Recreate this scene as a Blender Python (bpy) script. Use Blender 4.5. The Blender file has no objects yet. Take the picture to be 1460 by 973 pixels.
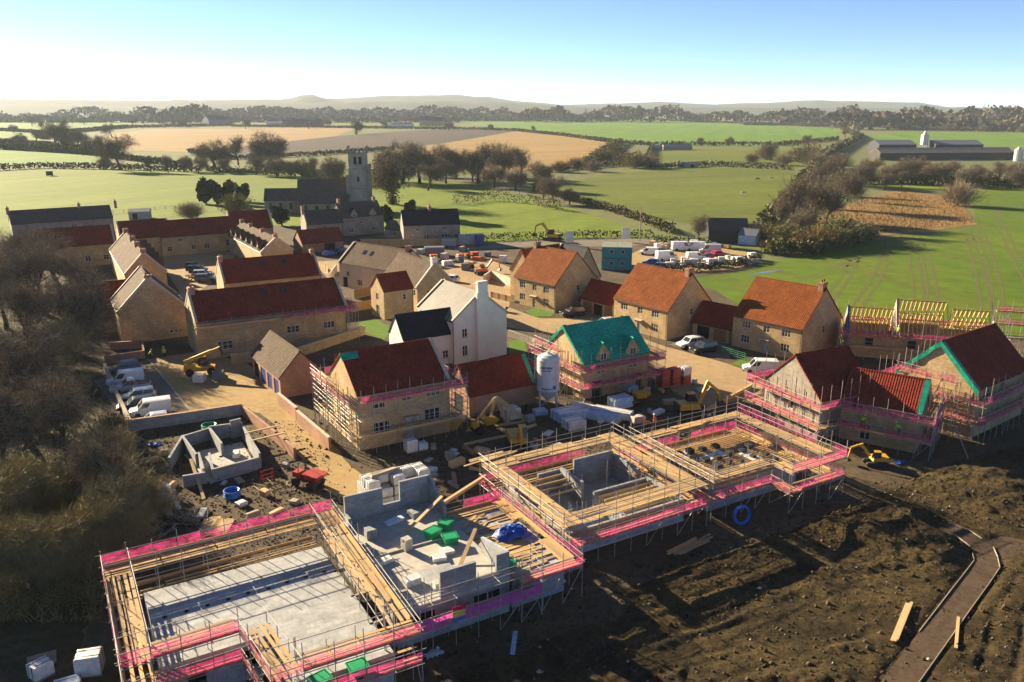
import bpy, bmesh, math, random
import numpy as np
from mathutils import Vector, Matrix

R = random.Random(11)
NR = np.random.RandomState(5)
sc = bpy.context.scene
COL = sc.collection
rad = math.radians

# ------------------------------------------------------------------ camera, sky, sun, exposure
CAM_H, FPX, CX, CY, HOR = 37.0, 1170.0, 730.0, 486.5, 154.0
PITCH = math.atan((CY - HOR) / FPX)
cam_d = bpy.data.cameras.new('camera')
cam = bpy.data.objects.new('camera', cam_d)
COL.objects.link(cam)
cam.location = (0, 0, CAM_H)
cam.rotation_euler = (math.pi / 2 - PITCH, 0, 0)
cam_d.sensor_width = 36.0
cam_d.lens = 36.0 * FPX / 1460.0
cam_d.clip_start = 0.5
cam_d.clip_end = 30000
sc.camera = cam

SUN_AZ, SUN_EL = -50.0, 19.0          # degrees clockwise from +Y (the view direction), degrees above the horizon
SUN_DIR = Vector((math.sin(rad(SUN_AZ)) * math.cos(rad(SUN_EL)), math.cos(rad(SUN_AZ)) * math.cos(rad(SUN_EL)), math.sin(rad(SUN_EL))))
world = bpy.data.worlds.new('World')
sc.world = world
world.use_nodes = True
wn = world.node_tree.nodes
bg = wn['Background']
sky = wn.new('ShaderNodeTexSky')
sky.sky_type = 'NISHITA'
sky.sun_disc = False
sky.sun_elevation = rad(SUN_EL)
sky.sun_rotation = rad(SUN_AZ)
sky.altitude = 50
sky.air_density = 0.36
sky.dust_density = 0.05
sky.ozone_density = 2.5
world.node_tree.links.new(sky.outputs[0], bg.inputs[0])
bg.inputs[1].default_value = 0.055
sun_d = bpy.data.lights.new('sun', 'SUN')
sun = bpy.data.objects.new('sun', sun_d)
COL.objects.link(sun)
sun_d.energy = 5.0
sun_d.angle = rad(0.5)
sun_d.color = (1.0, 0.82, 0.55)
sun.rotation_euler = (-SUN_DIR).to_track_quat('-Z', 'Y').to_euler()
sun.location = (-60, 50, 60)
sc.view_settings.view_transform = 'Standard'
sc.view_settings.look = 'None'
sc.view_settings.exposure = 2.0
sc.view_settings.gamma = 1.0
sc.cycles.use_denoising = True
sc.cycles.max_bounces = 5
sc.cycles.diffuse_bounces = 3
sc.cycles.glossy_bounces = 2
sc.cycles.transparent_max_bounces = 12
sc.cycles.volume_bounces = 1
sc.cycles.caustics_reflective = False
sc.cycles.caustics_refractive = False
sc.cycles.use_fast_gi = False


def at(px, py, z=0.0):
    """The place in the world, at height z, that the photograph shows at pixel (px, py)."""
    a, b = (px - CX) / FPX, -(py - CY) / FPX
    c, s = math.cos(PITCH), math.sin(PITCH)
    d = (a, c + b * s, -s + b * c)
    t = (z - CAM_H) / d[2]
    return Vector((d[0] * t, d[1] * t, z))


UVA = rad(30.0)                        # the building plots lie on a grid turned by 30 degrees


def uv(u, v, z=0.0):
    return Vector((u * math.cos(UVA) - v * math.sin(UVA), u * math.sin(UVA) + v * math.cos(UVA), z))


# ------------------------------------------------------------------ materials
MATS = {}


def nodes_of(name, rough=0.8, spec=0.3, metal=0.0):
    m = bpy.data.materials.new(name)
    m.use_nodes = True
    nt = m.node_tree
    b = nt.nodes['Principled BSDF']
    b.inputs['Roughness'].default_value = rough
    b.inputs['Specular IOR Level'].default_value = spec
    b.inputs['Metallic'].default_value = metal
    return m, nt, b


def ramp(nt, fac, stops):
    r = nt.nodes.new('ShaderNodeValToRGB')
    cr = r.color_ramp
    while len(cr.elements) < len(stops):
        cr.elements.new(0.5)
    for e, (p, c) in zip(cr.elements, stops):
        e.position = p
        e.color = (*c, 1)
    nt.links.new(fac, r.inputs[0])
    return r.outputs[0]


def noise(nt, vec, scale, detail=4, rough=0.6, dist=0.0):
    n = nt.nodes.new('ShaderNodeTexNoise')
    n.inputs['Scale'].default_value = scale
    n.inputs['Detail'].default_value = detail
    n.inputs['Roughness'].default_value = rough
    n.inputs['Distortion'].default_value = dist
    if vec is not None:
        nt.links.new(vec, n.inputs['Vector'])
    return n.outputs[0]


def mixc(nt, fac, a, b, mode='MIX'):
    n = nt.nodes.new('ShaderNodeMix')
    n.data_type = 'RGBA'
    n.blend_type = mode
    for i, s in ((0, fac), (6, a), (7, b)):
        if hasattr(s, 'is_linked') or hasattr(s, 'node'):
            nt.links.new(s, n.inputs[i])
        elif isinstance(s, (int, float)):
            n.inputs[i].default_value = s
        else:
            n.inputs[i].default_value = (*s, 1)
    return n.outputs[2]


def bump(nt, b, height, strength=0.5, dist=0.05):
    n = nt.nodes.new('ShaderNodeBump')
    n.inputs['Strength'].default_value = strength
    n.inputs['Distance'].default_value = dist
    nt.links.new(height, n.inputs['Height'])
    nt.links.new(n.outputs[0], b.inputs['Normal'])


def coords(nt, kind='Object', rnd=0.0):
    tc = nt.nodes.new('ShaderNodeTexCoord')
    o = tc.outputs[kind]
    if rnd:
        oi = nt.nodes.new('ShaderNodeObjectInfo')
        va = nt.nodes.new('ShaderNodeVectorMath')
        va.operation = 'ADD'
        mu = nt.nodes.new('ShaderNodeMath')
        mu.operation = 'MULTIPLY'
        mu.inputs[1].default_value = rnd
        nt.links.new(oi.outputs['Random'], mu.inputs[0])
        nt.links.new(o, va.inputs[0])
        nt.links.new(mu.outputs[0], va.inputs[1])
        o = va.outputs[0]
    return o


def plain(name, c, c2=None, scale=3.0, rough=0.75, spec=0.3, metal=0.0, bmp=0.0, co='Object', rnd=0.0, detail=5, lo=.35, hi=.65, bd=.05):
    """A material with one colour broken up by noise towards a second, and some relief."""
    if name in MATS:
        return MATS[name]
    m, nt, b = nodes_of(name, rough, spec, metal)
    c2 = c2 or tuple(x * 0.72 for x in c)
    vec = coords(nt, co, rnd)
    n = noise(nt, vec, scale, detail)
    col = ramp(nt, n, [(lo, c), (hi, c2)])
    nt.links.new(col, b.inputs['Base Color'])
    if bmp:
        bump(nt, b, noise(nt, vec, scale * 4, 6, 0.7), bmp, bd)
    MATS[name] = m
    return m


def vary(name, c, c2, rough=0.8, spec=0.3, scale=6.0, amount=0.5):
    """Each object that uses it takes its own tone between two colours."""
    if name in MATS:
        return MATS[name]
    m, nt, b = nodes_of(name, rough, spec)
    oi = nt.nodes.new('ShaderNodeObjectInfo')
    col = ramp(nt, oi.outputs['Random'], [(0.0, c), (1.0, c2)])
    vec = coords(nt, 'Object', 30.0)
    n = noise(nt, vec, scale, 4)
    col = mixc(nt, amount, col, ramp(nt, n, [(.3, (.55, .55, .55)), (.7, (1.2, 1.2, 1.2))]), 'MULTIPLY')
    nt.links.new(col, b.inputs['Base Color'])
    MATS[name] = m
    return m


def courses(name, c1, c2, mortar, w, h, rough=0.85, gap=0.012, bmp=0.5, big=0.25, spec=0.25, dirt=(.5, .48, .45)):
    """Coursed brick, block or stone laid in metres on the UV map."""
    if name in MATS:
        return MATS[name]
    m, nt, b = nodes_of(name, rough, spec)
    vec = coords(nt, 'UV')
    br = nt.nodes.new('ShaderNodeTexBrick')
    nt.links.new(vec, br.inputs['Vector'])
    br.inputs['Color1'].default_value = (*c1, 1)
    br.inputs['Color2'].default_value = (*c2, 1)
    br.inputs['Mortar'].default_value = (*mortar, 1)
    br.inputs['Scale'].default_value = 1.0
    br.inputs['Mortar Size'].default_value = gap
    br.inputs['Brick Width'].default_value = w
    br.inputs['Row Height'].default_value = h
    n = noise(nt, vec, big, 5, 0.65)
    col = mixc(nt, 0.8, br.outputs[0], ramp(nt, n, [(.3, dirt), (.62, (1.1, 1.1, 1.1))]), 'MULTIPLY')
    n2 = noise(nt, vec, 2.3, 3)
    col = mixc(nt, 0.5, col, ramp(nt, n2, [(.3, (.7, .7, .7)), (.7, (1.15, 1.15, 1.15))]), 'MULTIPLY')
    nt.links.new(col, b.inputs['Base Color'])
    if bmp:
        bump(nt, b, br.outputs['Fac'], -bmp, 0.02)
    MATS[name] = m
    return m


def tiles(name, c1, c2, rough=0.6, spec=0.4, w=0.28, h=0.3, bmp=0.8, weather=(.62, .6, .6)):
    """Pantiles in rows up the slope."""
    if name in MATS:
        return MATS[name]
    m, nt, b = nodes_of(name, rough, spec)
    vec = coords(nt, 'UV')
    br = nt.nodes.new('ShaderNodeTexBrick')
    nt.links.new(vec, br.inputs['Vector'])
    br.offset = 0.0
    br.inputs['Color1'].default_value = (*c1, 1)
    br.inputs['Color2'].default_value = (*c2, 1)
    br.inputs['Mortar'].default_value = (*[x * .42 for x in c1], 1)
    br.inputs['Scale'].default_value = 1.0
    br.inputs['Mortar Size'].default_value = 0.035
    br.inputs['Mortar Smooth'].default_value = 0.4
    br.inputs['Brick Width'].default_value = w
    br.inputs['Row Height'].default_value = h
    n = noise(nt, vec, 0.35, 5, 0.7)
    col = mixc(nt, 0.85, br.outputs[0], ramp(nt, n, [(.3, weather), (.65, (1.15, 1.15, 1.15))]), 'MULTIPLY')
    mpp = nt.nodes.new('ShaderNodeMapping')
    mpp.inputs['Scale'].default_value = (1.6, .3, 1)
    nt.links.new(vec, mpp.inputs[0])
    n2 = noise(nt, mpp.outputs[0], 1.6, 5, .7)
    col = mixc(nt, 0.6, col, ramp(nt, n2, [(.3, (.55, .55, .55)), (.7, (1.3, 1.3, 1.3))]), 'MULTIPLY')
    nt.links.new(col, b.inputs['Base Color'])
    sep = nt.nodes.new('ShaderNodeSeparateXYZ')
    nt.links.new(vec, sep.inputs[0])

    def saw(sock, period, op):
        d = nt.nodes.new('ShaderNodeMath'); d.operation = 'MULTIPLY'
        d.inputs[1].default_value = (2 * math.pi if op == 'SINE' else 1.0) / period
        nt.links.new(sock, d.inputs[0])
        s = nt.nodes.new('ShaderNodeMath'); s.operation = op
        nt.links.new(d.outputs[0], s.inputs[0])
        return s.outputs[0]
    a = nt.nodes.new('ShaderNodeMath'); a.operation = 'SUBTRACT'
    nt.links.new(saw(sep.outputs[0], w, 'SINE'), a.inputs[0])
    nt.links.new(saw(sep.outputs[1], h, 'FRACT'), a.inputs[1])
    bump(nt, b, a.outputs[0], bmp, 0.03)
    MATS[name] = m
    return m


def soil(name, c1, c2, c3, scale=0.25, rough=0.95, bmp=0.7, fine=3.0, bd=.12, spec=.15):
    """Ground: two tones in broad patches, a third in fine speckle."""
    if name in MATS:
        return MATS[name]
    m, nt, b = nodes_of(name, rough, spec)
    vec = coords(nt, 'Object')
    a = ramp(nt, noise(nt, vec, scale, 6, 0.65, 0.4), [(.36, c1), (.64, c2)])
    s = ramp(nt, noise(nt, vec, fine, 5, 0.7), [(.45, (0, 0, 0)), (.7, (1, 1, 1))])
    col = mixc(nt, s, a, c3)
    nt.links.new(col, b.inputs['Base Color'])
    if bmp:
        bump(nt, b, noise(nt, vec, fine * .8, 8, 0.75), bmp, bd)
    MATS[name] = m
    return m


def streaked(name, c1, c2, c3, ang, freq=0.05, scale=0.02, rough=0.95, width=.5, bmp=.3):
    """A field with drill rows: broad patches and long stripes along one direction."""
    if name in MATS:
        return MATS[name]
    m, nt, b = nodes_of(name, rough, 0.15)
    tc = coords(nt, 'Object')
    mp = nt.nodes.new('ShaderNodeMapping')
    mp.inputs['Rotation'].default_value = (0, 0, ang)
    nt.links.new(tc, mp.inputs[0])
    a = ramp(nt, noise(nt, tc, scale, 6, 0.6), [(.36, c1), (.66, c2)])
    mp2 = nt.nodes.new('ShaderNodeMapping')
    mp2.inputs['Scale'].default_value = (freq, freq * 0.05, 1)
    nt.links.new(mp.outputs[0], mp2.inputs[0])
    s = ramp(nt, noise(nt, mp2.outputs[0], 1.0, 5, 0.7), [(.45, (0, 0, 0)), (.45 + width * .5, (1, 1, 1))])
    f = ramp(nt, noise(nt, tc, 0.22, 8, 0.75), [(.3, (.55, .6, .55)), (.7, (1.25, 1.2, 1.2))])
    col = mixc(nt, s, a, c3)
    col = mixc(nt, .8, col, f, 'MULTIPLY')
    nt.links.new(col, b.inputs['Base Color'])
    if bmp:
        bump(nt, b, noise(nt, tc, 1.5, 6, .7), bmp, .15)
    MATS[name] = m
    return m


def netting(name, c, open_=0.35):
    """Woven debris netting: lets some light and view through."""
    m, nt, b = nodes_of(name, 0.7, 0.2)
    b.inputs['Base Color'].default_value = (*c, 1)
    tr = nt.nodes.new('ShaderNodeBsdfTranslucent')
    tr.inputs[0].default_value = (*c, 1)
    mx = nt.nodes.new('ShaderNodeMixShader'); mx.inputs[0].default_value = 0.4
    nt.links.new(b.outputs[0], mx.inputs[1]); nt.links.new(tr.outputs[0], mx.inputs[2])
    t = nt.nodes.new('ShaderNodeBsdfTransparent')
    m2 = nt.nodes.new('ShaderNodeMixShader')
    vec = coords(nt, 'Object', 40.0)
    f = ramp(nt, noise(nt, vec, 1.8, 5, .75), [(.33, (1, 1, 1)), (.47, (open_,) * 3), (.7, (max(open_ - .4, 0),) * 3)])
    nt.links.new(f, m2.inputs[0])
    nt.links.new(mx.outputs[0], m2.inputs[1]); nt.links.new(t.outputs[0], m2.inputs[2])
    nt.links.new(m2.outputs[0], nt.nodes['Material Output'].inputs[0])
    MATS[name] = m
    return m


# ------------------------------------------------------------------ mesh building
class MB:
    def __init__(self):
        self.v, self.f, self.m = [], [], []

    def face(self, pts, m=0):
        n = len(self.v)
        self.v += [tuple(p) for p in pts]
        self.f.append(tuple(range(n, n + len(pts))))
        self.m.append(m)
        return self

    def hexa(self, c, m=0):
        """c: eight corners, bottom four counter-clockwise then top four."""
        n = len(self.v)
        self.v += [tuple(p) for p in c]
        for q in ((3, 2, 1, 0), (4, 5, 6, 7), (0, 1, 5, 4), (1, 2, 6, 5), (2, 3, 7, 6), (3, 0, 4, 7)):
            self.f.append(tuple(n + i for i in q)); self.m.append(m)
        return self

    def box(self, x0, x1, y0, y1, z0, z1, m=0):
        return self.hexa([(x0, y0, z0), (x1, y0, z0), (x1, y1, z0), (x0, y1, z0),
                          (x0, y0, z1), (x1, y0, z1), (x1, y1, z1), (x0, y1, z1)], m)

    def beam(self, p, q, w, h, m=0, up=(0, 0, 1)):
        p, q = Vector(p), Vector(q)
        d = (q - p).normalized()
        u = Vector(up)
        s = d.cross(u)
        if s.length < 1e-4:
            s = Vector((1, 0, 0))
        s = s.normalized() * (w / 2)
        t = s.cross(d).normalized() * (h / 2)
        return self.hexa([p - s - t, p + s - t, q + s - t, q - s - t, p - s + t, p + s + t, q + s + t, q - s + t], m)

    def tube(self, p, q, r, r2=None, n=6, m=0, caps=True):
        p, q = Vector(p), Vector(q)
        r2 = r if r2 is None else r2
        d = (q - p).normalized()
        a = d.orthogonal().normalized()
        b = d.cross(a)
        k = len(self.v)
        for i in range(n):
            an = 2 * math.pi * i / n
            o = a * math.cos(an) + b * math.sin(an)
            self.v.append(tuple(p + o * r)); self.v.append(tuple(q + o * r2))
        for i in range(n):
            j = (i + 1) % n
            self.f.append((k + 2 * i, k + 2 * j, k + 2 * j + 1, k + 2 * i + 1)); self.m.append(m)
        if caps:
            self.f.append(tuple(k + 2 * i for i in reversed(range(n)))); self.m.append(m)
            self.f.append(tuple(k + 2 * i + 1 for i in range(n))); self.m.append(m)
        return self

    def lathe(self, prof, n=16, m=0, axis='z', c=(0, 0, 0)):
        """prof: (radius, height) from bottom to top."""
        k = len(self.v)
        for r, h in prof:
            for i in range(n):
                an = 2 * math.pi * i / n
                x, y = r * math.cos(an), r * math.sin(an)
                p = (x, y, h) if axis == 'z' else ((h, x, y) if axis == 'x' else (x, h, -y))
                self.v.append((p[0] + c[0], p[1] + c[1], p[2] + c[2]))
        for a in range(len(prof) - 1):
            for i in range(n):
                j = (i + 1) % n
                self.f.append((k + a * n + i, k + a * n + j, k + (a + 1) * n + j, k + (a + 1) * n + i)); self.m.append(m)
        self.f.append(tuple(k + i for i in reversed(range(n)))); self.m.append(m)
        self.f.append(tuple(k + (len(prof) - 1) * n + i for i in range(n))); self.m.append(m)
        return self

    def loft(self, secs, m=0, caps=True):
        """secs: rings of points with the same count."""
        k, n = len(self.v), len(secs[0])
        for s in secs:
            self.v += [tuple(p) for p in s]
        for a in range(len(secs) - 1):
            for i in range(n):
                j = (i + 1) % n
                self.f.append((k + a * n + i, k + a * n + j, k + (a + 1) * n + j, k + (a + 1) * n + i)); self.m.append(m)
        if caps:
            self.f.append(tuple(k + i for i in reversed(range(n)))); self.m.append(m)
            self.f.append(tuple(k + (len(secs) - 1) * n + i for i in range(n))); self.m.append(m)
        return self

    def ring(self, c, R_, r, n=28, k=8, m=0, normal='z', squash=1.0):
        secs = []
        for i in range(n):
            a = 2 * math.pi * i / n
            s = []
            for j in range(k):
                b = 2 * math.pi * j / k
                q = R_ + r * math.cos(b)
                p = (q * math.cos(a), q * math.sin(a), r * squash * math.sin(b))
                if normal == 'y':
                    p = (p[0], p[2], p[1])
                s.append((c[0] + p[0], c[1] + p[1], c[2] + p[2]))
            secs.append(s)
        secs.append(secs[0])
        return self.loft(secs, m, caps=False)

    def mesh(self, name, mats):
        me = bpy.data.meshes.new(name)
        me.from_pydata(self.v, [], self.f)
        for x in (mats if isinstance(mats, (list, tuple)) else [mats]):
            me.materials.append(x)
        if any(self.m):
            me.polygons.foreach_set('material_index', self.m)
        ul = me.uv_layers.new(name='UVMap')
        data = np.zeros((len(me.loops), 2), np.float32)
        V = np.array(self.v, float) if self.v else np.zeros((0, 3))
        li = 0
        for f in self.f:
            p = V[list(f)]
            nrm = np.cross(p[1] - p[0], p[2] - p[0]) if len(f) < 4 else np.cross(p[2] - p[0], p[3] - p[1])
            ln = np.linalg.norm(nrm)
            nrm = nrm / ln if ln > 1e-9 else np.array((0, 0, 1.))
            if abs(nrm[2]) > .97:
                t, b = np.array((1., 0, 0)), np.array((0, 1., 0))
            else:
                t = np.array((-nrm[1], nrm[0], 0)); t /= np.linalg.norm(t)
                b = np.cross(nrm, t)
            data[li:li + len(f), 0] = p @ t
            data[li:li + len(f), 1] = p @ b
            li += len(f)
        ul.data.foreach_set('uv', data.ravel())
        me.update()
        return me

    def build(self, name, mats, parent=None, smooth=False, fix=False):
        me = self.mesh(name, mats)
        if fix:
            bm = bmesh.new(); bm.from_mesh(me)
            bmesh.ops.remove_doubles(bm, verts=bm.verts, dist=1e-4)
            bmesh.ops.recalc_face_normals(bm, faces=bm.faces)
            bm.to_mesh(me); bm.free()
        if smooth:
            me.polygons.foreach_set('use_smooth', [True] * len(me.polygons))
        return put(name, me, parent)


def put(name, data, parent=None, loc=(0, 0, 0), rot=(0, 0, 0), scale=(1, 1, 1)):
    o = bpy.data.objects.new(name, data)
    COL.objects.link(o)
    if parent is not None:
        o.parent = parent
    o.location = loc
    o.rotation_euler = rot
    o.scale = scale
    return o


def tag(o, label=None, cat=None, group=None, kind=None):
    if label: o['label'] = label
    if cat: o['category'] = cat
    if group: o['group'] = group
    if kind: o['kind'] = kind
    return o


def thing(name, label, cat, loc=(0, 0, 0), rz=0.0, group=None):
    o = put(name, None, None, loc, (0, 0, rz))
    o.empty_display_size = 0.2
    return tag(o, label, cat, group)


def copy_tree(o, loc, rz=None, label=None, group=None, scale=None, parent=None):
    c = o.copy()
    COL.objects.link(c)
    c.parent = parent
    if parent is None:
        c.location = loc
        if rz is not None: c.rotation_euler = (0, 0, rz)
        if scale is not None: c.scale = scale if hasattr(scale, '__len__') else (scale,) * 3
        if label: c['label'] = label
        if group: c['group'] = group
    for ch in o.children:
        copy_tree(ch, None, parent=c)
    return c


def np_mesh(name, V, Q, mats, mi=None):
    """A mesh from numpy arrays of vertices and quads (or triangles)."""
    me = bpy.data.meshes.new(name)
    k = Q.shape[1]
    me.vertices.add(len(V)); me.vertices.foreach_set('co', np.asarray(V, np.float32).ravel())
    me.loops.add(Q.size); me.loops.foreach_set('vertex_index', Q.astype(np.int32).ravel())
    me.polygons.add(len(Q))
    me.polygons.foreach_set('loop_start', np.arange(0, Q.size, k, dtype=np.int32))
    me.polygons.foreach_set('loop_total', np.full(len(Q), k, np.int32))
    for x in (mats if isinstance(mats, (list, tuple)) else [mats]):
        me.materials.append(x)
    if mi is not None:
        me.polygons.foreach_set('material_index', np.asarray(mi, np.int32))
    me.update(calc_edges=True)
    return me


def sheet(name, pts, z, mat_, kind='structure'):
    """A flat piece of ground with the outline pts (world x, y)."""
    bm = bmesh.new()
    vs = [bm.verts.new((p[0], p[1], z)) for p in pts]
    f = bm.faces.new(vs)
    f.normal_update()
    if f.normal.z < 0:
        f.normal_flip()
    bmesh.ops.triangulate(bm, faces=[f])
    me = bpy.data.meshes.new(name)
    bm.to_mesh(me); bm.free()
    me.materials.append(mat_)
    return tag(put(name, me), kind=kind)


def wobble(pts, n=6, amp=0.4):
    """Refine an outline and roughen it."""
    out = []
    for i in range(len(pts)):
        a, b = Vector(pts[i][:2]), Vector(pts[(i + 1) % len(pts)][:2])
        for k in range(n):
            p = a.lerp(b, k / n)
            out.append((p.x + R.uniform(-amp, amp), p.y + R.uniform(-amp, amp)))
    return out


def pxs(*pp):
    return [at(x, y)[:2] for x, y in pp]


# a sum of sines and value noise for heights
def fbm(X, Y, scale, octaves=5, seed=1):
    out = np.zeros_like(X); a = 1.0; tot = 0
    rs = np.random.RandomState(seed)
    for o in range(octaves):
        T = rs.rand(64, 64)
        x, y = X * scale * 2 ** o + rs.rand() * 64, Y * scale * 2 ** o + rs.rand() * 64
        xi, yi = np.floor(x).astype(int), np.floor(y).astype(int)
        fx, fy = x - xi, y - yi
        fx, fy = fx * fx * (3 - 2 * fx), fy * fy * (3 - 2 * fy)
        g = lambda i, j: T[(xi + i) % 64, (yi + j) % 64]
        out += a * ((g(0, 0) * (1 - fx) + g(1, 0) * fx) * (1 - fy) + (g(0, 1) * (1 - fx) + g(1, 1) * fx) * fy)
        tot += a; a *= .55
    return out / tot

# ------------------------------------------------------------------ palette
STONE = courses('honey_stone', (.6, .425, .215), (.44, .3, .145), (.40, .3, .17), .42, .15, gap=.014)
STONE_OLD = courses('grey_stone', (.36, .31, .24), (.25, .22, .175), (.25, .22, .18), .4, .16)
BRICK = courses('red_brick', (.45, .2, .1), (.33, .14, .075), (.42, .34, .26), .225, .075, gap=.01)
BLOCK = courses('grey_block', (.34, .35, .36), (.27, .28, .295), (.2, .2, .2), .45, .22, gap=.012, big=.5, dirt=(.62, .62, .62))
RENDERW = plain('white_render', (.74, .69, .6), (.64, .59, .51), .5, .8, bmp=.1)
CREAM = plain('cream_render', (.66, .54, .38), (.56, .45, .31), .5, .8)
T_ORANGE = tiles('orange_pantile', (.3, .088, .02), (.19, .052, .013), rough=.85, spec=.08)
T_RED = tiles('red_pantile', (.31, .048, .026), (.19, .028, .017), spec=.08, rough=.8)
T_BROWN = tiles('weathered_pantile', (.17, .115, .075), (.105, .068, .046), rough=.85, spec=.1)
T_SLATE = tiles('dark_slate', (.022, .028, .042), (.016, .02, .03), rough=.7, spec=.12, w=.3, h=.25, bmp=.3)
T_OLD = tiles('old_stone_tile', (.12, .105, .085), (.085, .078, .068), rough=.8, spec=.2)
T_PALE = tiles('pale_stone_slate', (.21, .185, .15), (.17, .15, .122), rough=.6, spec=.3, bmp=.4)
MEMBRANE = courses('green_membrane', (.015, .46, .29), (.012, .38, .24), (.006, .2, .13), 1.5, .36, gap=.05, bmp=.4, rough=.85, spec=.08)
GREENSHEET = plain('green_sheet', (.015, .33, .19), (.01, .2, .13), 2, .4, bmp=.5)
COPING = plain('stone_coping', (.5, .42, .31), (.4, .33, .25), 2)
FRAMEW = plain('painted_frame', (.62, .58, .49), (.55, .52, .44), 3, .5)
FRAMED = plain('grey_frame', (.3, .3, .28), (.25, .25, .24), 3, .5)
GLASS = plain('window_glass', (.03, .035, .045), (.015, .018, .024), 1.5, .08, spec=.6)
LEAD = plain('lead_flashing', (.16, .17, .2), None, 4, .5)
IRON = plain('black_gutter', (.03, .03, .032), None, 4, .5)
WOODDOOR = plain('timber_door', (.3, .16, .065), (.22, .11, .045), 6, .6)
BLUEDOOR = plain('blue_door', (.03, .07, .26), (.02, .05, .19), 3, .5)
GREYDOOR = plain('grey_green_door', (.36, .39, .36), None, 3, .5)
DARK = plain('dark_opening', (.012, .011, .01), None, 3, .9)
CONC = soil('concrete', (.47, .435, .375), (.4, .37, .32), (.33, .31, .28), .35, bmp=.25, fine=1.6, bd=.02)
SLAB = courses('beam_and_block_floor', (.4, .405, .41), (.335, .34, .345), (.29, .29, .29), .95, .6, gap=.02, bmp=.2, big=.8, dirt=(.66, .64, .6))
STEEL = plain('galvanised_tube', (.4, .38, .35), (.25, .22, .19), 5, .6, .4, .25, rnd=9)
BOARD = vary('scaffold_board', (.56, .35, .14), (.3, .22, .135), .8, .25, 3.0, .5)
TOE = vary('toe_board', (.6, .36, .15), (.5, .3, .14), .8, .25, 3.0, .4)
TIMBER = vary('fresh_timber', (.62, .43, .2), (.5, .34, .17), .75, .25, 4.0, .4)
RAFTER = vary('rafter_timber', (.66, .4, .11), (.56, .34, .11), .75, .25, 4.0, .3)
GREYTIMBER = vary('weathered_timber', (.4, .33, .24), (.3, .25, .19), .85, .2, 4.0, .5)
FENCE = vary('fence_timber', (.5, .33, .14), (.4, .27, .13), .8, .2, 4.0, .4)
NETP = netting('pink_netting', (.66, .06, .24), .7)
NETL = netting('lilac_netting', (.72, .1, .48), .4)
WRAP = plain('white_wrap', (.72, .69, .65), (.5, .49, .49), 2.2, .35, .5, bmp=.6, rnd=20)
WRAPB = plain('blue_white_wrap', (.55, .62, .7), (.3, .45, .62), 1.5, .3, .5, bmp=.5, rnd=20)
REDPACK = plain('red_wrap', (.42, .04, .035), (.3, .03, .03), 2, .4, .5, bmp=.3, rnd=20)
BLUETARP = plain('blue_tarpaulin', (.012, .09, .45), (.01, .05, .28), 1.5, .4, .5, bmp=.8)
BLUEPIPE = plain('blue_pipe', (.012, .15, .58), (.01, .1, .42), 6, .4, .5)
GREENPIPE = plain('green_pipe', (.02, .26, .14), (.015, .18, .1), 6, .4, .5)
GREENBUCKET = plain('green_plastic', (.01, .33, .12), (.008, .22, .08), 3, .4, .5)
YELLOW = plain('machine_yellow', (.62, .33, .01), (.48, .25, .015), 1.2, .45, .5)
ORANGE = plain('machine_orange', (.62, .12, .015), (.5, .09, .015), 1.2, .45, .5)
REDP = plain('machine_red', (.42, .03, .015), (.3, .025, .015), 1.2, .5, .5)
RUBBER = plain('tyre_rubber', (.022, .021, .02), (.05, .044, .038), 3, .85, .2)
CHASSIS = plain('chassis_black', (.03, .03, .03), (.06, .05, .045), 3, .6)
RIM = plain('wheel_rim', (.4, .4, .42), None, 6, .35, .5, .6)
SILO = plain('silo_paint', (.62, .61, .57), (.5, .49, .46), .8, .4, .4)
TEAL = plain('cabin_teal', (.01, .27, .27), (.008, .21, .22), .7, .5, .4)
INK = plain('ink', (.03, .05, .09), None, 5, .6)
INKR = plain('sign_red', (.6, .02, .06), None, 5, .6)
INKB = plain('sign_blue', (.02, .16, .5), None, 5, .6)
INKY = plain('sign_yellow', (.6, .46, .1), None, 5, .6)
PIER = plain('black_pad', (.025, .025, .027), (.05, .05, .05), 4, .7)
BARK = plain('bark', (.075, .06, .045), (.045, .037, .028), 4, .9, .1, bmp=.5)
BARKG = plain('grey_bark', (.24, .2, .14), (.17, .145, .1), 4, .9, .1, bmp=.5)

# ------------------------------------------------------------------ ground, fields, roads
GRASS = streaked('meadow_grass', (.105, .16, .004), (.165, .205, .008), (.08, .12, .006), .5, .06, .012)
GRASS_B = streaked('bright_grass', (.09, .18, .008), (.125, .22, .014), (.07, .14, .01), .3, .05, .015)
GRASS_O = streaked('grazed_grass', (.095, .125, .006), (.13, .155, .01), (.075, .088, .012), 1.1, .04, .012)
CROP = streaked('winter_wheat', (.07, .135, .003), (.105, .16, .005), (.105, .1, .012), -.2, .2, .02, width=.7)
STUBBLE = streaked('stubble', (.27, .17, .05), (.32, .2, .07), (.21, .15, .05), .9, .06, .01)
PLOUGH = streaked('ploughed_soil', (.045, .031, .022), (.06, .042, .029), (.04, .028, .02), .9, .08, .01)
REED = streaked('dry_reed', (.2, .12, .04), (.26, .16, .055), (.11, .07, .028), .2, .3, .05, width=.8)
BRN = streaked('brown_arable', (.17, .11, .06), (.2, .13, .075), (.13, .09, .05), .4, .04, .006)
FARLAND = streaked('far_farmland', (.11, .14, .04), (.15, .16, .06), (.12, .1, .045), .2, .01, .0025)
SITE = soil('site_soil', (.075, .055, .034), (.13, .095, .056), (.045, .034, .023), .12, fine=1.4)
MUD = soil('dark_mud', (.028, .02, .009), (.085, .058, .022), (.012, .009, .005), .22, fine=2.2, bmp=.9, bd=.25)  # the brighter second tone paints sunlit patches into the mud colour
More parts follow.
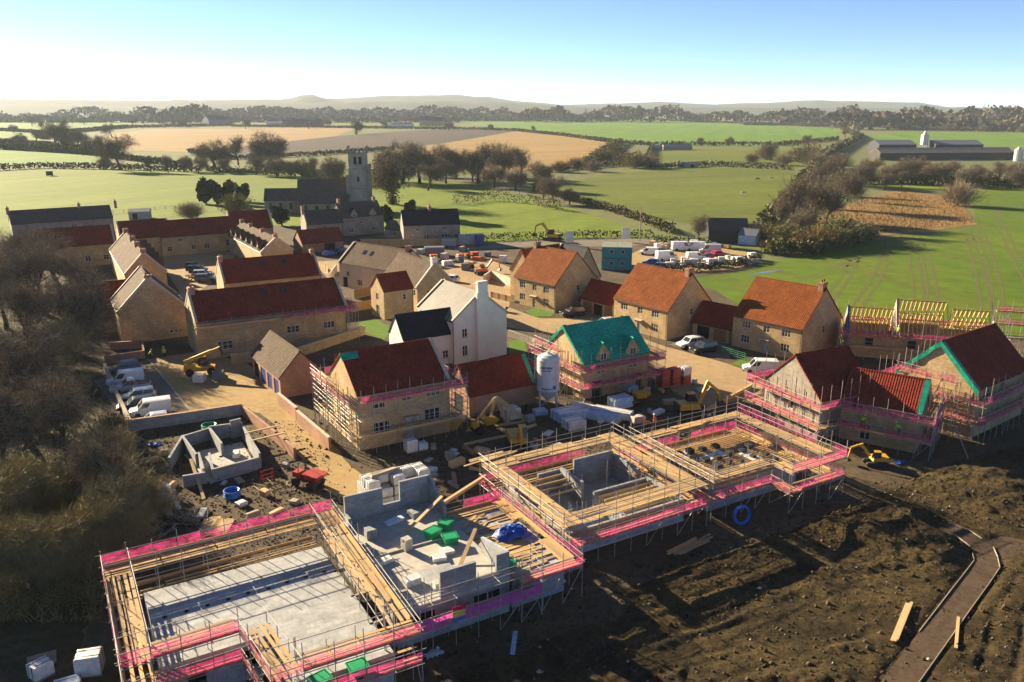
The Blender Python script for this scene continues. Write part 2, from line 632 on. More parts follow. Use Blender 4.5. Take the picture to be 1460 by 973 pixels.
TRACK = soil('compacted_track', (.34, .23, .1), (.26, .175, .08), (.38, .27, .13), .16, fine=1.1, bmp=.4, bd=.06)
ROADM = soil('estate_road', (.37, .26, .135), (.3, .21, .115), (.26, .18, .1), .12, fine=.9, bmp=.2, bd=.03)
ASPH = soil('car_park_asphalt', (.16, .135, .105), (.2, .17, .13), (.12, .1, .08), .3, fine=1.5, bmp=.2, bd=.02)
PATHM = soil('hoggin_path', (.085, .057, .037), (.06, .042, .028), (.11, .075, .05), .4, fine=2.5, bmp=.5)
SCRUB = soil('thicket_floor', (.06, .05, .024), (.095, .078, .038), (.03, .028, .014), .2, fine=1.5)
LAWN = plain('lawn', (.1, .19, .02), (.075, .14, .018), 1.5, .95, .1, bmp=.5)
PAVE = courses('paving', (.4, .34, .26), (.34, .29, .22), (.25, .22, .17), .6, .4)

sheet('ground', [(-9000, -600), (9000, -600), (9000, 11000), (-9000, 11000)], 0.0, FARLAND)
sheet('field', pxs((-700, 420), (-300, 262), (-40, 250), (60, 243), (300, 238), (520, 250), (660, 262), (790, 290), (930, 334), (640, 352), (200, 330), (-100, 360)), .05, GRASS)
sheet('field', pxs((-400, 212), (0, 204), (60, 208), (150, 226), (120, 232), (0, 234), (-400, 238)), .05, GRASS_B)
sheet('field', pxs((-400, 173), (0, 174), (120, 173), (192, 174), (180, 182), (75, 192), (60, 199), (-400, 198)), .05, GRASS_B)
sheet('field', pxs((-300, 164.5), (0, 164), (420, 166), (440, 169), (0, 169.5), (-300, 170)), .05, GRASS_B)
sheet('field', pxs((140, 205), (165, 190), (215, 184.5), (330, 184), (480, 181), (505, 184), (480, 194), (270, 217), (160, 214)), .06, STUBBLE)
sheet('field', pxs((270, 218), (480, 194.5), (560, 188), (640, 184), (700, 183), (735, 187), (640, 203), (560, 213), (440, 222), (330, 228)), .07, PLOUGH)
sheet('field', pxs((560, 214), (640, 204), (735, 188), (820, 196), (880, 205), (850, 218), (835, 232), (740, 244), (640, 240), (560, 232)), .06, STUBBLE)
sheet('field', pxs((380, 172), (660, 176), (640, 183), (505, 181)), .05, GRASS_O)
sheet('field', pxs((500, 166), (880, 165.5), (870, 168), (770, 167), (640, 172), (480, 171)), .05, BRN)
sheet('field', pxs((640, 173), (780, 168), (960, 173), (1200, 184), (1190, 200), (1110, 207), (930, 207), (800, 194), (735, 186)), .06, GRASS_B)
sheet('field', pxs((920, 216), (1040, 212), (1130, 214), (1140, 240), (1010, 236), (925, 240)), .05, GRASS_O)
sheet('field', pxs((790, 265), (860, 250), (930, 243), (1010, 238.5), (1130, 244), (1145, 258), (1118, 300), (1085, 326), (1010, 323), (880, 303), (810, 282)), .06, GRASS_O)
sheet('field', pxs((1215, 196), (1290, 188), (1460, 191), (1700, 193), (1700, 214), (1460, 210), (1300, 206)), .05, GRASS_B)
sheet('field', pxs((1110, 171), (1225, 173), (1215, 178), (1080, 176)), .05, BRN)
sheet('field', pxs((1190, 262), (1460, 262), (1800, 268), (1800, 276), (1460, 272), (1380, 274), (1300, 270)), .05, GRASS)
crop = sheet('field', pxs((985, 398), (1060, 380), (1150, 366), (1232, 346), (1300, 335), (1395, 322), (1385, 290), (1380, 273), (1460, 271), (1900, 280), (1900, 560), (1460, 480), (1250, 470), (1080, 450)), .07, CROP)
sheet('reed_bed', pxs((1150, 320), (1185, 302), (1230, 283), (1280, 272), (1340, 278), (1372, 292), (1394, 321), (1300, 333), (1235, 340), (1160, 345)), .075, REED)
# wheelings through the crop and wet ground standing in it
TRAM = soil('wheeling_soil', (.1, .1, .03), (.12, .12, .035), (.08, .07, .03), .3, bmp=.2)
for pts in (((1215, 447), (1245, 405), (1262, 372), (1268, 345)), ((1312, 446), (1308, 400), (1300, 360), (1288, 336)),
            ((1332, 450), (1328, 400), (1318, 360), (1306, 336)), ((1150, 400), (1220, 372), (1300, 352), (1400, 340)),
            ((1408, 455), (1400, 400), (1385, 345), (1375, 325)), ((1428, 460), (1419, 400), (1404, 345), (1392, 322)),
            ((1180, 430), (1206, 395), (1222, 365)), ((1480, 430), (1455, 380), (1430, 330), (1418, 295))):
    ww = [at(*p) for p in pts]
    fine = []
    for a, b in zip(ww[:-1], ww[1:]):
        for k in range(6):
            fine.append(a.lerp(b, k / 6))
    fine.append(ww[-1])
    for off in (-.9, .9):
        mb = MB()
        prev = None
        for i, p in enumerate(fine):
            d = (fine[min(i + 1, len(fine) - 1)] - fine[max(i - 1, 0)]).normalized()
            s = Vector((-d.y, d.x, 0))
            w_ = .22 + .14 * R.random()
            q = p + s * (off + R.uniform(-.08, .08))
            cur = (q - s * w_, q + s * w_)
            if prev:
                mb.face([(*prev[0][:2], .082), (*cur[0][:2], .082), (*cur[1][:2], .082), (*prev[1][:2], .082)])
            prev = cur
        o = mb.build('wheel_track', TRAM)
        o.parent = crop
WET = plain('standing_water', (.1, .11, .1), (.14, .14, .12), .3, .05, .6)
tag(sheet('puddle', wobble(pxs((1064, 393), (1090, 387.5), (1118, 385), (1112, 387.5), (1085, 391)), 3, .2), .086, WET), kind='structure')

sheet('thicket_floor', wobble(pxs((-900, 1400), (30, 1100), (120, 930), (172, 800), (215, 690), (168, 600), (130, 520), (60, 420), (-60, 352), (-500, 380)), 8, .8), .03, SCRUB)
sheet('site_ground', wobble(pxs((-20, 1300), (110, 940), (165, 800), (205, 690), (160, 600), (120, 520), (50, 420), (-60, 348), (80, 326), (240, 322), (400, 322), (640, 350), (800, 346), (935, 352), (1075, 372), (1085, 382), (985, 398), (1085, 452), (1250, 470), (1460, 482), (1800, 540), (2400, 900), (1700, 1300)), 8, .6), .085, SITE)
sheet('site_track', wobble(pxs((212, 514), (290, 500), (352, 520), (404, 560), (440, 600), (505, 668), (545, 712), (500, 730), (456, 690), (420, 640), (375, 592), (345, 580), (272, 590)), 6, .25), .1, TRACK)
sheet('site_track', wobble(pxs((560, 700), (600, 660), (650, 690), (690, 700), (640, 740), (590, 735)), 5, .4), .1, SITE)
sheet('car_park', pxs((135, 545), (212, 512), (275, 589), (190, 616)), .108, ASPH)
sheet('estate_road', wobble(pxs((722, 438), (770, 455), (835, 455), (878, 470), (952, 496), (1040, 520), (1090, 540), (1085, 565), (1010, 582), (960, 560), (930, 520), (880, 500), (790, 480), (715, 466)), 4, .15), .1, ROADM)
sheet('estate_road', wobble(pxs((225, 366), (240, 350), (300, 354), (336, 362), (320, 392), (284, 416), (272, 460), (250, 452), (258, 420), (238, 390)), 4, .1), .1, ROADM)
sheet('estate_road', wobble(pxs((625, 425), (600, 400), (640, 378), (700, 372), (735, 385), (725, 440), (700, 460), (680, 440)), 4, .15), .1, ROADM)
sheet('estate_road', wobble(pxs((430, 375), (480, 372), (500, 395), (470, 410), (440, 400)), 4, .15), .1, ROADM)
sheet('lane', pxs((640, 350), (760, 343), (900, 341), (935, 343), (935, 350), (860, 352), (760, 352), (650, 358)), .095, ASPH)
sheet('compound_ground', wobble(pxs((880, 372), (925, 352), (1000, 350), (1075, 362), (1082, 376), (1040, 385), (960, 392), (915, 392)), 4, .3), .1, TRACK)
sheet('lawn', wobble(pxs((748, 444), (770, 438), (792, 446), (786, 452), (760, 452)), 3, .1), .112, LAWN)
sheet('lawn', pxs((508, 462), (535, 455), (560, 470), (548, 486), (520, 474)), .112, LAWN)
sheet('lawn', pxs((725, 488), (748, 484), (752, 503), (726, 506)), .112, LAWN)
sheet('lawn', pxs((1040, 520), (1062, 512), (1090, 522), (1070, 528)), .112, LAWN)
sheet('drive', pxs((955, 492), (1000, 478), (1046, 496), (1040, 512), (1000, 508)), .106, ASPH)
sheet('drive', pxs((800, 446), (828, 440), (876, 452), (872, 466), (830, 458)), .106, ASPH)
for a, b in (((212, 513), (273, 588)), ((215, 520), (217, 522))):
    p, q = at(*a, .108), at(*b, .108)
    if (p - q).length > 2:
        MB().beam(p + Vector((0, 0, .03)), q + Vector((0, 0, .03)), .14, .1).build('kerb', CONC)['kind'] = 'structure'

# churned mud in front of the plots, with spoil heaps; it stays low where plots and houses stand
GS = .17
gx, gy = np.arange(-14, 84, GS), np.arange(30, 98, GS)
X, Y = np.meshgrid(gx, gy)
U_ = X * math.cos(UVA) + Y * math.sin(UVA)
V_ = -X * math.sin(UVA) + Y * math.cos(UVA)


def rect_dist(u0, u1, v0, v1):
    return np.hypot(np.maximum(np.maximum(u0 - U_, U_ - u1), 0), np.maximum(np.maximum(v0 - V_, V_ - v1), 0))


dist = np.minimum.reduce([rect_dist(-5, 18.5, 42, 90), rect_dist(16, 34, 44.5, 90), rect_dist(33, 66, 47, 90), rect_dist(70, 125, 48, 120)])
wgt = np.clip(dist / 2.5, 0, 1)
wgt = wgt * wgt * (3 - 2 * wgt)
path_c = [at(1275, 985), at(1375, 850), at(1408, 806), at(1400, 782), at(1372, 762), at(1345, 752)]
path_c2 = [at(1405, 790), at(1440, 778), at(1500, 790)]
dp = np.full_like(X, 99.)
for chain in (path_c, path_c2):
    for a, b in zip(chain[:-1], chain[1:]):
        ax, ay, bx, by = a.x, a.y, b.x, b.y
        t = np.clip(((X - ax) * (bx - ax) + (Y - ay) * (by - ay)) / ((bx - ax) ** 2 + (by - ay) ** 2), 0, 1)
        dp = np.minimum(dp, np.hypot(X - ax - t * (bx - ax), Y - ay - t * (by - ay)))
Z = fbm(X, Y, .09, 6, 3) * .3 - .12
Z += (np.abs(fbm(X, Y, .5, 5, 9) - .5) * .6)
Z += np.abs(fbm(X, Y, 1.3, 3, 19) - .5) * .38
Z += np.sin((U_ * .35 + V_ * .95) * 2.6 + 2.5 * fbm(X, Y, .05, 3, 21)) * .055 * np.clip((fbm(X, Y, .04, 2, 8) - .42) * 8, 0, 1)
for (px, py, r, h) in ((1245, 768, 3.2, .6), (1335, 765, 4.2, .7), (1300, 742, 3.0, .4), (1395, 690, 5.0, .6), (1440, 860, 4, .5), (1180, 730, 2.6, .3), (1440, 700, 6, .6)):
    c = at(px, py)
    Z += h * np.exp(-((X - c.x) ** 2 + (Y - c.y) ** 2) / (r * r)) * (.7 + .6 * fbm(X, Y, .4, 4, 5))
for chain in (((850, 880), (1000, 838), (1150, 800), (1235, 792)), ((880, 968), (1060, 905), (1220, 850), (1300, 840)), ((1000, 968), (1130, 925), (1270, 880)), ((1205, 690), (1330, 722), (1470, 765)), ((900, 905), (1010, 880), (1120, 830), (1180, 770)), ((1420, 960), (1440, 880), (1470, 830))):
    cw = [at(*q) for q in chain]
    dr = np.full_like(X, 99.)
    for a, b in zip(cw[:-1], cw[1:]):
        t = np.clip(((X - a.x) * (b.x - a.x) + (Y - a.y) * (b.y - a.y)) / ((b.x - a.x) ** 2 + (b.y - a.y) ** 2), 0, 1)
        dr = np.minimum(dr, np.hypot(X - a.x - t * (b.x - a.x), Y - a.y - t * (b.y - a.y)))
    dr = dr + (fbm(X, Y, .3, 2, 33) - .5) * .5
    flat = np.exp(-(dr / 1.6) ** 4)
    Z = Z * (1 - .6 * flat) - (.12 * np.exp(-((dr - .95) / .3) ** 2) - .06 * np.exp(-((dr - 1.45) / .25) ** 2)) * np.clip((fbm(X, Y, .12, 2, 44) - .35) * 5, 0, 1)
pw = np.clip((dp - 1.3) / 1.6, 0, 1)
Z = Z * pw + (.0) * (1 - pw)
Z = Z * wgt + .17 * wgt - .4 * (1 - wgt)
Z = np.where(dp < 1.3, np.minimum(Z, .1), np.maximum(Z, np.where(wgt > .95, .1, -1)))
ny_, nx_ = X.shape
I = np.arange(nx_ * ny_).reshape(ny_, nx_)
Q = np.stack([I[:-1, :-1].ravel(), I[:-1, 1:].ravel(), I[1:, 1:].ravel(), I[1:, :-1].ravel()], 1)
keep = (dist[:-1, :-1].ravel() > 0)
mud_me = np_mesh('mud_ground', np.stack([X.ravel(), Y.ravel(), Z.ravel()], 1), Q[keep], MUD)
mud_me.polygons.foreach_set('use_smooth', [True] * len(mud_me.polygons))
tag(put('mud_ground', mud_me), kind='structure')


def mud_z(x, y):
    i, j = int(round((x + 14) / GS)), int(round((y - 30) / GS))
    if 0 <= i < nx_ and 0 <= j < ny_:
        return max(float(Z[j, i]), .086)
    return .086


def strip(name, chain, w, z, m, n=8):
    pts = []
    for a, b in zip(chain[:-1], chain[1:]):
        for k in range(n):
            pts.append(a.lerp(b, k / n))
    pts.append(chain[-1])
    sm = [pts[0]] + [(pts[i - 1] + pts[i] * 2 + pts[i + 1]) / 4 for i in range(1, len(pts) - 1)] + [pts[-1]]
    l, r = [], []
    for i, p in enumerate(sm):
        d = (sm[min(i + 1, len(sm) - 1)] - sm[max(i - 1, 0)]).normalized()
        s = Vector((-d.y, d.x, 0)) * (w / 2)
        l.append(p + s); r.append(p - s)
    mb = MB()
    for i in range(len(sm) - 1):
        mb.face([(*r[i][:2], z), (*r[i + 1][:2], z), (*l[i + 1][:2], z), (*l[i][:2], z)])
    o = tag(mb.build(name, m), kind='structure')
    return o, l, r


path_o, pl_, pr_ = strip('path', path_c, 1.9, .15, PATHM)
for side in (pl_, pr_):
    for i in range(0, len(side) - 4, 4):
        a, b = side[i], side[i + 4]
        if R.random() < .25:
            continue
        o = MB().beam((a.x, a.y, .13 + R.uniform(-.04, .02)), (b.x, b.y, .13 + R.uniform(-.04, .02)), .05, .2).build('edging_board', GREYTIMBER)
        o.parent = path_o

tag(sheet('path', wobble(pxs((1362, 757), (1392, 744), (1440, 758), (1480, 775), (1470, 800), (1428, 806), (1404, 796)), 5, .2), .135, PATHM), kind='structure')

# ------------------------------------------------------------------ hills on the horizon
HILLM = soil('hill_wood_and_pasture', (.045, .05, .035), (.08, .09, .05), (.035, .04, .025), .003, bmp=0, fine=.02)


def ridge(prof, D, depth, seed):
    """A ridge at distance D; prof lists (pixel column, pixel row of its crest)."""
    xs = np.linspace(-500, 1960, 260)
    ys = np.interp(xs, [p[0] for p in prof], [p[1] for p in prof])
    ys = ys + (fbm(xs / 18., xs * 0, 1.0, 4, seed) - .5) * 2.4
    hgt = CAM_H + (HOR - ys) / FPX * D * 1.0
    hgt = np.maximum(hgt, -5)
    rows = []
    for t, k in ((0, -.05), (.15, .18), (.35, .5), (.6, .82), (.85, .97), (1, 1.0), (1.3, .85), (1.7, -.05)):
        d = D - depth + depth * t
        x = (xs - CX) / FPX * d
        jitter = 1 + (fbm(xs / 10. + t * 9, xs * 0 + t * 5, 1.0, 3, seed + 1) - .5) * .25 * (0 if t == 1 else 1)
        rows.append(np.stack([x * np.ones_like(xs), np.full_like(xs, d), hgt * k * jitter], 1))
    V = np.concatenate(rows)
    n = len(xs); I = np.arange(len(V)).reshape(len(rows), n)
    Q = np.stack([I[:-1, :-1].ravel(), I[:-1, 1:].ravel(), I[1:, 1:].ravel(), I[1:, :-1].ravel()], 1)
    me = np_mesh('hill', V, Q, HILLM)
    me.polygons.foreach_set('use_smooth', [True] * len(me.polygons))
    tag(put('hill', me), kind='structure')


ridge([(-500, 146), (0, 140), (60, 143), (200, 144), (400, 143), (426, 142), (436, 138), (458, 136.5), (474, 142), (540, 150), (1960, 156)], 5600, 900, 4)
ridge([(-500, 158), (380, 156), (470, 143), (560, 138), (640, 137), (690, 139), (740, 145), (800, 150), (870, 148), (930, 146), (1000, 149), (1080, 147), (1130, 144), (1190, 145), (1290, 147), (1330, 153), (1460, 156), (1960, 157)], 6500, 1200, 14)
ridge([(-500, 151), (0, 149), (200, 151), (420, 148), (620, 145), (720, 147), (830, 153), (1000, 154), (1960, 154)], 4600, 700, 24)

# ------------------------------------------------------------------ vegetation
TWIG = vary('winter_twigs', (.28, .22, .145), (.21, .165, .115), .95, .08, 1.5, .3)
TWIGO = vary('olive_twigs', (.33, .265, .12), (.24, .2, .09), .95, .08, 1.0, .5)
TWIGR = vary('rusty_twigs', (.26, .16, .075), (.2, .13, .06), .95, .08, 1.5, .4)
IVY = vary('ivy_leaves', (.03, .045, .014), (.042, .058, .018), .95, .05, 1.5, .5)
YEW = vary('yew_leaves', (.022, .034, .014), (.03, .042, .016), .85, .15, 1.5, .5)
HEDGE = vary('hedge_leaves', (.13, .11, .055), (.15, .125, .065), .9, .1, .8, .5)
HEDGEG = vary('green_hedge_leaves', (.08, .1, .03), (.1, .11, .035), .9, .1, .8, .5)
FARWOOD = vary('far_wood', (.075, .06, .045), (.09, .07, .05), .95, .05, .1, .4)


def cards(C, size, rs, aspect=1.0, flat=0.0):
    """Quads of random tilt at the points C; size a number or an array."""
    n = len(C)
    a = rs.normal(size=(n, 3)); a[:, 2] *= (1 - flat)
    a /= np.linalg.norm(a, axis=1)[:, None]
    b = rs.normal(size=(n, 3))
    b -= (b * a).sum(1)[:, None] * a
    b /= np.linalg.norm(b, axis=1)[:, None]
    s = (np.ones(n) * size * rs.uniform(.6, 1.4, n))[:, None] * .5
    V = np.stack([C - a * s - b * s * aspect, C + a * s - b * s * aspect * .6, C + a * s + b * s * aspect, C - a * s + b * s * aspect * .7], 1).reshape(-1, 3)
    return V, np.arange(4 * n).reshape(n, 4)


def twig_quads(P, D, L, w):
    """Thin tapering strips from P along D."""
    n = len(P)
    D = D / np.linalg.norm(D, axis=1)[:, None]
    r = NR.normal(size=(n, 3))
    s = np.cross(D, r); s /= np.linalg.norm(s, axis=1)[:, None]
    L = np.asarray(L)[:, None]; w = np.asarray(w)[:, None] * .5
    T = P + D * L
    V = np.stack([P - s * w, P + s * w, T + s * w * .35, T - s * w * .35], 1).reshape(-1, 3)
    return V, np.arange(4 * n).reshape(n, 4)


def tree_meshes(name, seed, h=10.0, levels=4, spread=.75, trunk=.3, first=.25, kids=(4, 5), twigs=14, tl=.8, tw=.05, twigm=TWIG, ivy=0, bark=BARK, up=.1, r0=.035):
    rs = random.Random(seed)
    mb = MB()
    ends = []

    def grow(p, d, L, r, lev):
        n = 3 if lev < 3 else 2
        pts = [p]
        for i in range(n):
            d = (d + Vector((rs.gauss(0, .16), rs.gauss(0, .16), rs.gauss(0, .1) + up))).normalized()
            q = p + d * (L / n)
            ra, rb = r * (1 - .62 * i / n), r * (1 - .62 * (i + 1) / n)
            mb.tube(p, q, max(ra, .012), max(rb, .012), 6 if lev == 0 else (4 if lev < 3 else 3), caps=False)
            p = q
            pts.append(q)
            if lev >= 2:
                ends.append((pts[-2], q, d))
            if lev < levels and (i > 0 or lev > 0):
                for k in range(rs.randint(*kids) if i == n - 1 or lev == 0 else 2):
                    a = rs.uniform(0, 6.28)
                    o = d.orthogonal().normalized()
                    o = Matrix.Rotation(a, 3, d) @ o
                    dd = (d * (1 - spread * .55) + o * spread * rs.uniform(.5, 1.1)).normalized()
                    grow(q, dd, L * rs.uniform(.55, .8), rb * rs.uniform(.55, .75), lev + 1)
    grow(Vector((0, 0, -.15)), Vector((0, 0, 1)), h * first * 1.4, h * r0 * trunk / .3, 0)
    me_t = mb.mesh(name + '_trunk', bark)
    n = len(ends)
    A = np.array([e[0][:] for e in ends]); B = np.array([e[1][:] for e in ends]); D = np.array([e[2][:] for e in ends])
    k = twigs
    t = NR.rand(n * k)[:, None]
    P_ = np.repeat(A, k, 0) * (1 - t) + np.repeat(B, k, 0) * t
    D_ = np.repeat(D, k, 0) * .6 + NR.normal(size=(n * k, 3)) * .75 + np.array((0, 0, .15))
    L_ = NR.uniform(.4, 1.2, n * k) * tl
    V1, Q1 = twig_quads(P_, D_, L_, np.full(n * k, tw))
    P2 = P_ + D_ / np.linalg.norm(D_, axis=1)[:, None] * (L_ * .55)[:, None]
    V2, Q2 = twig_quads(P2, D_ * .5 + NR.normal(size=(n * k, 3)) * .6, L_ * .6, np.full(n * k, tw * .7))
    V = np.concatenate([V1, V2]); Q = np.concatenate([Q1, Q2 + len(V1)]); mi = np.zeros(len(Q), int)
    if ivy:
        sel = NR.randint(0, n, ivy)
        C = A[sel] * .5 + B[sel] * .5 + NR.normal(size=(ivy, 3)) * h * .035
        low = NR.rand(ivy) < .4
        zz = NR.rand(ivy) * h * .6
        C[low] = np.stack([NR.normal(size=ivy) * h * .05, NR.normal(size=ivy) * h * .05, zz], 1)[low]
        V3, Q3 = cards(C, .2, NR)
        Q = np.concatenate([Q, Q3 + len(V)]); V = np.concatenate([V, V3]); mi = np.concatenate([mi, np.ones(len(Q3), int)])
    top = max(V[:, 2].max(), 1)
    V *= h / top; V[:, 2] = np.maximum(V[:, 2], .05)
    me_c = np_mesh(name + '_crown', V, Q, [twigm, IVY], mi)
    co = np.array([v.co[:] for v in me_t.vertices]) * (h / top)
    me_t.vertices.foreach_set('co', co.ravel().astype(np.float32))
    return me_t, me_c


def puff_mesh(name, seed, h, rx, n, size, m, m2=None, share=.3, cone=0.0, clumps=9):
    """A dense crown made of small leaf cards gathered in clumps."""
    rs = np.random.RandomState(seed)
    cc = rs.normal(size=(clumps, 3)); cc /= np.linalg.norm(cc, axis=1)[:, None]
    cc *= rs.uniform(.3, .8, clumps)[:, None]
    cr = rs.uniform(.32, .6, clumps)
    k = rs.randint(0, clumps, n)
    d = rs.normal(size=(n, 3)); d /= np.linalg.norm(d, axis=1)[:, None]
    C = cc[k] + d * (cr[k] * rs.uniform(.55, 1.05, n))[:, None]
    zn = (C[:, 2] + 1.2) / 2.4
    w = 1 - cone * np.clip(zn, 0, 1)
    C[:, 0] *= rx * w; C[:, 1] *= rx * w
    C[:, 2] = np.clip(zn, .02, 1.1) * h
    V, Q = cards(C, size, rs)
    V[:, 2] = np.maximum(V[:, 2], .03)
    return np_mesh(name, V, Q, [m, m2 or m], (rs.rand(n) < share).astype(int))


def bush_mesh(name, seed, h, rx, n, m, w=.05, leaf=0, leafm=None):
    """A shrub: stems fanning from the ground, ending in twigs, with some leaves."""
    rs = np.random.RandomState(seed)
    B = np.stack([rs.normal(size=n) * rx * .3, rs.normal(size=n) * rx * .3, rs.rand(n) * h * .45], 1)
    D = np.stack([rs.normal(size=n) * .55 + B[:, 0] / rx, rs.normal(size=n) * .55 + B[:, 1] / rx, rs.uniform(.35, 1.2, n)], 1)
    L = rs.uniform(.25, .62, n) * h
    V, Q = twig_quads(B, D, L, np.full(n, w))
    Dn = D / np.linalg.norm(D, axis=1)[:, None]
    V2, Q2 = twig_quads(B + Dn * (L * .6)[:, None], D + rs.normal(size=(n, 3)) * .7, L * .5, np.full(n, w * .7))
    Q = np.concatenate([Q, Q2 + len(V)]); V = np.concatenate([V, V2]); mi = np.zeros(len(Q), int)
    if leaf:
        k = rs.randint(0, n, leaf)
        C = B[k] + Dn[k] * (L[k] * rs.uniform(.3, 1.1, leaf))[:, None] + rs.normal(size=(leaf, 3)) * .15
        V3, Q3 = cards(C, .22, rs)
        Q = np.concatenate([Q, Q3 + len(V)]); V = np.concatenate([V, V3]); mi = np.concatenate([mi, np.ones(len(Q3), int)])
    V[:, 2] = np.maximum(V[:, 2], .03)
    return np_mesh(name, V, Q, [m, leafm or m], mi)


def proto(name, trunk_me, crown_me):
    def make(loc, s, label, group, cat='tree', rz=None, wide=1.0):
        t = thing(name, label, cat, loc, R.uniform(0, 6.28) if rz is None else rz, group)
        t.scale = (s * wide, s * wide, s)
        if trunk_me is not None:
            put('trunk', trunk_me, t)
        put('crown', crown_me, t)
        return t
    return make


def stem_mesh(name, h, r, n=3):
    mb = MB()
    for i in range(n):
        a = 6.28 * i / n
        mb.tube((math.cos(a) * r * .6, math.sin(a) * r * .6, -.1), (math.cos(a) * h * .12, math.sin(a) * h * .12, h), r, r * .4, 5, caps=False)
    return mb.mesh(name, BARK)


BARE = [proto('bare_tree', *tree_meshes('bare%d' % i, 40 + i, 10, 4, sp, .3, fi, (3, 4), 1, .8, .03, up=u)) for i, (sp, fi, u) in enumerate(((.8, .24, .08), (.95, .2, .04), (.65, .28, .14)))]
THICK = [proto('thicket_tree', *tree_meshes('thick%d' % i, 60 + i, 10, 4, sp, .3, fi, (3, 4), 1, .85, .032, tm, iv, BARKG, up=u)) for i, (sp, fi, u, tm, iv) in enumerate(((.75, .22, .1, TWIGO, 0), (.95, .16, .06, TWIGO, 0), (.85, .2, .08, TWIG, 0), (.9, .14, .1, TWIGO, 0)))]
IVYT = [proto('ivy_clad_tree', *tree_meshes('ivy%d' % i, 80 + i, 10, 3, .8, .32, .26, (4, 5), 3, .8, .035, TWIG, 2600, up=.1)) for i in range(2)]
YEWT = [proto('yew_tree', stem_mesh('yew_trunk', 3, .25), puff_mesh('yew_crown', 3 + i, 10, 3.6, 3200, .55, YEW, IVY, .25, .15, 14)) for i in range(2)]
BUSH = [proto('bush', stem_mesh('bush_stem', 1.5, .05, 4), bush_mesh('bush_crown%d' % i, 20 + i, 4, 2.2, 900, m, .05, lf, HEDGEG)) for i, (m, lf) in enumerate(((TWIG, 0), (TWIGO, 900), (TWIGR, 200)))]


def px_tree(kind, px, py, hpx, label, group, cat='tree', wide=1.0, base=10.0):
    """A tree whose foot shows at (px, py) and whose crown rises hpx pixels."""
    p = at(px, py)
    depth = p.y * math.cos(PITCH) + CAM_H * math.sin(PITCH)
    s = hpx * depth / FPX / base / math.cos(PITCH)
    f = kind[R.randrange(len(kind))] if isinstance(kind, list) else kind
    return f((p.x, p.y, 0.05), s, label, group, cat, None, wide)


def trees(kind, rows, label, group, **k):
    for r in rows:
        px_tree(kind, r[0], r[1], r[2], label, group, **k)


trees(BARE, ((172, 243, 52), (240, 247, 27), (262, 246, 24), (340, 236, 44), (365, 250, 30), (395, 252, 31), (430, 252, 28), (215, 246, 25), (150, 241, 20), (283, 247, 22), (415, 252, 24), (448, 254, 32), (318, 247, 22), (478, 262, 42)), 'bare tree in the hedge line beyond the church meadow', 'trees along the meadow hedge')
px_tree(BARE[1], 306, 242, 46, 'broad bare oak standing alone by the hedge beyond the church meadow', None, wide=1.1)
px_tree(BARE[1], 386, 240, 56, 'tall bare tree before the dark ploughed strip beyond the meadow', None)
trees(BARE, ((80, 214, 42), (112, 211, 30), (52, 206, 22), (132, 219, 26), (96, 213, 22), (160, 196, 20), (30, 207, 18), (18, 210, 16), (143, 214, 22)), 'bare tree in the spinney between the pale fields and the stubble', 'trees of the spinney beside the stubble')
trees(BARE, ((575, 262, 64), (598, 262, 58), (622, 258, 52), (545, 258, 44), (650, 256, 44), (590, 250, 50), (610, 272, 40), (636, 262, 38)), 'bare grey tree in the wood behind the church tower', 'trees of the wood behind the church')
px_tree(IVYT[0], 560, 292, 74, 'tall dark ivy clad tree next to the church tower', None, wide=1.1)
trees(BARE, ((690, 258, 56), (718, 254, 54), (742, 258, 50), (760, 272, 42), (674, 260, 44), (704, 268, 36), (790, 290, 40), (775, 284, 34), (735, 272, 34), (812, 292, 26)), 'bare tree in the copse below the golden stubble field', 'trees of the copse below the stubble')
px_tree(IVYT[1], 682, 262, 50, 'dark narrow ivy clad tree in the copse below the stubble', None, wide=.8)
trees(BUSH, ((820, 241, 18), (840, 236, 15), (905, 240, 25), (860, 232, 22), (920, 239, 20), (890, 236, 22), (875, 226, 24), (925, 236, 18), (845, 245, 18), (800, 246, 18)), 'round bare thorn bush in the hedge between stubble and horse pasture', 'bushes between stubble and pasture', cat='bush', base=4.0, wide=1.15)
trees(BUSH, ((1072, 232, 14), (1092, 228, 22), (1117, 236, 19), (1150, 234, 30), (1135, 228, 18), (1165, 240, 26)), 'round bush beside the huts at the top of the horse pasture', 'bushes by the pasture huts', cat='bush', base=4.0, wide=1.1)
px_tree(BARE[0], 1100, 229, 26, 'small dark tree beside the huts above the horse pasture', None)
trees(BARE, ((1132, 326, 78), (1160, 318, 72), (1112, 330, 50), (1188, 300, 60), (1170, 278, 50), (1202, 264, 46), (1226, 268, 40), (1148, 296, 50), (1178, 322, 60), (1140, 340, 46), (1208, 288, 42)), 'tall bare tree in the belt between horse pasture and reed bed', 'trees of the belt beside the reeds')
trees(BARE, ((1245, 258, 34), (1270, 262, 32), (1300, 262, 40), (1332, 262, 34), (1362, 260, 32), (1392, 263, 32), (1422, 262, 34), (1452, 264, 38), (1315, 258, 30), (1376, 268, 30), (1408, 268, 28), (1285, 268, 26), (1440, 270, 30), (1260, 272, 26)), 'bare tree in the row between the barns and the reed bed', 'trees of the row below the barns')
trees(BUSH, ((1200, 346, 42), (1165, 355, 34), (1120, 352, 36), (1092, 346, 30), (1225, 342, 28), (1145, 358, 28), (1180, 352, 36), (1105, 362, 22)), 'dense dark bush at the field corner beside the reed bed', 'bushes at the reed bed corner', cat='bush', base=4.0, wide=1.2)
px_tree(BUSH[0], 1366, 294, 40, 'round bush standing between the reed bed and the green crop', None, cat='bush', base=4.0)
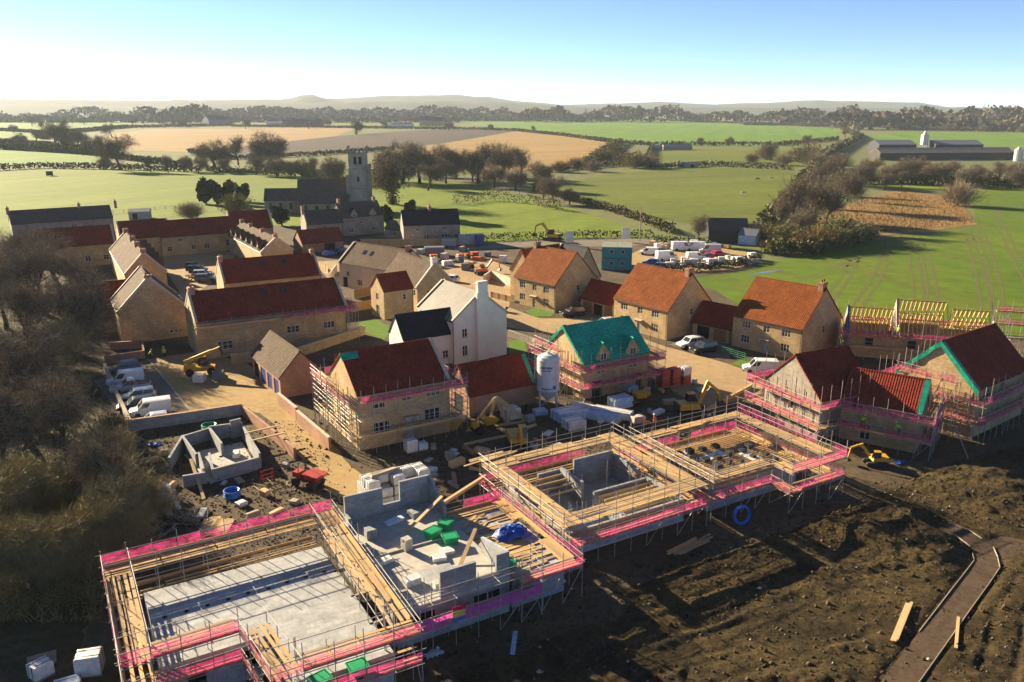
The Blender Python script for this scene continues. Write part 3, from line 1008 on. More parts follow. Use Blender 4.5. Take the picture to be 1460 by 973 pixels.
trees(YEWT, ((294, 291, 40), (310, 293, 36), (328, 290, 36), (346, 288, 30)), 'dark evergreen in the clump in the middle of the church meadow', 'evergreens in the meadow clump', wide=1.0)
px_tree(BUSH[1], 336, 304, 30, 'pale leafless bush before the evergreen clump in the meadow', None, cat='bush', base=4.0)
px_tree(BUSH[0], 272, 312, 26, 'spreading bare bush behind the long red roofed house', None, cat='bush', base=4.0, wide=1.2)
px_tree(YEWT[0], 402, 322, 32, 'rounded dark yew beside the church chancel', None, wide=1.2)
px_tree(YEWT[1], 552, 322, 32, 'clipped dark yew beside the dormered cottages', None)
px_tree(YEWT[0], 584, 308, 26, 'small clipped yew behind the slate roofed cottage', None)
px_tree(BARE[2], 996, 350, 46, 'slender bare tree beside the dark hut above the van compound', None)
px_tree(IVYT[1], 1082, 346, 32, 'squat ivy covered tree against the dark hut', None, wide=1.3)
trees(IVYT, ((508, 192, 22),), 'lone dark tree between the distant farm and the ploughed strip', None)
for i in range(64):
    x = R.uniform(-60, 1500)
    y = R.uniform(171, 183) if x < 640 else R.uniform(169.5, 174)
    px_tree(BARE, x, y, R.uniform(8, 15), 'distant bare tree on the plain below the hills', 'distant trees on the plain')
px_tree(YEWT[0], 913, 172, 24, 'tall dark conifer on the skyline above the bright field', None, wide=.7)
for x in (835, 848, 855):
    px_tree(YEWT[1], x, 167, 13, 'thin dark poplar on the skyline beside the conifer', 'poplars on the skyline', wide=.35)

# the thicket beside the car park
LBL = 'twiggy olive brown tree in the thicket beside the car park'
for (x, y, h, k) in ((-40, 850, 8, 3), (60, 835, 7.5, 1), (110, 822, 7, 3), (160, 815, 8, 1), (30, 770, 9, 3), (145, 752, 9, 2), (188, 775, 8, 3),
                     (10, 680, 10, 2), (62, 665, 10, 0), (96, 660, 9, 2), (150, 690, 7, 3), (20, 590, 11, 0), (-40, 640, 11, 1),
                     (40, 510, 12, 2), (95, 500, 12, 0), (10, 470, 12, 2), (65, 450, 13, 0), (112, 448, 11, 2), (30, 415, 12, 2), (85, 410, 12, 0), (-30, 520, 12, 2), (-50, 450, 11, 0),
                     (-20, 400, 12, 2), (80, 530, 9, 1), (48, 830, 7, 1)):
    p = at(x, y)
    if y < 520 or k in (0, 2):
        BARE[k]((p.x, p.y, .03), h / 8.6, 'tall bare grey brown tree among the denser olive trees of the thicket', 'bare trees of the thicket', wide=1.0)
    else:
        THICK[k]((p.x, p.y, .03), h / 10, LBL, 'trees of the thicket', wide=1.05)
for (x, y) in ((150, 855), (20, 880), (90, 860), (190, 740), (205, 800), (165, 620), (60, 620), (30, 540), (140, 700), (85, 690), (120, 470), (110, 560), (70, 540), (10, 730), (60, 740)):
    p = at(x, y)
    BUSH[R.choice((0, 1, 1))]((p.x, p.y, .03), R.uniform(.5, .8), 'low leafy bramble bush under the thicket trees', 'brambles under the thicket', 'bush')


def hedge(pts, h, w, size, label, m=None, density=1.0, top=.35, group=None, z=0.05, name='hedge', kind=None):
    """A field hedge along pixel points."""
    m = m or [HEDGE, HEDGEG]
    ww = [at(*p) for p in pts]
    C = []
    for a, b in zip(ww[:-1], ww[1:]):
        L = (b - a).length
        n = int(L * h * w * density / (size ** 2) * 1.3) + 8
        t = NR.rand(n)
        base = np.array(a[:])[None] * (1 - t[:, None]) + np.array(b[:])[None] * t[:, None]
        hh = 1.35 * h * (1 - top * fbm(base[:, 0] * .2, base[:, 1] * .2, 1.0, 3, 7) * 2 * (NR.rand(n) ** .6)[:])
        zz = NR.rand(n) ** .7 * hh
        off = NR.normal(size=(n, 2)) * w * .3
        C.append(np.stack([base[:, 0] + off[:, 0], base[:, 1] + off[:, 1], z + zz], 1))
    C = np.concatenate(C)
    V, Q = cards(C, size, NR)
    V[:, 2] = np.maximum(V[:, 2], .03)
    o = put(name, np_mesh(name, V, Q, m, (NR.rand(len(Q)) < .4).astype(int) if len(m) > 1 else None))
    return tag(o, label, 'hedge' if not kind else None, group, kind)


hedge(((-60, 246), (60, 240), (160, 242), (300, 246), (430, 252), (492, 262)), 3.2, 2.6, .8, 'long hedge along the far side of the church meadow')
hedge(((-200, 205), (0, 203), (70, 208), (150, 225), (270, 240)), 3.5, 3, 1.0, 'hedge running down from the pale field past the spinney')
hedge(((0, 213), (90, 218), (142, 222)), 6, 8, 1.2, 'overgrown dark hedge of the spinney beside the stubble')
hedge(((60, 199), (75, 192), (180, 183), (330, 180)), 5, 5, 1.6, 'dark hedge between the upper green field and the stubble')
hedge(((640, 184), (735, 187), (800, 194), (880, 205), (930, 208), (1110, 208), (1195, 200)), 3.5, 3, 1.5, 'hedge along the foot of the bright green field')
hedge(((0, 171.5), (240, 171), (420, 170)), 5, 6, 2.5, 'thin distant hedge below the grey wood')
hedge(((640, 172), (780, 167.3), (960, 172.5), (1205, 183)), 3.5, 4, 2.0, 'hedge along the top of the bright green field')
hedge(((1060, 179), (1220, 180), (1300, 186), (1460, 189), (1700, 191)), 5, 6, 2.0, 'hedge above the far green field by the barns')
hedge(((780, 246), (840, 240), (900, 236), (940, 241), (1010, 237), (1130, 243)), 3, 2.5, .8, 'hedge between the horse pasture and the field above it')
hedge(((645, 292), (700, 286), (760, 292), (800, 302)), 3.6, 1.6, .4, 'thin sapling hedge crossing the church side meadow', [TWIG, HEDGE], .4)
hedge(((760, 268), (800, 283), (870, 302), (920, 318), (960, 335)), 2.5, 2.5, .5, 'rough hedge between the meadow and the horse pasture')
hedge(((1085, 328), (1118, 300), (1145, 258), (1165, 238)), 4, 4, .8, 'thick hedge along the horse pasture edge under the tree belt')
hedge(((1200, 262), (1280, 262), (1380, 266), (1460, 268), (1700, 276)), 4.5, 5, .9, 'thick hedge between the reed bed and the barns')
hedge(((330, 181), (420, 182), (520, 183.5), (640, 185)), 4, 4, 1.4, 'dark hedge between the distant farms and the ploughed strip')
hedge(((480, 171.5), (560, 172), (640, 173.5)), 5, 6, 2.0, 'distant hedge below the gabled farmhouse')
hedge(((-200, 188), (0, 187), (70, 191)), 4, 5, 1.6, 'hedge across the pale upper fields beyond the spinney')
hedge(((1200, 184), (1226, 198), (1195, 214), (1170, 228)), 5, 5, 1.4, 'tall hedge running down beside the huge barn')
hedge(((884, 206), (862, 220), (845, 234)), 5, 5, 1.1, 'thorny hedge down the side of the golden stubble')
hedge(((930, 210), (924, 226), (926, 240)), 3, 3, 1.0, 'hedge beside the grey stable block')
hedge(((270, 218), (330, 228), (440, 223), (560, 214)), 3, 3, 1.0, 'hedge along the foot of the dark ploughed strip')
trees(BARE, ((20, 190, 13), (60, 186, 14), (120, 178, 13), (190, 181, 14), (250, 182, 12), (350, 184, 14), (440, 184, 12), (545, 184, 12), (640, 186, 14), (700, 186, 10), (760, 190, 11), (1000, 208, 12), (1040, 208, 14), (1150, 206, 14), (1205, 198, 16), (1222, 192, 14), (1460, 190, 14), (1400, 188, 12), (1350, 188, 12), (1290, 186, 12)), 'bare tree standing in a far field hedge', 'trees in the far hedges')
hedge(((1095, 362), (1150, 362), (1215, 346), (1240, 338)), 3.2, 5, .6, 'dark bramble hedge at the head of the green crop', density=1.3)
hedge(((640, 346), (760, 341), (930, 337)), 1.8, 1.4, .4, 'clipped hedge along the lane beyond the site', [HEDGEG, IVY])
hedge(((950, 387), (1010, 386), (1062, 378), (1085, 371)), 1.5, 1.6, .35, 'low dark hedge on the bank below the van compound', [IVY, HEDGE], 1.4, z=.1)
hedge(((930, 345), (990, 350), (1010, 348)), 1.8, 2.0, .35, 'scruffy hedge behind the van compound')
hedge(((266, 401), (305, 397)), 1.1, 1.0, .25, 'short clipped hedge beside the parked cars in the courtyard', [HEDGEG], 1.5, z=.1)

# woods far off that read as one mass
for (xa, xb, D_, h, seed) in ((-350, 720, 2700, 36, 1), (300, 800, 2600, 40, 2), (225, 310, 2100, 40, 3), (740, 1200, 2300, 40, 4), (1090, 1800, 1900, 38, 5), (1180, 1800, 1500, 26, 6), (1230, 1800, 1700, 34, 7), (-350, 660, 2250, 17, 8), (640, 900, 2450, 22, 9)):
    a, b = Vector(((xa - CX) / FPX * D_, D_, 0)), Vector(((xb - CX) / FPX * D_, D_, 0))
    L = abs(b.x - a.x)
    n = int(min(L * 3.4, 7000))
    t = NR.rand(n)
    prof = fbm(t * L / 60., t * 0, 1.0, 4, seed + 50)
    zz = NR.rand(n) ** .6 * h * np.clip(-.1 + 1.75 * prof, .12, 1.1)
    C = np.stack([a.x + (b.x - a.x) * t, a.y + NR.normal(size=n) * 25, zz], 1)
    V, Q = cards(C, 7.0 if h > 14 else 6.0, NR)
    V[:, 2] = np.maximum(V[:, 2], .05)
    tag(put('woodland', np_mesh('woodland', V, Q, FARWOOD)), 'distant belt of bare woodland on the plain', None, None, 'stuff')
# dry reeds and undergrowth
poly = [(1165, 318), (1235, 284), (1290, 275), (1360, 288), (1390, 318), (1300, 330), (1200, 335)]
C = []
for i in range(5200):
    k = R.randrange(len(poly)); j = (k + 1) % len(poly)
    a, b = R.random(), R.random() ** .5
    x = 1285 + ((poly[k][0] * (1 - a) + poly[j][0] * a) - 1285) * b
    y = 306 + ((poly[k][1] * (1 - a) + poly[j][1] * a) - 306) * b
    p = at(x, y); C.append((p.x, p.y, .08))
C = np.array(C)
V, Q = twig_quads(C, NR.normal(size=C.shape) * .25 + np.array((0, 0, 1.)), NR.uniform(.3, .9, len(C)), np.full(len(C), .16))
REEDM = plain('reed_stems', (.28, .17, .06), (.19, .115, .045), .05, .9, .1)
tag(put('reeds', np_mesh('reeds', V, Q, REEDM)), 'dry golden reeds filling the reed bed', None, None, 'stuff')
C = []
for i in range(9000):
    x, y = R.uniform(-60, 215), R.uniform(380, 890)
    if x < 60 + (y - 380) * .45 and x < 208 - max(0, y - 760) * .35:
        p = at(x, y); C.append((p.x, p.y, .03))
C = np.array(C)
V, Q = twig_quads(C, NR.normal(size=C.shape) * .5 + np.array((0, 0, .8)), NR.uniform(.4, 1.5, len(C)), np.full(len(C), .07))
tag(put('undergrowth', np_mesh('undergrowth', V, Q, TWIGO)), 'tangled undergrowth below the thicket trees', None, None, 'stuff')

# ------------------------------------------------------------------ buildings
WIN = {}


def window_meshes(w, h, lights, fm):
    key = (round(w, 2), round(h, 2), lights, fm.name)
    if key not in WIN:
        f, d = .075, .07
        mb = MB()
        mb.box(0, f, -d, 0, 0, h).box(w - f, w, -d, 0, 0, h).box(f, w - f, -d, 0, 0, f).box(f, w - f, -d, 0, h - f, h)
        for i in range(1, lights):
            x = w * i / lights
            mb.box(x - .045, x + .045, -d, 0, f, h - f)
        if h > 1.0:
            mb.box(f, w - f, -d * .8, -.01, h * .55 - .02, h * .55 + .02)
        p = MB().box(f * .5, w - f * .5, -d * .6, -d * .4, f * .5, h - f * .5)
        s = MB().box(-.08, w + .08, -.16, .1, -.1, 0)
        WIN[key] = (mb.mesh('window', fm), p.mesh('pane', GLASS), s.mesh('sill', COPING))
    return WIN[key]


def house(name, label, p, wall=STONE, roof=T_ORANGE, op=None, chim=(), coping=(), cat='house', ov=.22, frame=FRAMEW, group=None,
          gut=True, roofm=True, ridge=True, z0=-.1, dorm=0, rooflights=(), chim_m=None, z=.05, thick=.14, trim=True):
    x, y, th, L, W, he, hr = p
    root = thing(name, label, cat, (x, y, z), th, group)
    hl, hw = L / 2, W / 2
    op = op or {}
    mb = MB()
    FAC = {'n': ((-hl, -hw), (1, 0), (0, -1), L), 'f': ((hl, hw), (-1, 0), (0, 1), L), '1': ((hl, -hw), (0, 1), (1, 0), W), '0': ((-hl, hw), (0, -1), (-1, 0), W)}
    for k, (o, t, n, ln) in FAC.items():
        holes = []
        for (fr, za, w, h, kind) in op.get(k, ()):
            s = fr * ln if fr <= 1 else fr
            holes.append((max(s - w / 2, .15), min(s + w / 2, ln - .15), za, min(za + h, he - .08), kind))
        xs = sorted({0, ln, *[a for h in holes for a in h[:2]]})
        zs = sorted({z0, he, *[a for h in holes for a in h[2:4]]})

        def pt(s, zz, dp=0):
            return (o[0] + t[0] * s - n[0] * dp, o[1] + t[1] * s - n[1] * dp, zz)
        for a, b in zip(xs[:-1], xs[1:]):
            for c, d in zip(zs[:-1], zs[1:]):
                ms, mz = (a + b) / 2, (c + d) / 2
                if any(h[0] < ms < h[1] and h[2] < mz < h[3] for h in holes):
                    continue
                mb.face([pt(a, c), pt(b, c), pt(b, d), pt(a, d)])
        for (a, b, c, d, kind) in holes:
            dp = .16
            for q in ([pt(a, c), pt(a, c, dp), pt(a, d, dp), pt(a, d)], [pt(b, c, dp), pt(b, c), pt(b, d), pt(b, d, dp)],
                      [pt(a, c), pt(b, c), pt(b, c, dp), pt(a, c, dp)], [pt(a, d, dp), pt(b, d, dp), pt(b, d), pt(a, d)]):
                mb.face(q)
            w, h = b - a, d - c
            loc = pt(a, c, dp - .02)
            rz = math.atan2(t[1], t[0])
            if kind[0] == 'w':
                lights = int(kind[1:] or 2)
                fm, pm, sm = window_meshes(w, h, lights, frame)
                wo = put('window', fm, root, loc, (0, 0, rz))
                put('pane', pm, wo)
                put('sill', sm, wo)
            elif kind[0] in 'dg':
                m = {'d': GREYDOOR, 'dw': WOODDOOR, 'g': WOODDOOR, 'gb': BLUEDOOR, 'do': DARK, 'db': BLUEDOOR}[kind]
                db = MB().box(0, w, -.04, .02, 0, h)
                if kind[0] == 'g':
                    for i in range(6):
                        db.box(w * (i + .08) / 6, w * (i + .92) / 6, -.055, -.04, .06, h - .06)
                elif kind != 'do':
                    for i in range(2):
                        for j in range(2):
                            db.box(w * (.12 + .42 * i), w * (.46 + .42 * i), -.055, -.04, h * (.08 + .46 * j), h * (.46 + .46 * j))
                do = db.build('garage_door' if kind[0] == 'g' else ('doorway' if kind == 'do' else 'door'), m, root)
                do.location = loc; do.rotation_euler = (0, 0, rz)
                if kind in ('d', 'dw'):
                    ho = MB().box(w * .8, w * .86, -.1, -.04, h * .46, h * .52).build('handle', IRON)
                    ho.parent = do
                    ca = MB().box(-.35, w + .35, -.75, .02, h + .12, h + .22).box(-.2, -.1, -.55, .02, h - .3, h + .12).box(w + .1, w + .2, -.55, .02, h - .3, h + .12).build('canopy', COPING)
                    ca.parent = root; ca.location = pt(a, c, .03); ca.rotation_euler = (0, 0, rz)
    for sx in (-1, 1):
        tri = [(sx * hl, -hw, he), (sx * hl, hw, he), (sx * hl, 0, hr - .02)]
        mb.face(tri if sx > 0 else [tri[1], tri[0], tri[2]])
    mb.build('wall', wall, root)
    if not roofm:
        return root
    # roof: two slopes with thickness
    sl = Vector((hw, hr - he)).normalized()
    ey, ez = hw + ov * sl.x, he - ov * sl.y
    vo = -.02 if coping else .12
    x0 = -hl - (.12 if '0' not in coping else -.28)
    x1 = hl + (.12 if '1' not in coping else -.28)
    rb = MB()
    for s in (-1, 1):
        nx, nz = s * sl.y, sl.x
        a = [(x0, s * ey, ez), (x1, s * ey, ez), (x1, 0, hr), (x0, 0, hr)]
        if s > 0:
            a = [a[1], a[0], a[3], a[2]]
        rb.hexa([tuple(v) for v in a] + [(v[0], v[1] + nx * thick, v[2] + nz * thick) for v in a])
    ro = rb.build('roof', roof, root)
    if ridge:
        rt = MB()
        n = max(2, int((x1 - x0) / .45))
        for i in range(n):
            xa, xb = x0 + (x1 - x0) * i / n, x0 + (x1 - x0) * (i + .97) / n
            rt.loft([[(xx, .17 * math.cos(a_), hr + .08 + .16 * math.sin(a_)) for a_ in (0, .8, 1.57, 2.35, 3.14)] for xx in (xa, xb)])
        rt.build('ridge_tiles', roof, ro)
    for e in coping:
        sx = -1 if e == '0' else 1
        for s in (-1, 1):
            cm = MB()
            xa, xb = sorted((sx * (hl - .3), sx * (hl + .07)))
            c0 = [(xa, s * (hw + .1), he - .1), (xb, s * (hw + .1), he - .1), (xb, 0, hr), (xa, 0, hr)]
            if s > 0:
                c0 = [c0[1], c0[0], c0[3], c0[2]]
            cm.hexa(c0 + [(v[0], v[1] + s * sl.y * .34, v[2] + sl.x * .34) for v in c0])
            cm.build('coping', COPING, root)
    for (cx_, wx, wy, hh, yy) in chim:
        cm = MB()
        zb = hr - abs(yy) * (hr - he) / hw - .9
        zt = hr + hh
        cm.box(cx_ - wx / 2, cx_ + wx / 2, yy - wy / 2, yy + wy / 2, zb, zt)
        cm.box(cx_ - wx / 2 - .07, cx_ + wx / 2 + .07, yy - wy / 2 - .07, yy + wy / 2 + .07, zt - .28, zt - .12)
        for s in (-.25, .25):
            cm.lathe([(.13, zt), (.11, zt + .35), (.13, zt + .4)], 8, 1, c=(cx_, yy + s * wy, 0))
        cm.build('chimney', [chim_m or BRICK, T_ORANGE], ro)
    for (fx, fs, s) in rooflights:
        yy = s * hw * (1 - fs); zz = hr - abs(yy) * (hr - he) / hw
        nn = Vector((0, s * sl.y, sl.x)); tt = Vector((0, s * sl.x, -sl.y))
        c = Vector((fx * L - hl, yy, zz)) + nn * (thick + .05)
        X1 = Vector((.4, 0, 0)); Y1 = tt * .55
        MB().hexa([c - X1 - Y1 - nn * .05, c + X1 - Y1 - nn * .05, c + X1 + Y1 - nn * .05, c - X1 + Y1 - nn * .05, c - X1 - Y1 + nn * .03, c + X1 - Y1 + nn * .03, c + X1 + Y1 + nn * .03, c - X1 + Y1 + nn * .03]).build('rooflight', GLASS, ro)
    if gut:
        for s in (-1, 1):
            MB().tube((-hl, s * (ey + .05), ez - .02), (hl, s * (ey + .05), ez - .02), .065, n=6).build('gutter', IRON, root)
        for sx, s in ((1, -1), (-1, 1)):
            MB().tube((sx * (hl - .12), s * (hw + .07), 0), (sx * (hl - .12), s * (hw + .07), ez), .045, n=6).build('downpipe', IRON, root)
    # small dormers in a row along one slope (s = -1 or 1)
    if dorm:
        nD, sd = dorm
        for i in range(nD):
            cx_ = -hl + L * (i + .6) / (nD + .2)
            yb = sd * (hw + .02)
            w2, hh = 1.1, 1.5
            zt = he + .95
            yt = sd * max(.2, hw * (1 - (hh + .3) / (hr - he)))
            d = MB()
            d.face([(cx_ - w2, yb, he - .1), (cx_ + w2, yb, he - .1), (cx_ + w2, yb, zt), (cx_, yb, zt + hh), (cx_ - w2, yb, zt)])
            for q in (-1, 1):
                d.face([(cx_ + q * w2, yb, he - .1), (cx_ + q * w2, yb, zt), (cx_ + q * w2, sd * hw * .5, zt), (cx_ + q * w2, sd * hw * .95, he - .1)])
            do = d.build('dormer', wall, root)
            q_ = MB()
            for q in (-1, 1):
                aa = [(cx_ + q * (w2 + .18), yb + sd * .12, zt - .2), (cx_, yb + sd * .12, zt + hh + .05), (cx_, yt, zt + hh + .05), (cx_ + q * (w2 + .18), sd * hw * .45, zt - .2)]
                q_.face(aa if q * sd > 0 else aa[::-1])
                q_.face([(v[0], v[1], v[2] - .12) for v in (aa[::-1] if q * sd > 0 else aa)])
                q_.face([aa[0], aa[1], (aa[1][0], aa[1][1], aa[1][2] - .12), (aa[0][0], aa[0][1], aa[0][2] - .12)])
            q_.build('dormer_roof', roof, do)
            fm, pm, sm = window_meshes(1.0, 1.0, 2, frame)
            wo = put('dormer_window', fm, do, (cx_ - .5 * (-sd), yb + sd * .06, he + .05), (0, 0, 0 if sd < 0 else math.pi))
            put('pane', pm, do, (cx_ - .5 * (-sd), yb + sd * .06, he + .05), (0, 0, 0 if sd < 0 else math.pi))
    return root


def base_px(a, b, W, he, hr, push=True):
    """Parameters of a house from two pixels at the foot of its near long wall (left to right)."""
    p, q = at(*a), at(*b)
    d = q - p; th = math.atan2(d.y, d.x); L = d.length
    c = (p + q) / 2 + Vector((-math.sin(th), math.cos(th), 0)) * W / 2
    return (c.x, c.y, th, L, W, he, hr)


FRONT = [(.2, 1.0, 1.5, 1.25, 'w3'), (.5, .1, 1.0, 2.1, 'd'), (.78, 1.0, 1.5, 1.25, 'w3'), (.2, 3.4, 1.5, 1.15, 'w3'), (.5, 3.4, 1.1, 1.15, 'w2'), (.78, 3.4, 1.5, 1.15, 'w3')]
GAB = [(.55, 3.4, .7, 1.1, 'w1')]
H2 = (8.44, 157.15, -.84, 11.3, 11.2, 5.3, 10.7)
H3 = (26.05, 138.6, -.9, 12.2, 11.2, 4.95, 10.4)
H4 = (43.83, 126.79, -.84, 12.0, 11.8, 5.1, 10.4)
house('detached_house', 'honey stone house with orange roof, small lawn before its door', H2, op={'n': FRONT, '1': GAB + [(.6, 1.0, .8, 1.2, 'w1')]}, chim=((-5.2, .8, 1.3, .9, 0),))
house('detached_house', 'honey stone house with orange roof between the two low garages', H3, op={'n': FRONT, '1': GAB}, chim=((5.5, .8, 1.3, 1.0, 0),))
house('detached_house', 'honey stone house with orange roof behind the white van', H4, op={'n': FRONT, '1': GAB}, chim=((5.4, .8, 1.3, 1.0, 0),))
house('house_wing', 'narrow stone gabled wing adjoining the stone house with the small lawn', (6.3, 166.5, .73, 12, 6.6, 5.3, 9.6), op={'0': [(.6, 1.0, .8, 1.2, 'w1'), (.6, 3.4, .8, 1.1, 'w1')]}, chim=(), ridge=True)
house('garage', 'low double garage with red roof beside the parked dark car', (17.67, 149.05, -.86, 8.1, 5.7, 2.7, 5.8), wall=STONE, roof=T_RED, op={'n': [(.22, .1, 2.4, 2.1, 'g'), (.55, .1, 2.2, 2.1, 'do'), (.85, .1, 1.8, 2.1, 'g')]}, cat='garage')
house('garage', 'low double garage with red roof behind the white and dark cars', (34.9, 132.6, -.8, 7.2, 5.7, 2.5, 5.5), wall=STONE, roof=T_RED, op={'n': [(.28, .1, 2.4, 2.0, 'do'), (.72, .1, 2.4, 2.0, 'g')]}, cat='garage')
house('slate_house', 'low building with dark blue slate roof behind the orange roofed house', (12.8, 166.6, -.84, 7.5, 8.0, 3.6, 9.8), roof=T_SLATE, coping=('0',))
HG = (11.59, 108.54, .54, 10.9, 9.6, 5.0, 8.9)
house('roofless_house', 'stone house under scaffold with bright green roofing membrane', HG, roof=MEMBRANE, op={'n': [(.2, .1, 1.6, 2.2, 'do'), (.6, .9, 1.4, 1.2, 'w3'), (.85, .1, 1.0, 2.1, 'do'), (.25, 3.2, 1.3, 1.2, 'w2'), (.75, 3.2, 1.3, 1.2, 'w2')], '0': [(.4, .9, 1.0, 1.2, 'w2')]}, gut=False, ridge=False, dorm=(2, -1))
HM = (-14.53, 91.77, .54, 11.2, 9.25, 6.6, 10.2)
house('stone_house', 'stone house under scaffold with dark red roof and white packs before it', HM, roof=T_RED, op={'n': [(.24, 1.6, 2.0, 1.4, 'w3'), (.55, .1, 1.1, 2.8, 'd'), (.8, 2.0, 2.0, 1.4, 'w3'), (.22, 4.6, 1.5, 1.2, 'w2'), (.52, 4.9, 1.2, 1.0, 'w2'), (.82, 4.9, 1.8, 1.0, 'w3')], '0': [(.5, 1.5, .9, 1.2, 'w1')]}, gut=False, coping=('1',))
house('garage', 'brick garage with red tiled roof behind the leaning roof trusses', (-2.64, 100.08, .56, 9.6, 5.4, 2.8, 6.0), wall=BRICK, roof=T_RED, op={'0': [(.5, .1, 2.4, 2.2, 'do')]}, cat='garage', gut=False)
HWP = (-7.87, 124.2, -.97, 11.2, 9.4, 6.7, 10.4)
hw_ = house('white_house', 'tall white rendered house with pale roof and broad gable chimney', HWP, wall=RENDERW, roof=T_PALE, op={'1': [(.2, 1.1, .9, 1.6, 'w2'), (.2, 4.0, .9, 1.3, 'w2')], 'n': [(.3, 3.9, 1.0, 1.2, 'w2')]}, coping=('0', '1'))
MB().box(5.62, 6.3, -1.0, 1.0, -.1, 10.6).box(5.62, 6.3, -.85, .85, 10.6, 12.3).box(5.52, 6.4, -.95, .95, 11.9, 12.05).build('chimney_breast', RENDERW, hw_)
house('white_wing', 'white rendered wing with dark slate roof joined to the tall white house', (-12.9, 118.4, .55, 9.6, 5.2, 4.7, 7.8), wall=RENDERW, roof=T_SLATE, op={'0': [(.5, 2.4, 1.3, 1.2, 'w2')], 'n': [(.7, 1.0, 1.0, 1.2, 'w2')]}, ov=.1)
house('stone_house', 'small stone gabled house with deep red roof beside the yellow fence', (-22.1, 147.74, .62, 6.0, 5.2, 5.3, 7.8), roof=T_RED, op={'0': [(.5, .3, 1.3, 2.0, 'w2'), (.5, 3.3, 1.0, 1.2, 'w2')], 'n': [(.7, 3.2, .6, 1.1, 'w1')]})
house('stone_house', 'stone house with pale weathered roof joined to the small red roofed gable', (-18.4, 157.5, -.98, 14.5, 7.6, 4.9, 8.9), roof=T_BROWN, op={'n': [(.9, 3.0, .8, 1.1, 'w1')], '1': [(.3, 3.0, .7, 1.1, 'w1')]}, coping=('1',), chim=((6.8, .7, 1.1, 1.2, 0),), chim_m=RENDERW)
house('rendered_house', 'cream rendered house with speckled tiled roof and two rooflights', (-27.2, 171.3, -.66, 17.5, 9.2, 5.3, 8.9), wall=CREAM, roof=T_BROWN, op={'n': [(.15, 2.6, .8, 1.0, 'w1'), (.1, .1, 1.4, 2.2, 'do'), (.35, 1.0, 1.6, 1.2, 'w3'), (.7, 1.0, 1.6, 1.2, 'w3')]}, coping=('0',), chim=((7.6, .8, 1.2, 1.0, 0),), rooflights=((.3, .6, -1), (.42, .6, -1)))
BL = (-39.74, 129.25, .51, 23.4, 10.0, 5.95, 9.5)
house('long_house', 'long stone building with dark red roof behind the yellow telehandler', BL, roof=T_RED, op={'n': [(.17, 1.2, 2.2, 1.3, 'w3'), (.46, 1.2, 2.2, 1.3, 'w3'), (.62, 2.4, 2.0, 1.2, 'w3'), (.87, 2.4, 1.8, 1.2, 'w3')]}, coping=('0', '1'), chim=((-11.2, .9, 1.2, .9, 0),), rooflights=((.48, .78, -1), (.61, .78, -1)))
house('long_house', 'long stone building with red roof behind the scaffolded long roof', (-48.0, 159.2, .48, 18.4, 9.4, 5.4, 8.8), roof=T_RED, coping=('0', '1'), chim=((-8.8, .8, 1.1, .9, 0), (8.8, .8, 1.1, .9, 0)), rooflights=((.43, .72, -1), (.66, .72, -1)))
house('long_house', 'long red roofed stone house behind the courtyard of parked cars', (-84.4, 217.8, .6, 18.6, 7.8, 5.0, 8.6), roof=T_RED, op={'n': [(.1, 1.2, 1.2, 1.3, 'w2'), (.42, 1.2, 1.2, 1.3, 'w2'), (.6, 1.2, 1.4, 1.3, 'w2'), (.9, 1.4, 1.2, 1.6, 'w2'), (.25, 3.6, 1.0, .9, 'w2')]}, coping=(), rooflights=((.46, .5, -1), (.62, .5, -1)))
house('stone_house', 'red roofed stone house with pale copings beside the church yew', (-73.3, 228.9, .53, 11.2, 8.0, 5.2, 9.4), roof=T_RED, op={'n': [(.8, 1.2, 1.0, 1.3, 'w2')]}, coping=('0', '1'))
house('terrace', 'stone terrace with pale sunlit roof and a row of red dormers', (-63.6, 205.2, -1.02, 32, 7.4, 4.5, 7.6), roof=T_BROWN, op={'1': [(.6, 1.2, .8, 1.2, 'w1')]}, coping=('1',), chim=((-15.8, .8, 1.0, .8, 0), (-7, .8, 1.0, .8, 0), (4, .8, 1.0, .8, 0), (15, .8, 1.0, .8, 0)), dorm=(6, -1), cat='terrace')
house('terrace', 'stone terrace beside the thicket with pale roof and stepped red dormers', (-82.2, 177.5, -1.05, 34, 7.6, 4.9, 8.9), roof=T_BROWN, coping=('0', '1'), chim=((-16.6, .8, 1.1, .9, 0), (-3, .8, 1.1, .9, 0), (6, .8, 1.1, .9, 0), (16.2, .8, 1.1, .9, 0)), dorm=(5, 1), cat='terrace')
BF = (-61.6, 135.4, -1.06, 11.4, 10.2, 5.2, 10.4)
house('stone_house', 'stone house with tall blank gable facing the parked vans', BF, roof=T_BROWN, op={'1': [(.75, .9, .5, .6, 'w1'), (.82, .9, .4, .6, 'w1')], 'n': [(.4, 1.2, .9, 1.2, 'w2')]}, coping=('0', '1'), chim=((5.0, .7, 1.2, .5, 0),))
house('garage_row', 'low row of garages with long red roof beside the thicket', (-75.6, 149.5, .52, 15, 6.6, 2.7, 5.8), wall=STONE, roof=T_RED, op={'n': [(.3, .1, 2.4, 2.1, 'do'), (.55, .1, 2.4, 2.1, 'g'), (.82, .1, 2.4, 2.1, 'do')]}, cat='garage')
house('stone_house', 'red roofed stone house half hidden behind the thicket trees', (-106, 199, .55, 16, 8.0, 5.2, 9.0), roof=T_RED, op={'n': [(.6, 1.2, 1.2, 1.3, 'w2'), (.85, 1.2, 1.2, 1.3, 'w2')]}, coping=('1',))
house('stone_house', 'red roofed house with pale copings behind the stepped dormer terrace', (-95.5, 212, .55, 12, 8.0, 5.2, 9.0), roof=T_RED, coping=('0', '1'))
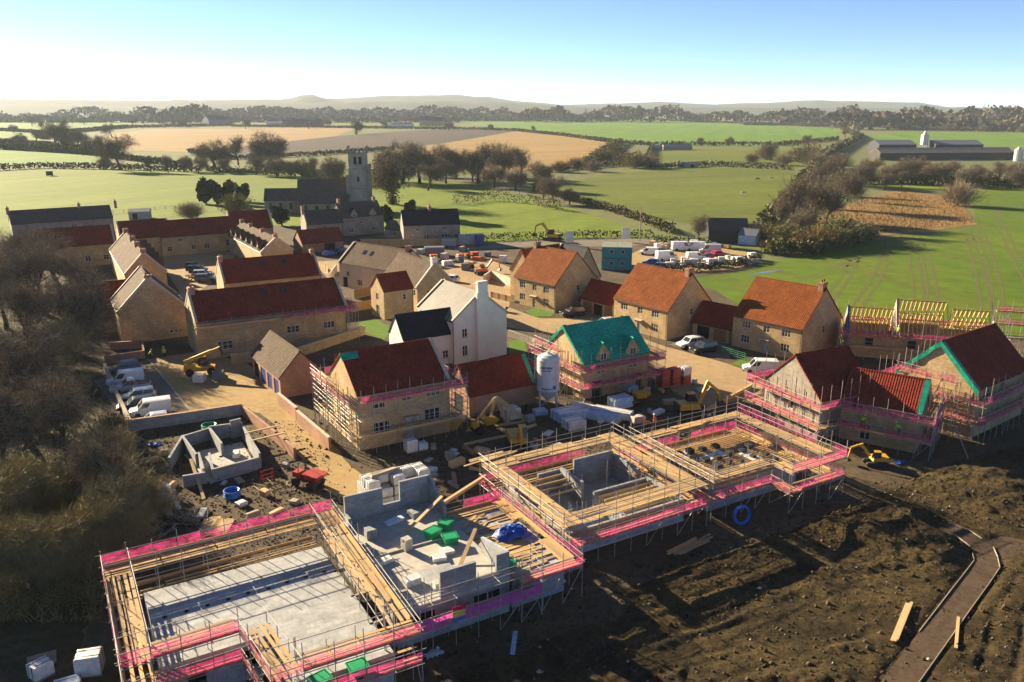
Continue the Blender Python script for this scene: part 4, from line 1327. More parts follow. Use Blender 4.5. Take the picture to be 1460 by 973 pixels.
house('garage', 'brick garage with blue doors and a steep half sunlit tiled roof', (-31.4, 108.8, -.99, 12.4, 5.8, 2.9, 6.0), wall=BRICK, roof=T_BROWN, op={'n': [(.14, .1, 2.3, 2.2, 'do'), (.4, .1, 2.3, 2.2, 'gb'), (.63, .1, 2.0, 2.2, 'gb'), (.86, .1, 2.0, 2.2, 'gb')]}, cat='garage', gut=False)
house('garage', 'low brick garage with red roof and two cars before it', (-52.1, 220.1, .58, 11.6, 7.0, 2.6, 5.6), wall=BRICK, roof=T_RED, op={'n': [(.25, .1, 2.4, 2.1, 'g'), (.65, .1, 3.0, 2.1, 'do')]}, cat='garage')

# the scaffolded houses by the crop
HR = (37.0, 93.9, .45, 8.4, 9.0, 4.8, 9.0)
house('stone_house', 'scaffolded stone house with dark red roof turning a corner', HR, roof=T_RED, op={'n': [(.3, .9, 1.4, 1.2, 'w3'), (.8, 3.3, 1.5, 1.2, 'w3')], '0': [(.5, 2.4, .8, 1.0, 'w1')]}, gut=False, wall=STONE_OLD)
HRW = (43.2, 89.3, -.6, 8.2, 6.6, 4.7, 7.6)
house('stone_wing', 'scaffolded stone wing with red roof and green sheeted gable end', HRW, roof=T_RED, op={'n': [(.35, .4, 1.2, 1.8, 'w2'), (.2, 3.4, 1.4, 1.1, 'w2')]}, gut=False)
HE = (55.6, 96.2, .64, 13.4, 9.4, 6.0, 10.6)
house('stone_house', 'scaffolded stone house with plain dark red roof and green edged gable', HE, roof=T_RED, op={'n': [(.2, 4.4, 1.4, 1.2, 'w3'), (.5, 4.4, 1.4, 1.2, 'w3'), (.25, .6, 1.2, 1.6, 'w2')], '0': [(.3, .1, 1.4, 2.2, 'do'), (.25, 2.9, 1.2, 1.2, 'do')]}, gut=False)

# open roof: stone walls, party wall and bare rafters
HT = (60.0, 122.0, .0, 19.0, 7.6, 4.6, 8.0)


def rafter_house():
    p0 = at(1206, 508)
    th, L, W = -.3, 20.0, 7.5
    u_ = Vector((math.cos(th), math.sin(th), 0)); v_ = Vector((-math.sin(th), math.cos(th), 0))
    c = p0 + u_ * L / 2 + v_ * W / 2
    root = house('roofless_house', 'stone house row with bare timber rafters beside the green crop', (c.x, c.y, th, L, W, 3.6, 3.62), roofm=False, gut=False, op={'n': [(.15, 1.9, 1.2, 1.2, 'do'), (.45, 1.9, 1.2, 1.2, 'do'), (.8, 1.9, 1.2, 1.2, 'do')]})
    hl, hw = L / 2, W / 2
    for (x0, x1, he, hr, wall_) in ((-hl + .1, -3.4, 3.6, 7.0, True), (-3.0, 3.8, 4.2, 8.6, True), (4.6, hl - .1, 3.7, 7.6, False)):
        if he > 3.65:
            MB().box(x0 - .2, x1, -hw, -hw + .3, 3.6, he).box(x0 - .2, x1, hw - .3, hw, 3.6, he).build('raised_wall', STONE, root)
        if wall_:
            MB().loft([[(x0 + d, -hw, he), (x0 + d, hw, he), (x0 + d, 0, hr + .15)] for d in (-.3, 0)]).build('party_wall', STONE_OLD, root)
        rn = MB().beam((0, -hw - .35, he - .3), (0, 0, hr), .08, .2).mesh('rafter', RAFTER)
        rf = MB().beam((0, hw + .35, he - .3), (0, 0, hr), .08, .2).mesh('rafter', RAFTER)
        n = int((x1 - x0) / .6)
        for i in range(n + 1):
            x = x0 + .15 + i * .6
            put('rafter', rn, root, (x, 0, 0)); put('rafter', rf, root, (x, 0, 0))
            if i % 3 == 0:
                MB().beam((x + .1, -hw * .55, he + (hr - he) * .45), (x + .1, hw * .55, he + (hr - he) * .45), .06, .14).build('collar_tie', RAFTER, root)
        for s in (-1, 1):
            y, z = s * hw * .55, he + (hr - he) * .45 - .16
            MB().beam((x0, y, z), (x1, y, z), .1, .16).build('purlin', RAFTER, root)
        MB().beam((x0, 0, hr - .05), (x1, 0, hr - .05), .05, .22).build('ridge_board', RAFTER, root)
    MB().loft([[(-hl - .12, -hw - .2, 3.5), (-hl - .12, -hw - .2, 3.75), (-hl - .12, 0, 7.3), (-hl - .12, 0, 7.05)], [(-hl + .1, -hw - .2, 3.5), (-hl + .1, -hw - .2, 3.75), (-hl + .1, 0, 7.3), (-hl + .1, 0, 7.05)]]).build('verge_sheet', BLUETARP, root)
    return c, th, L, W


RT = rafter_house()
# green sheeting on the open verges of the scaffolded roofs


def verge_sheet(p, end, label, wide=.7, sides=(-1, 1), m=GREENSHEET, t0=0.0, deep=.35):
    x, y, th, L, W, he, hr = p
    root = thing('verge_sheeting', label, 'sheeting', (x, y, .05), th)
    sx = 1 if end == '1' else -1
    for s in sides:
        mb = MB()
        n = 8
        pr = None
        for i in range(n + 1):
            t = t0 + (1 - t0) * i / n
            yy, zz = s * (W / 2 + .2) * (1 - t), he - .15 + (hr - he + .2) * t + .16
            j = R.uniform(-.12, .12)
            cur = [(sx * (L / 2 - deep), yy, zz + .03), (sx * (L / 2 + .22), yy, zz + .02), (sx * (L / 2 + .2 + j * .5), yy, zz - wide + j)]
            if pr:
                for k in range(2):
                    mb.face([pr[k], cur[k], cur[k + 1], pr[k + 1]])
            pr = cur
        mb.build('green_sheet', m, root)
    return root


verge_sheet(HE, '0', 'ragged green sheeting along the gable of the scaffolded red roof', .7)
verge_sheet(HRW, '1', 'green sheeting over the gable end of the scaffolded wing', 1.5)
verge_sheet(HG, '0', 'pale green sheeting at the ridge of the membrane roof', .5)
verge_sheet((-2.64, 100.08, .56, 9.6, 5.4, 2.8, 6.0), '1', 'narrow green sheet edging the brick garage roof', .2)
verge_sheet(HM, '0', 'scrap of green sheet on the ridge end above the stone gable', .25, (-1,), t0=.8, deep=1.8)

# ------------------------------------------------------------------ church and old cottages
t = at(514, 301)
ch = thing('church', 'grey stone church with battlemented tower, dark nave roof and lower chancel', 'church', (t.x, t.y, .05), .12)
mb = MB()
s = 3.7
for a, b, zz0, zz1 in ((s, s, 0, 8.5), (s - .22, s - .22, 8.5, 15.5), (s - .4, s - .4, 15.5, 21.4)):
    mb.box(-a, a, -b, b, zz0, zz1)
mb.build('tower', courses('pale_tower_stone', (.44, .4, .33), (.34, .31, .25), (.3, .27, .22), .5, .22), ch)  # lighter copy of the church stone, sunlight put into its colour
mb = MB()
for zz in (8.4, 15.4, 21.2):
    mb.box(-s - .02, s + .02, -s - .02, s + .02, zz, zz + .3)
mb.build('string_course', STONE_OLD, ch)
for sx in (-1, 1):
    for sy in (-1, 1):
        MB().box(sx * s - .7, sx * s + .7, sy * s - .7, sy * s + .7, 0, 13.5 if sx < 0 else 17).build('buttress', STONE_OLD, ch)
        MB().box(sx * (s - .4) - .3, sx * (s - .4) + .3, sy * (s - .4) - .3, sy * (s - .4) + .3, 21.4, 23.6).build('pinnacle', STONE_OLD, ch)
for i in range(4):
    for sx, sy in ((1, 0), (-1, 0), (0, 1), (0, -1)):
        q = -2.2 + i * 1.47
        x0, y0 = (sx * 3.15, q) if sx else (q, sy * 3.15)
        MB().box(x0 - .35, x0 + .35, y0 - .35, y0 + .35, 21.4, 22.7).build('merlon', STONE_OLD, ch)
for zz in (17.2,):
    for k in (-.9, .9):
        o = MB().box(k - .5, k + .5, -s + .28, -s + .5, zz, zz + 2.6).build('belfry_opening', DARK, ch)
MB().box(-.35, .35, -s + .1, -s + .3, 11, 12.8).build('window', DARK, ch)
MB().tube((0, 0, 21.4), (0, 0, 27), .06).build('flagpole', FRAMEW, ch)
mb = MB()
mb.box(-22, -3.6, -4.5, 4.5, 0, 6.0).face([(-22, -4.5, 6), (-22, 4.5, 6), (-22, 0, 11.6)][::-1])
mb.build('nave_wall', STONE_OLD, ch)


def slopes(name, x0, x1, hw, he, hr, m, yoff=0):
    b = MB()
    for sg in (-1, 1):
        a = [(x0, yoff + sg * (hw + .3), he - .2), (x1, yoff + sg * (hw + .3), he - .2), (x1, yoff, hr), (x0, yoff, hr)]
        if sg > 0:
            a = [a[1], a[0], a[3], a[2]]
        b.hexa(a + [(v[0], v[1], v[2] + .25) for v in a])
    return b.build(name, m, ch)


slopes('nave_roof', -22.2, -3.5, 4.5, 6.0, 11.6, T_OLD)
MB().box(-21, -4, -8.6, -4.5, 0, 3.8).build('aisle_wall', STONE_OLD, ch)
MB().hexa([(-21.3, -9, 3.6), (-3.8, -9, 3.6), (-3.8, -4.6, 6.3), (-21.3, -4.6, 6.3), (-21.3, -9, 3.85), (-3.8, -9, 3.85), (-3.8, -4.6, 6.55), (-21.3, -4.6, 6.55)]).build('aisle_roof', T_OLD, ch)
MB().box(-34, -22, -3.6, 3.6, 0, 4.6).face([(-34, -3.6, 4.6), (-34, 3.6, 4.6), (-34, 0, 8.4)][::-1]).build('chancel_wall', STONE_OLD, ch)
slopes('chancel_roof', -34.2, -22, 3.6, 4.6, 8.4, T_OLD)
for i in range(4):
    MB().box(-19.5 + i * 4, -18.3 + i * 4, -8.66, -8.5, 1.2, 3.0).build('window', GLASS, ch)
for i in range(3):
    MB().box(-32.4 + i * 3.6, -31.4 + i * 3.6, -3.66, -3.5, 1.4, 3.6).build('window', GLASS, ch)

old = dict(wall=STONE_OLD, roof=T_OLD)
house('cottage', 'old stone cottage with two white dormers below the church', base_px((490, 338), (548, 332), 8, 5.6, 9.4), op={'n': [(.2, 1, 1.2, 1.2, 'w2'), (.75, 1, 1.2, 1.2, 'w2'), (.45, 3.4, 1.1, 1.0, 'w2')]}, chim=((-6, .8, 1, 1.4, 0), (5.8, .8, 1, 1.2, 0)), dorm=(2, -1), **old)
house('cottage', 'lower stone cottage with brick chimney adjoining the dormered cottage', base_px((438, 342), (490, 338.5), 7.5, 4.4, 7.8), op={'n': [(.3, 1, 1.2, 1.2, 'w2'), (.7, 1, 1.2, 1.2, 'w2'), (.5, 3, 1, .9, 'w2')]}, chim=((-5.4, .8, 1, 1.4, 0),), coping=('0',), **old)
house('cottage', 'old cottage with long slate roof behind the timber yard fence', base_px((576, 348), (656, 345), 8, 5.2, 8.8), wall=STONE_OLD, roof=T_SLATE, op={'n': [(.15, 1, 1.4, 1.3, 'w2'), (.4, 1, 1.4, 1.3, 'w2'), (.75, .8, 2.4, 1.6, 'w3'), (.25, 3.4, 1.0, 1.0, 'w2'), (.72, 3.4, 1.2, 1.0, 'w2')]}, chim=((0, .8, 1, 1.2, 0),))
house('lean_to', 'small grey stone lean to beside the dormered cottage', base_px((549, 338), (575, 342), 5, 2.6, 4.6), op={'n': [(.5, .8, 1.2, 1.1, 'w2')]}, **old)
house('farmhouse', 'long low dark roofed house at the edge of the church meadow', base_px((20, 345), (164, 334), 8, 5.0, 8.2), wall=STONE_OLD, roof=T_OLD, chim=((-13.5, .8, 1, 1.2, 0), (5, .8, 1, 1.2, 0), (15, .8, 1, 1.4, 0)), op={'n': [(.3, 2.6, 1.2, 1.2, 'w2'), (.6, 2.6, 1.4, 1.2, 'w2')]})
sh = base_px((184, 314), (214, 313), 5, 2.6, 3.4)
o = house('field_shed', 'small pale flat roofed shed standing in the meadow', sh, wall=GREYDOOR, roof=CONC, cat='shed', gut=False, ridge=False, op={'n': [(.3, .1, 1.6, 2, 'do')]})
house('barn', 'distant grey barn beside the blue shed on the plain', base_px((298, 179), (332, 178.5), 30, 12, 20), wall=LEAD, roof=T_SLATE, cat='barn', gut=False)
house('barn', 'long low dark barn beside the stubble field', base_px((412, 181), (462, 180), 22, 9, 14), wall=IRON, roof=T_OLD, cat='barn', gut=False)
house('barn', 'pale open sided shed next to the long dark barn', base_px((380, 180), (412, 180), 18, 6, 9), wall=CONC, roof=LEAD, cat='barn', gut=False)
house('farmhouse', 'pale distant farmhouse with two gables above the ploughed strip', base_px((598, 180), (616, 180), 20, 11, 19), wall=STONE, roof=T_OLD, gut=False)
house('farmhouse', 'pale twin of the distant gabled farmhouse above the ploughed strip', base_px((617, 180), (634, 179.5), 20, 10, 18), wall=STONE, roof=T_OLD, gut=False)
house('farm_shed', 'white low shed beside the distant gabled farmhouse', base_px((560, 182), (590, 181), 12, 6, 8), wall=RENDERW, roof=LEAD, cat='shed', gut=False)
# big barns beside the far green field
tin = plain('barn_sheeting', (.42, .3, .2), (.34, .24, .16), .3, .8)
house('barn', 'huge dark sided barn with long brown sheeted roof', base_px((1254, 229), (1444, 228), 14, 5.2, 8.4), wall=plain('barn_boards', (.07, .062, .055), None, 1, .9), roof=tin, cat='barn', gut=False)
for (a, b, lab) in (((1252, 222), (1305, 222), 'pale gabled barn roof rising behind the huge brown barn'), ((1332, 222), (1400, 222), 'second pale barn roof behind the huge brown barn, beside the hopper')):
    house('barn', lab, base_px(a, b, 20, 8.5, 11.5), wall=IRON, roof=LEAD, cat='barn', gut=False)
p = at(1324, 222)
hp = thing('grain_hopper', 'pale grain hopper tower standing between the barns', 'hopper', (p.x, p.y + 10, .05))
MB().box(-2.2, 2.2, -2.2, 2.2, 8, 16).build('bin', RENDERW, hp)
MB().lathe([(2.2, 16), (.6, 19)], 8).build('cap', RENDERW, hp)
for sx in (-2, 2):
    for sy in (-2, 2):
        MB().beam((sx, sy, 0), (sx, sy, 8), .3, .3).build('leg', STEEL, hp)
p = at(1450, 230)
sl_ = thing('farm_silo', 'small white silo by the end of the huge barn', 'silo', (p.x, p.y, .05))
MB().lathe([(2.5, 0), (2.5, 8), (.4, 10)], 12).build('drum', RENDERW, sl_)
MB().box(2.5, 3.2, -.4, .4, 0, 8.5).build('ladder_cage', STEEL, sl_)
p = at(1040, 347)
house('hut', 'dark timber hut with blue lean to at the foot of the horse pasture', (p.x, p.y + 4, -.1, 11, 7, 3.4, 6.4), wall=IRON, roof=T_OLD, cat='hut', gut=False)
p = at(1058, 348)
house('hut', 'small pale blue shed against the dark hut', (p.x + 2, p.y, -.6, 5, 4.5, 2.6, 4.2), wall=WRAPB, roof=LEAD, cat='shed', gut=False)
for (x, y, w, lab) in ((971, 239, 6, 'small pale field shelter at the top of the horse pasture'), (986, 239, 8, 'dark field shelter next to the pale one above the pasture')):
    p = at(x, y)
    house('field_shelter', lab, (p.x, p.y, .05, w, 4, 2.4, 3.2), wall=GREYTIMBER, roof=LEAD, cat='shelter', gut=False, op={'n': [(.5, .1, 2.6, 2.0, 'do')]})
p = at(965, 214)
house('stable', 'long low grey stable block above the pasture', (p.x, p.y, .03, 26, 9, 3, 5), wall=GREYTIMBER, roof=LEAD, cat='stable', gut=False)
p = at(945, 214)
house('stable', 'small blue stable beside the long grey block', (p.x - 6, p.y - 4, .03, 9, 6, 3, 4.2), wall=LEAD, roof=LEAD, cat='stable', gut=False)

# teal site cabins, stacked two by two
for i, (dx, dz) in enumerate(((0, 0), (1, 0), (0, 1), (1, 1))):
    p = at(868, 386)
    lab = ('teal site cabin on the ground floor of the stack', 'teal site cabin on the upper floor of the stack')[dz]
    th = -.12
    q = Vector((p.x, p.y, .1)) + Vector((math.cos(th), math.sin(th), 0)) * (dx * 3.55)
    cb = thing('site_cabin', lab, 'cabin', (q.x, q.y, .1 + dz * 2.75), th, 'teal site cabins')
    b = MB().box(-1.7, 1.7, 0, 8, .1, 2.6)
    for k in range(14):
        b.box(-1.75, -1.7, .25 + k * .55, .5 + k * .55, .2, 2.5).box(1.7, 1.75, .25 + k * .55, .5 + k * .55, .2, 2.5)
    b.build('shell', TEAL, cb)
    MB().box(-1.74, 1.74, -.04, 8.04, 2.6, 2.74).build('roof_sheet', plain('cabin_roof', (.25, .25, .19), (.18, .19, .15), .6, .6), cb)
    for sx in (-1.66, 1.66):
        for yy in (.06, 7.94):
            MB().box(sx - .09, sx + .09, yy - .09, yy + .09, 0, 2.6).build('corner_post', TEAL, cb)
    fm, pm, sm = window_meshes(.9, .9, 1, FRAMEW)
    w = put('window', fm, cb, (-.9 if dx else .1, -.02, 1.2)); put('pane', pm, w)

# ------------------------------------------------------------------ scaffolding
TUBE = MB().tube((0, 0, 0), (0, 0, 1), .03, n=6).mesh('tube', STEEL)
BRD = MB().box(-.5, .5, -.115, .115, 0, .045).mesh('scaffold_board', BOARD)
TOEB = MB().box(-.5, .5, -.02, .02, 0, .22).mesh('toe_board', TOE)
PLATE = MB().box(-.09, .09, -.09, .09, 0, .012).mesh('base_plate', STEEL)
NETM = {}


def net_mesh(m, k):
    if (m.name, k) not in NETM:
        rs = random.Random(k)
        mb = MB()
        nx, nz = 6, 3
        P_ = [[(i / nx - .5, rs.uniform(-.05, .05), j / nz + (rs.uniform(-.07, .03) if j == nz else 0)) for j in range(nz + 1)] for i in range(nx + 1)]
        for i in range(nx):
            for j in range(nz):
                mb.face([P_[i][j], P_[i + 1][j], P_[i + 1][j + 1], P_[i][j + 1]])
        NETM[(m.name, k)] = mb.mesh('debris_net', m)
    return NETM[(m.name, k)]


def rod(name, root, p, q, me=None):
    p, q = Vector(p), Vector(q)
    d = q - p
    o = put(name, me or TUBE, root, p)
    o.rotation_mode = 'QUATERNION'
    o.rotation_quaternion = d.to_track_quat('Z', 'Y')
    o.scale = (1, 1, d.length)
    return o


def scaffold(label, loc, th, pts, lifts, top=1.6, bay=1.75, width=1.25, closed=True, net=NETP, group=None, zg=-.05, inner=True, brace=2, skip=(), gap=.06, innertop=.8):
    """Independent tied scaffold along an outline pts (local, outer line, counter-clockwise)."""
    root = thing('scaffold', label, 'scaffolding', loc, th, group)
    pts = [Vector((*p, 0)) for p in pts]
    n = len(pts)
    segs = [(pts[i], pts[(i + 1) % n], pts[i - 1], pts[(i + 2) % n]) for i in range(n if closed else n - 1)]
    zt = max(l['z'] for l in lifts)
    for si, (A, B, PA, NB) in enumerate(segs):
        d = (B - A); L = d.length; d = d / L
        nin = Vector((-d.y, d.x, 0))
        convA = (A - PA).cross(d).z > 0 if closed or si > 0 else False
        nb = max(1, round(L / bay))
        for i in range(nb + (1 if (not closed and si == len(segs) - 1) else 0)):
            s = A + d * (L * i / nb)
            h = zt + top + R.uniform(-.25, .75)
            q = s + Vector((R.uniform(-.05, .05), R.uniform(-.05, .05), 0))
            rod('standard', root, (*s[:2], zg), (*q[:2], h))
            put('base_plate', PLATE, root, (s.x, s.y, zg))
            if inner and (i > 0 or not convA):
                s2 = s + nin * width
                rod('standard', root, (*s2[:2], zg), (*s2[:2], zt + innertop + R.uniform(-.5, .7)))
            elif inner and convA:
                s2 = s + nin * width + d * width
                rod('standard', root, (*s2[:2], zg), (*s2[:2], zt + innertop + R.uniform(-.4, .6)))
        for li, l in enumerate(lifts):
            if si in l.get('skip', ()):
                continue
            z = l['z'] + si * .007
            e = .35
            for off, zz in [(0, z - .09), (width, z - .09)] + ([(0, z + .5), (0, z + 1.0)] if l.get('rail', True) else []) + ([(width, z + 1.0)] if l.get('irail') else []):
                a, b = A + nin * off - d * e * R.random(), B + nin * off + d * e * R.random()
                rod('ledger', root, (a.x, a.y, zz), (b.x, b.y, zz))
            for i in range(nb):
                s = A + d * (L * (i + .04) / nb)
                a, b = s - nin * .25 * R.random(), s + nin * (width + .25 * R.random())
                rod('transom', root, (a.x, a.y, z - .04), (b.x, b.y, z - .04))
            if l.get('boards', True):
                s0 = width if convA else 0.0
                Lb = L - s0
                nl = max(1, round(Lb / 3.9))
                for i in range(nl):
                    for j in range(l.get('rows', 4)):
                        if R.random() < l.get('miss', gap):
                            continue
                        c = A + d * (s0 + Lb * (i + .5) / nl) + nin * (.15 + j * (width - .27) / max(1, l.get('rows', 4) - 1))
                        o = put('scaffold_board', BRD, root, (c.x + R.uniform(-.04, .04), c.y, z + R.uniform(0, .012) + (.03 if R.random() < .1 else 0)), (0, 0, math.atan2(d.y, d.x) + R.uniform(-.008, .008)), (Lb / nl * R.uniform(.96, .995), 1, 1))
                if l.get('toe', True):
                    for i in range(nl):
                        c = A + d * (s0 + Lb * (i + .5) / nl) + nin * .05
                        put('toe_board', TOEB, root, (c.x, c.y, z + .05), (0, 0, math.atan2(d.y, d.x)), (Lb / nl * .99, 1, 1))
            nt_ = l.get('net', True)
            if nt_ is True or (nt_ and si in nt_):
                for i in range(nb):
                    if R.random() < .06:
                        continue
                    c = A + d * (L * (i + .5) / nb) - nin * .045
                    put('debris_net', net_mesh(net, R.randrange(4)), root, (c.x, c.y, z + .06), (R.uniform(-.03, .03), 0, math.atan2(d.y, d.x)), (L / nb * .97, 1, R.uniform(.8, 1.0)))
        for k in range(min(brace, nb)):
            i = R.randrange(nb)
            a, b = A + d * (L * i / nb) - nin * .06, A + d * (L * (i + 1) / nb) - nin * .06
            zl = lifts[0]['z']
            rod('brace', root, (a.x, a.y, zg + .1), (b.x, b.y, zl + .1))
    return root


O30 = UVA
# --- plot 1: finished upper floor slab
plot = thing('half_built_house', 'half built block house with a pale concrete upper floor', 'building', (0, 0, .05), O30)
loop = [(3, 49.3), (9.9, 49.3), (9.9, 43.4), (16.2, 43.4), (16.2, 58.8), (3, 58.8)]


def prism(loop_, z0, z1):
    b = MB()
    b.face([(x, y, z1) for x, y in loop_])
    b.face([(x, y, z0) for x, y in loop_][::-1])
    for i in range(len(loop_)):
        a, c = loop_[i], loop_[(i + 1) % len(loop_)]
        b.face([(*a, z0), (*c, z0), (*c, z1), (*a, z1)])
    return b


prism(loop, 2.72, 3.0).build('floor_slab', SLAB, plot)
lo2 = [(3.15, 49.45), (10.05, 49.45), (10.05, 43.55), (16.05, 43.55), (16.05, 58.65), (3.15, 58.65)]
for i in range(len(lo2)):
    a, c = Vector(lo2[i]), Vector(lo2[(i + 1) % len(lo2)])
    dd = (c - a).normalized(); L = (c - a).length
    w = MB()
    m = max(1, int(L // 3))
    xs = [0]
    for k in range(m):
        s0 = L * (k + .35) / m; s1 = L * (k + .68) / m
        w.beam((*(a + dd * xs[-1]), 1.35), (*(a + dd * s0), 1.35), .3, 2.7)
        w.beam((*(a + dd * s0), .45), (*(a + dd * s1), .45), .3, .9)
        w.beam((*(a + dd * s0), 2.5), (*(a + dd * s1), 2.5), .3, .4)
        xs.append(s1)
    w.beam((*(a + dd * xs[-1]), 1.35), (*(c), 1.35), .3, 2.7)
    w.build('block_wall', BLOCK, plot)
for i in range(9):
    MB().lathe([(.17, 3.002), (.17, 3.006)], 12, c=(3.9 + i * 1.42, 54.9 + R.uniform(-.1, .1), 0)).build('service_hole', DARK, plot)
for i in range(3):
    MB().beam((15.9, 47 + i * 3.8, 2.9), (17.4, 47.2 + i * 3.8, 2.9), .2, .2).build('prop_beam', GREYTIMBER, plot)
scaffold('scaffold with pink netting round the pale concrete upper floor', (0, 0, .05), O30,
         [(.65, 47.9), (7.6, 48.0), (8.2, 42.2), (17.6, 42.0), (18.0, 61.2), (.65, 60.9)],
         [dict(z=2.55, boards=True, net=(0, 1, 2), skip=(3,), miss=.3), dict(z=4.65, net=(0, 1, 2, 4, 5), irail=True, rows=5)], top=1.4, width=1.8)
# extra boards heaped along the deck between the two plots
hp_ = thing('board_stack', 'long loose scaffold boards heaped on the deck beside the block walls', 'boards', (*uv(16.8, 52)[:2], 4.76), O30 + math.pi / 2)
for i in range(14):
    put('plank', BRD, hp_, (R.uniform(-4.5, 5), -.5 + (i % 7) * .17, .05 * (i // 7) + R.uniform(0, .01)), (0, 0, R.uniform(-.03, .03)), (3.9, 1, 1))

# --- plot 2: block walls rising from the upper floor
plot2 = thing('half_built_house', 'half built house of bare grey block walls with a shaded floor', 'building', (0, 0, .05), O30)
prism([(17.9, 47.3), (27.2, 47.3), (27.2, 61.8), (19, 61.8), (19, 60.4), (17.9, 60.4)], 2.75, 3.0).build('floor_slab', CONC, plot2)


def bw(a, b, z0, z1, th_=.12, parent=plot2, m=BLOCK, name='block_wall', z1b=None):
    """A straight wall piece; its top may fall from z1 to z1b."""
    a, b = Vector((*a, 0)), Vector((*b, 0))
    d = (b - a).normalized(); n_ = Vector((-d.y, d.x, 0)) * th_
    z1b = z1 if z1b is None else z1b
    o = [a - n_, b - n_, b + n_, a + n_]
    mb_ = MB().hexa([(p.x, p.y, z0) for p in o] + [(p.x, p.y, zz) for p, zz in zip(o, (z1, z1b, z1b, z1))])
    return mb_.build(name, m, parent)


for a, b in (((18.0, 47.45), (27.1, 47.45)), ((27.05, 47.6), (27.05, 61.6)), ((27.0, 61.65), (18.1, 61.65)), ((18.05, 60.2), (18.05, 47.6))):
    bw(a, b, 0, 2.74)
for (u0, u1) in ((18.6, 20.9), (24.1, 26.3)):
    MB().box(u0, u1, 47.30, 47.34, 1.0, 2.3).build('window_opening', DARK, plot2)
    MB().box(u0 - .1, u1 + .1, 47.26, 47.32, .88, 1.0).build('window_frame', FRAMEW, plot2)
    MB().box((u0 + u1) / 2 - .05, (u0 + u1) / 2 + .05, 47.27, 47.31, 1.0, 2.3).build('window_frame', FRAMEW, plot2)
bw((18.05, 60.0), (18.05, 48.3), 3.0, 4.5)
bw((18.05, 48.3), (18.05, 47.6), 3.0, 4.6)
bw((18.0, 47.45), (18.9, 47.45), 3.0, 4.5)
bw((21.4, 47.45), (24.3, 47.45), 3.0, 5.1)
bw((24.3, 47.45), (26.0, 47.45), 3.0, 3.7)
bw((26.0, 47.45), (27.1, 47.45), 3.0, 5.15)
bw((27.05, 47.6), (27.05, 48.7), 3.0, 5.1, z1b=4.9)
bw((27.05, 48.7), (27.05, 51.6), 3.0, 4.9, z1b=4.3)
bw((27.05, 58.4), (27.05, 61.5), 3.0, 3.9, z1b=5.6)
bw((27.0, 61.65), (24.2, 61.65), 3.0, 5.6)
bw((24.2, 61.65), (22.6, 61.65), 3.0, 3.8)
bw((22.6, 61.65), (19.2, 61.65), 3.0, 5.4)
bw((19.2, 61.6), (19.2, 60.4), 3.0, 3.9)
bw((19.1, 60.3), (18.1, 60.3), 3.0, 3.4)
bw((19.0, 55.0), (25.0, 55.0), 3.004, 3.12, .06, m=CONC)
MB().box(21.4, 24.0, 48.5, 51.4, 3.004, 3.09).build('floor_patch', SLAB, plot2)
scaffold('scaffold bays before the bare grey block walls', (0, 0, .05), O30, [(18.2, 45.7), (29.0, 45.7), (29.0, 47.4)],
         [dict(z=1.9, net=(0, 1), miss=.12), dict(z=3.9, boards=False, net=False)], top=1.6, closed=False, net=NETL)
# deck of plot two's open side
deck = thing('timber_deck', 'boarded deck with pink netting beside the blue tarpaulin', 'deck', (0, 0, .05), O30)
prism([(27.4, 47.6), (32.4, 47.6), (32.4, 58.0), (27.4, 58.0)], 2.5, 2.7).build('deck_base', SLAB, deck)
for i in range(44):
    o = put('scaffold_board', BRD, deck, (R.uniform(28.2, 31.6), 47.9 + i * .235 + R.uniform(-.06, .06), 2.71 + R.uniform(0, .05)), (0, 0, R.choice((0, 0, 0, .12, -.2, .6)) + R.uniform(-.05, .05)), (R.uniform(1.6, 3.9), 1, 1))
for a, b in (((27.5, 47.7), (32.2, 47.7)), ((32.2, 47.7), (32.2, 57.8)), ((32.2, 57.8), (27.5, 57.8))):
    bw(a, b, 0, 2.5, parent=deck)
scaffold('scaffold with bright pink netting round the boarded deck', (0, 0, .05), O30, [(27.6, 46.2), (33.0, 46.2), (33.1, 59.0), (27.2, 59.0)],
         [dict(z=2.75, net=True)], top=1.6, closed=False, width=1.15, inner=False)

# --- plot 3: the double courtyard
plot3 = thing('half_built_house', 'half built block house with an open shaded interior', 'building', (0, 0, .05), O30)
prism([(35.3, 51.6), (48.2, 51.6), (48.2, 62.6), (35.3, 62.6)], -.1, .2).build('ground_floor', CONC, plot3)
for i in range(9):
    MB().beam((35.6, 53 + i * 1.1, 2.2), (41.3, 53 + i * 1.1, 2.2), .08, .2).build('joist', TIMBER, plot3) if i > 4 else MB().beam((41.8, 52.6 + i * .9, 2.1), (47.9, 52.6 + i * .9, 2.1), .08, .2).build('joist', TIMBER, plot3)
for a, b, h in (((35.4, 51.7), (48.1, 51.7), 2.3), ((48.05, 51.9), (48.05, 57), 2.4), ((48.05, 58.2), (48.05, 62.4), 2.7), ((48.0, 62.5), (43.2, 62.5), 3.1), ((42.0, 62.5), (39.0, 62.5), 2.5), ((37.2, 62.5), (35.5, 62.5), 2.7),
                ((35.45, 62.3), (35.45, 57), 2.5), ((35.45, 55.8), (35.45, 51.9), 2.3), ((41.5, 62.2), (41.5, 58.4), 2.8), ((41.6, 56.8), (47.8, 56.8), 2.4), ((41.5, 51.9), (41.5, 54.5), 2.3)):
    bw(a, b, .2, h, parent=plot3)
for i in range(10):
    o = put('prop', TUBE, plot3, (36.5 + (i % 5) * 2.4 + R.uniform(-.4, .4), 53 + (i // 5) * 5 + R.uniform(-.5, .5), .2), (0, 0, 0), (1, 1, R.uniform(2.8, 4.4)))
plot4 = thing('half_built_house', 'half built house with black pads set out over its boarded floor', 'building', (0, 0, .05), O30)
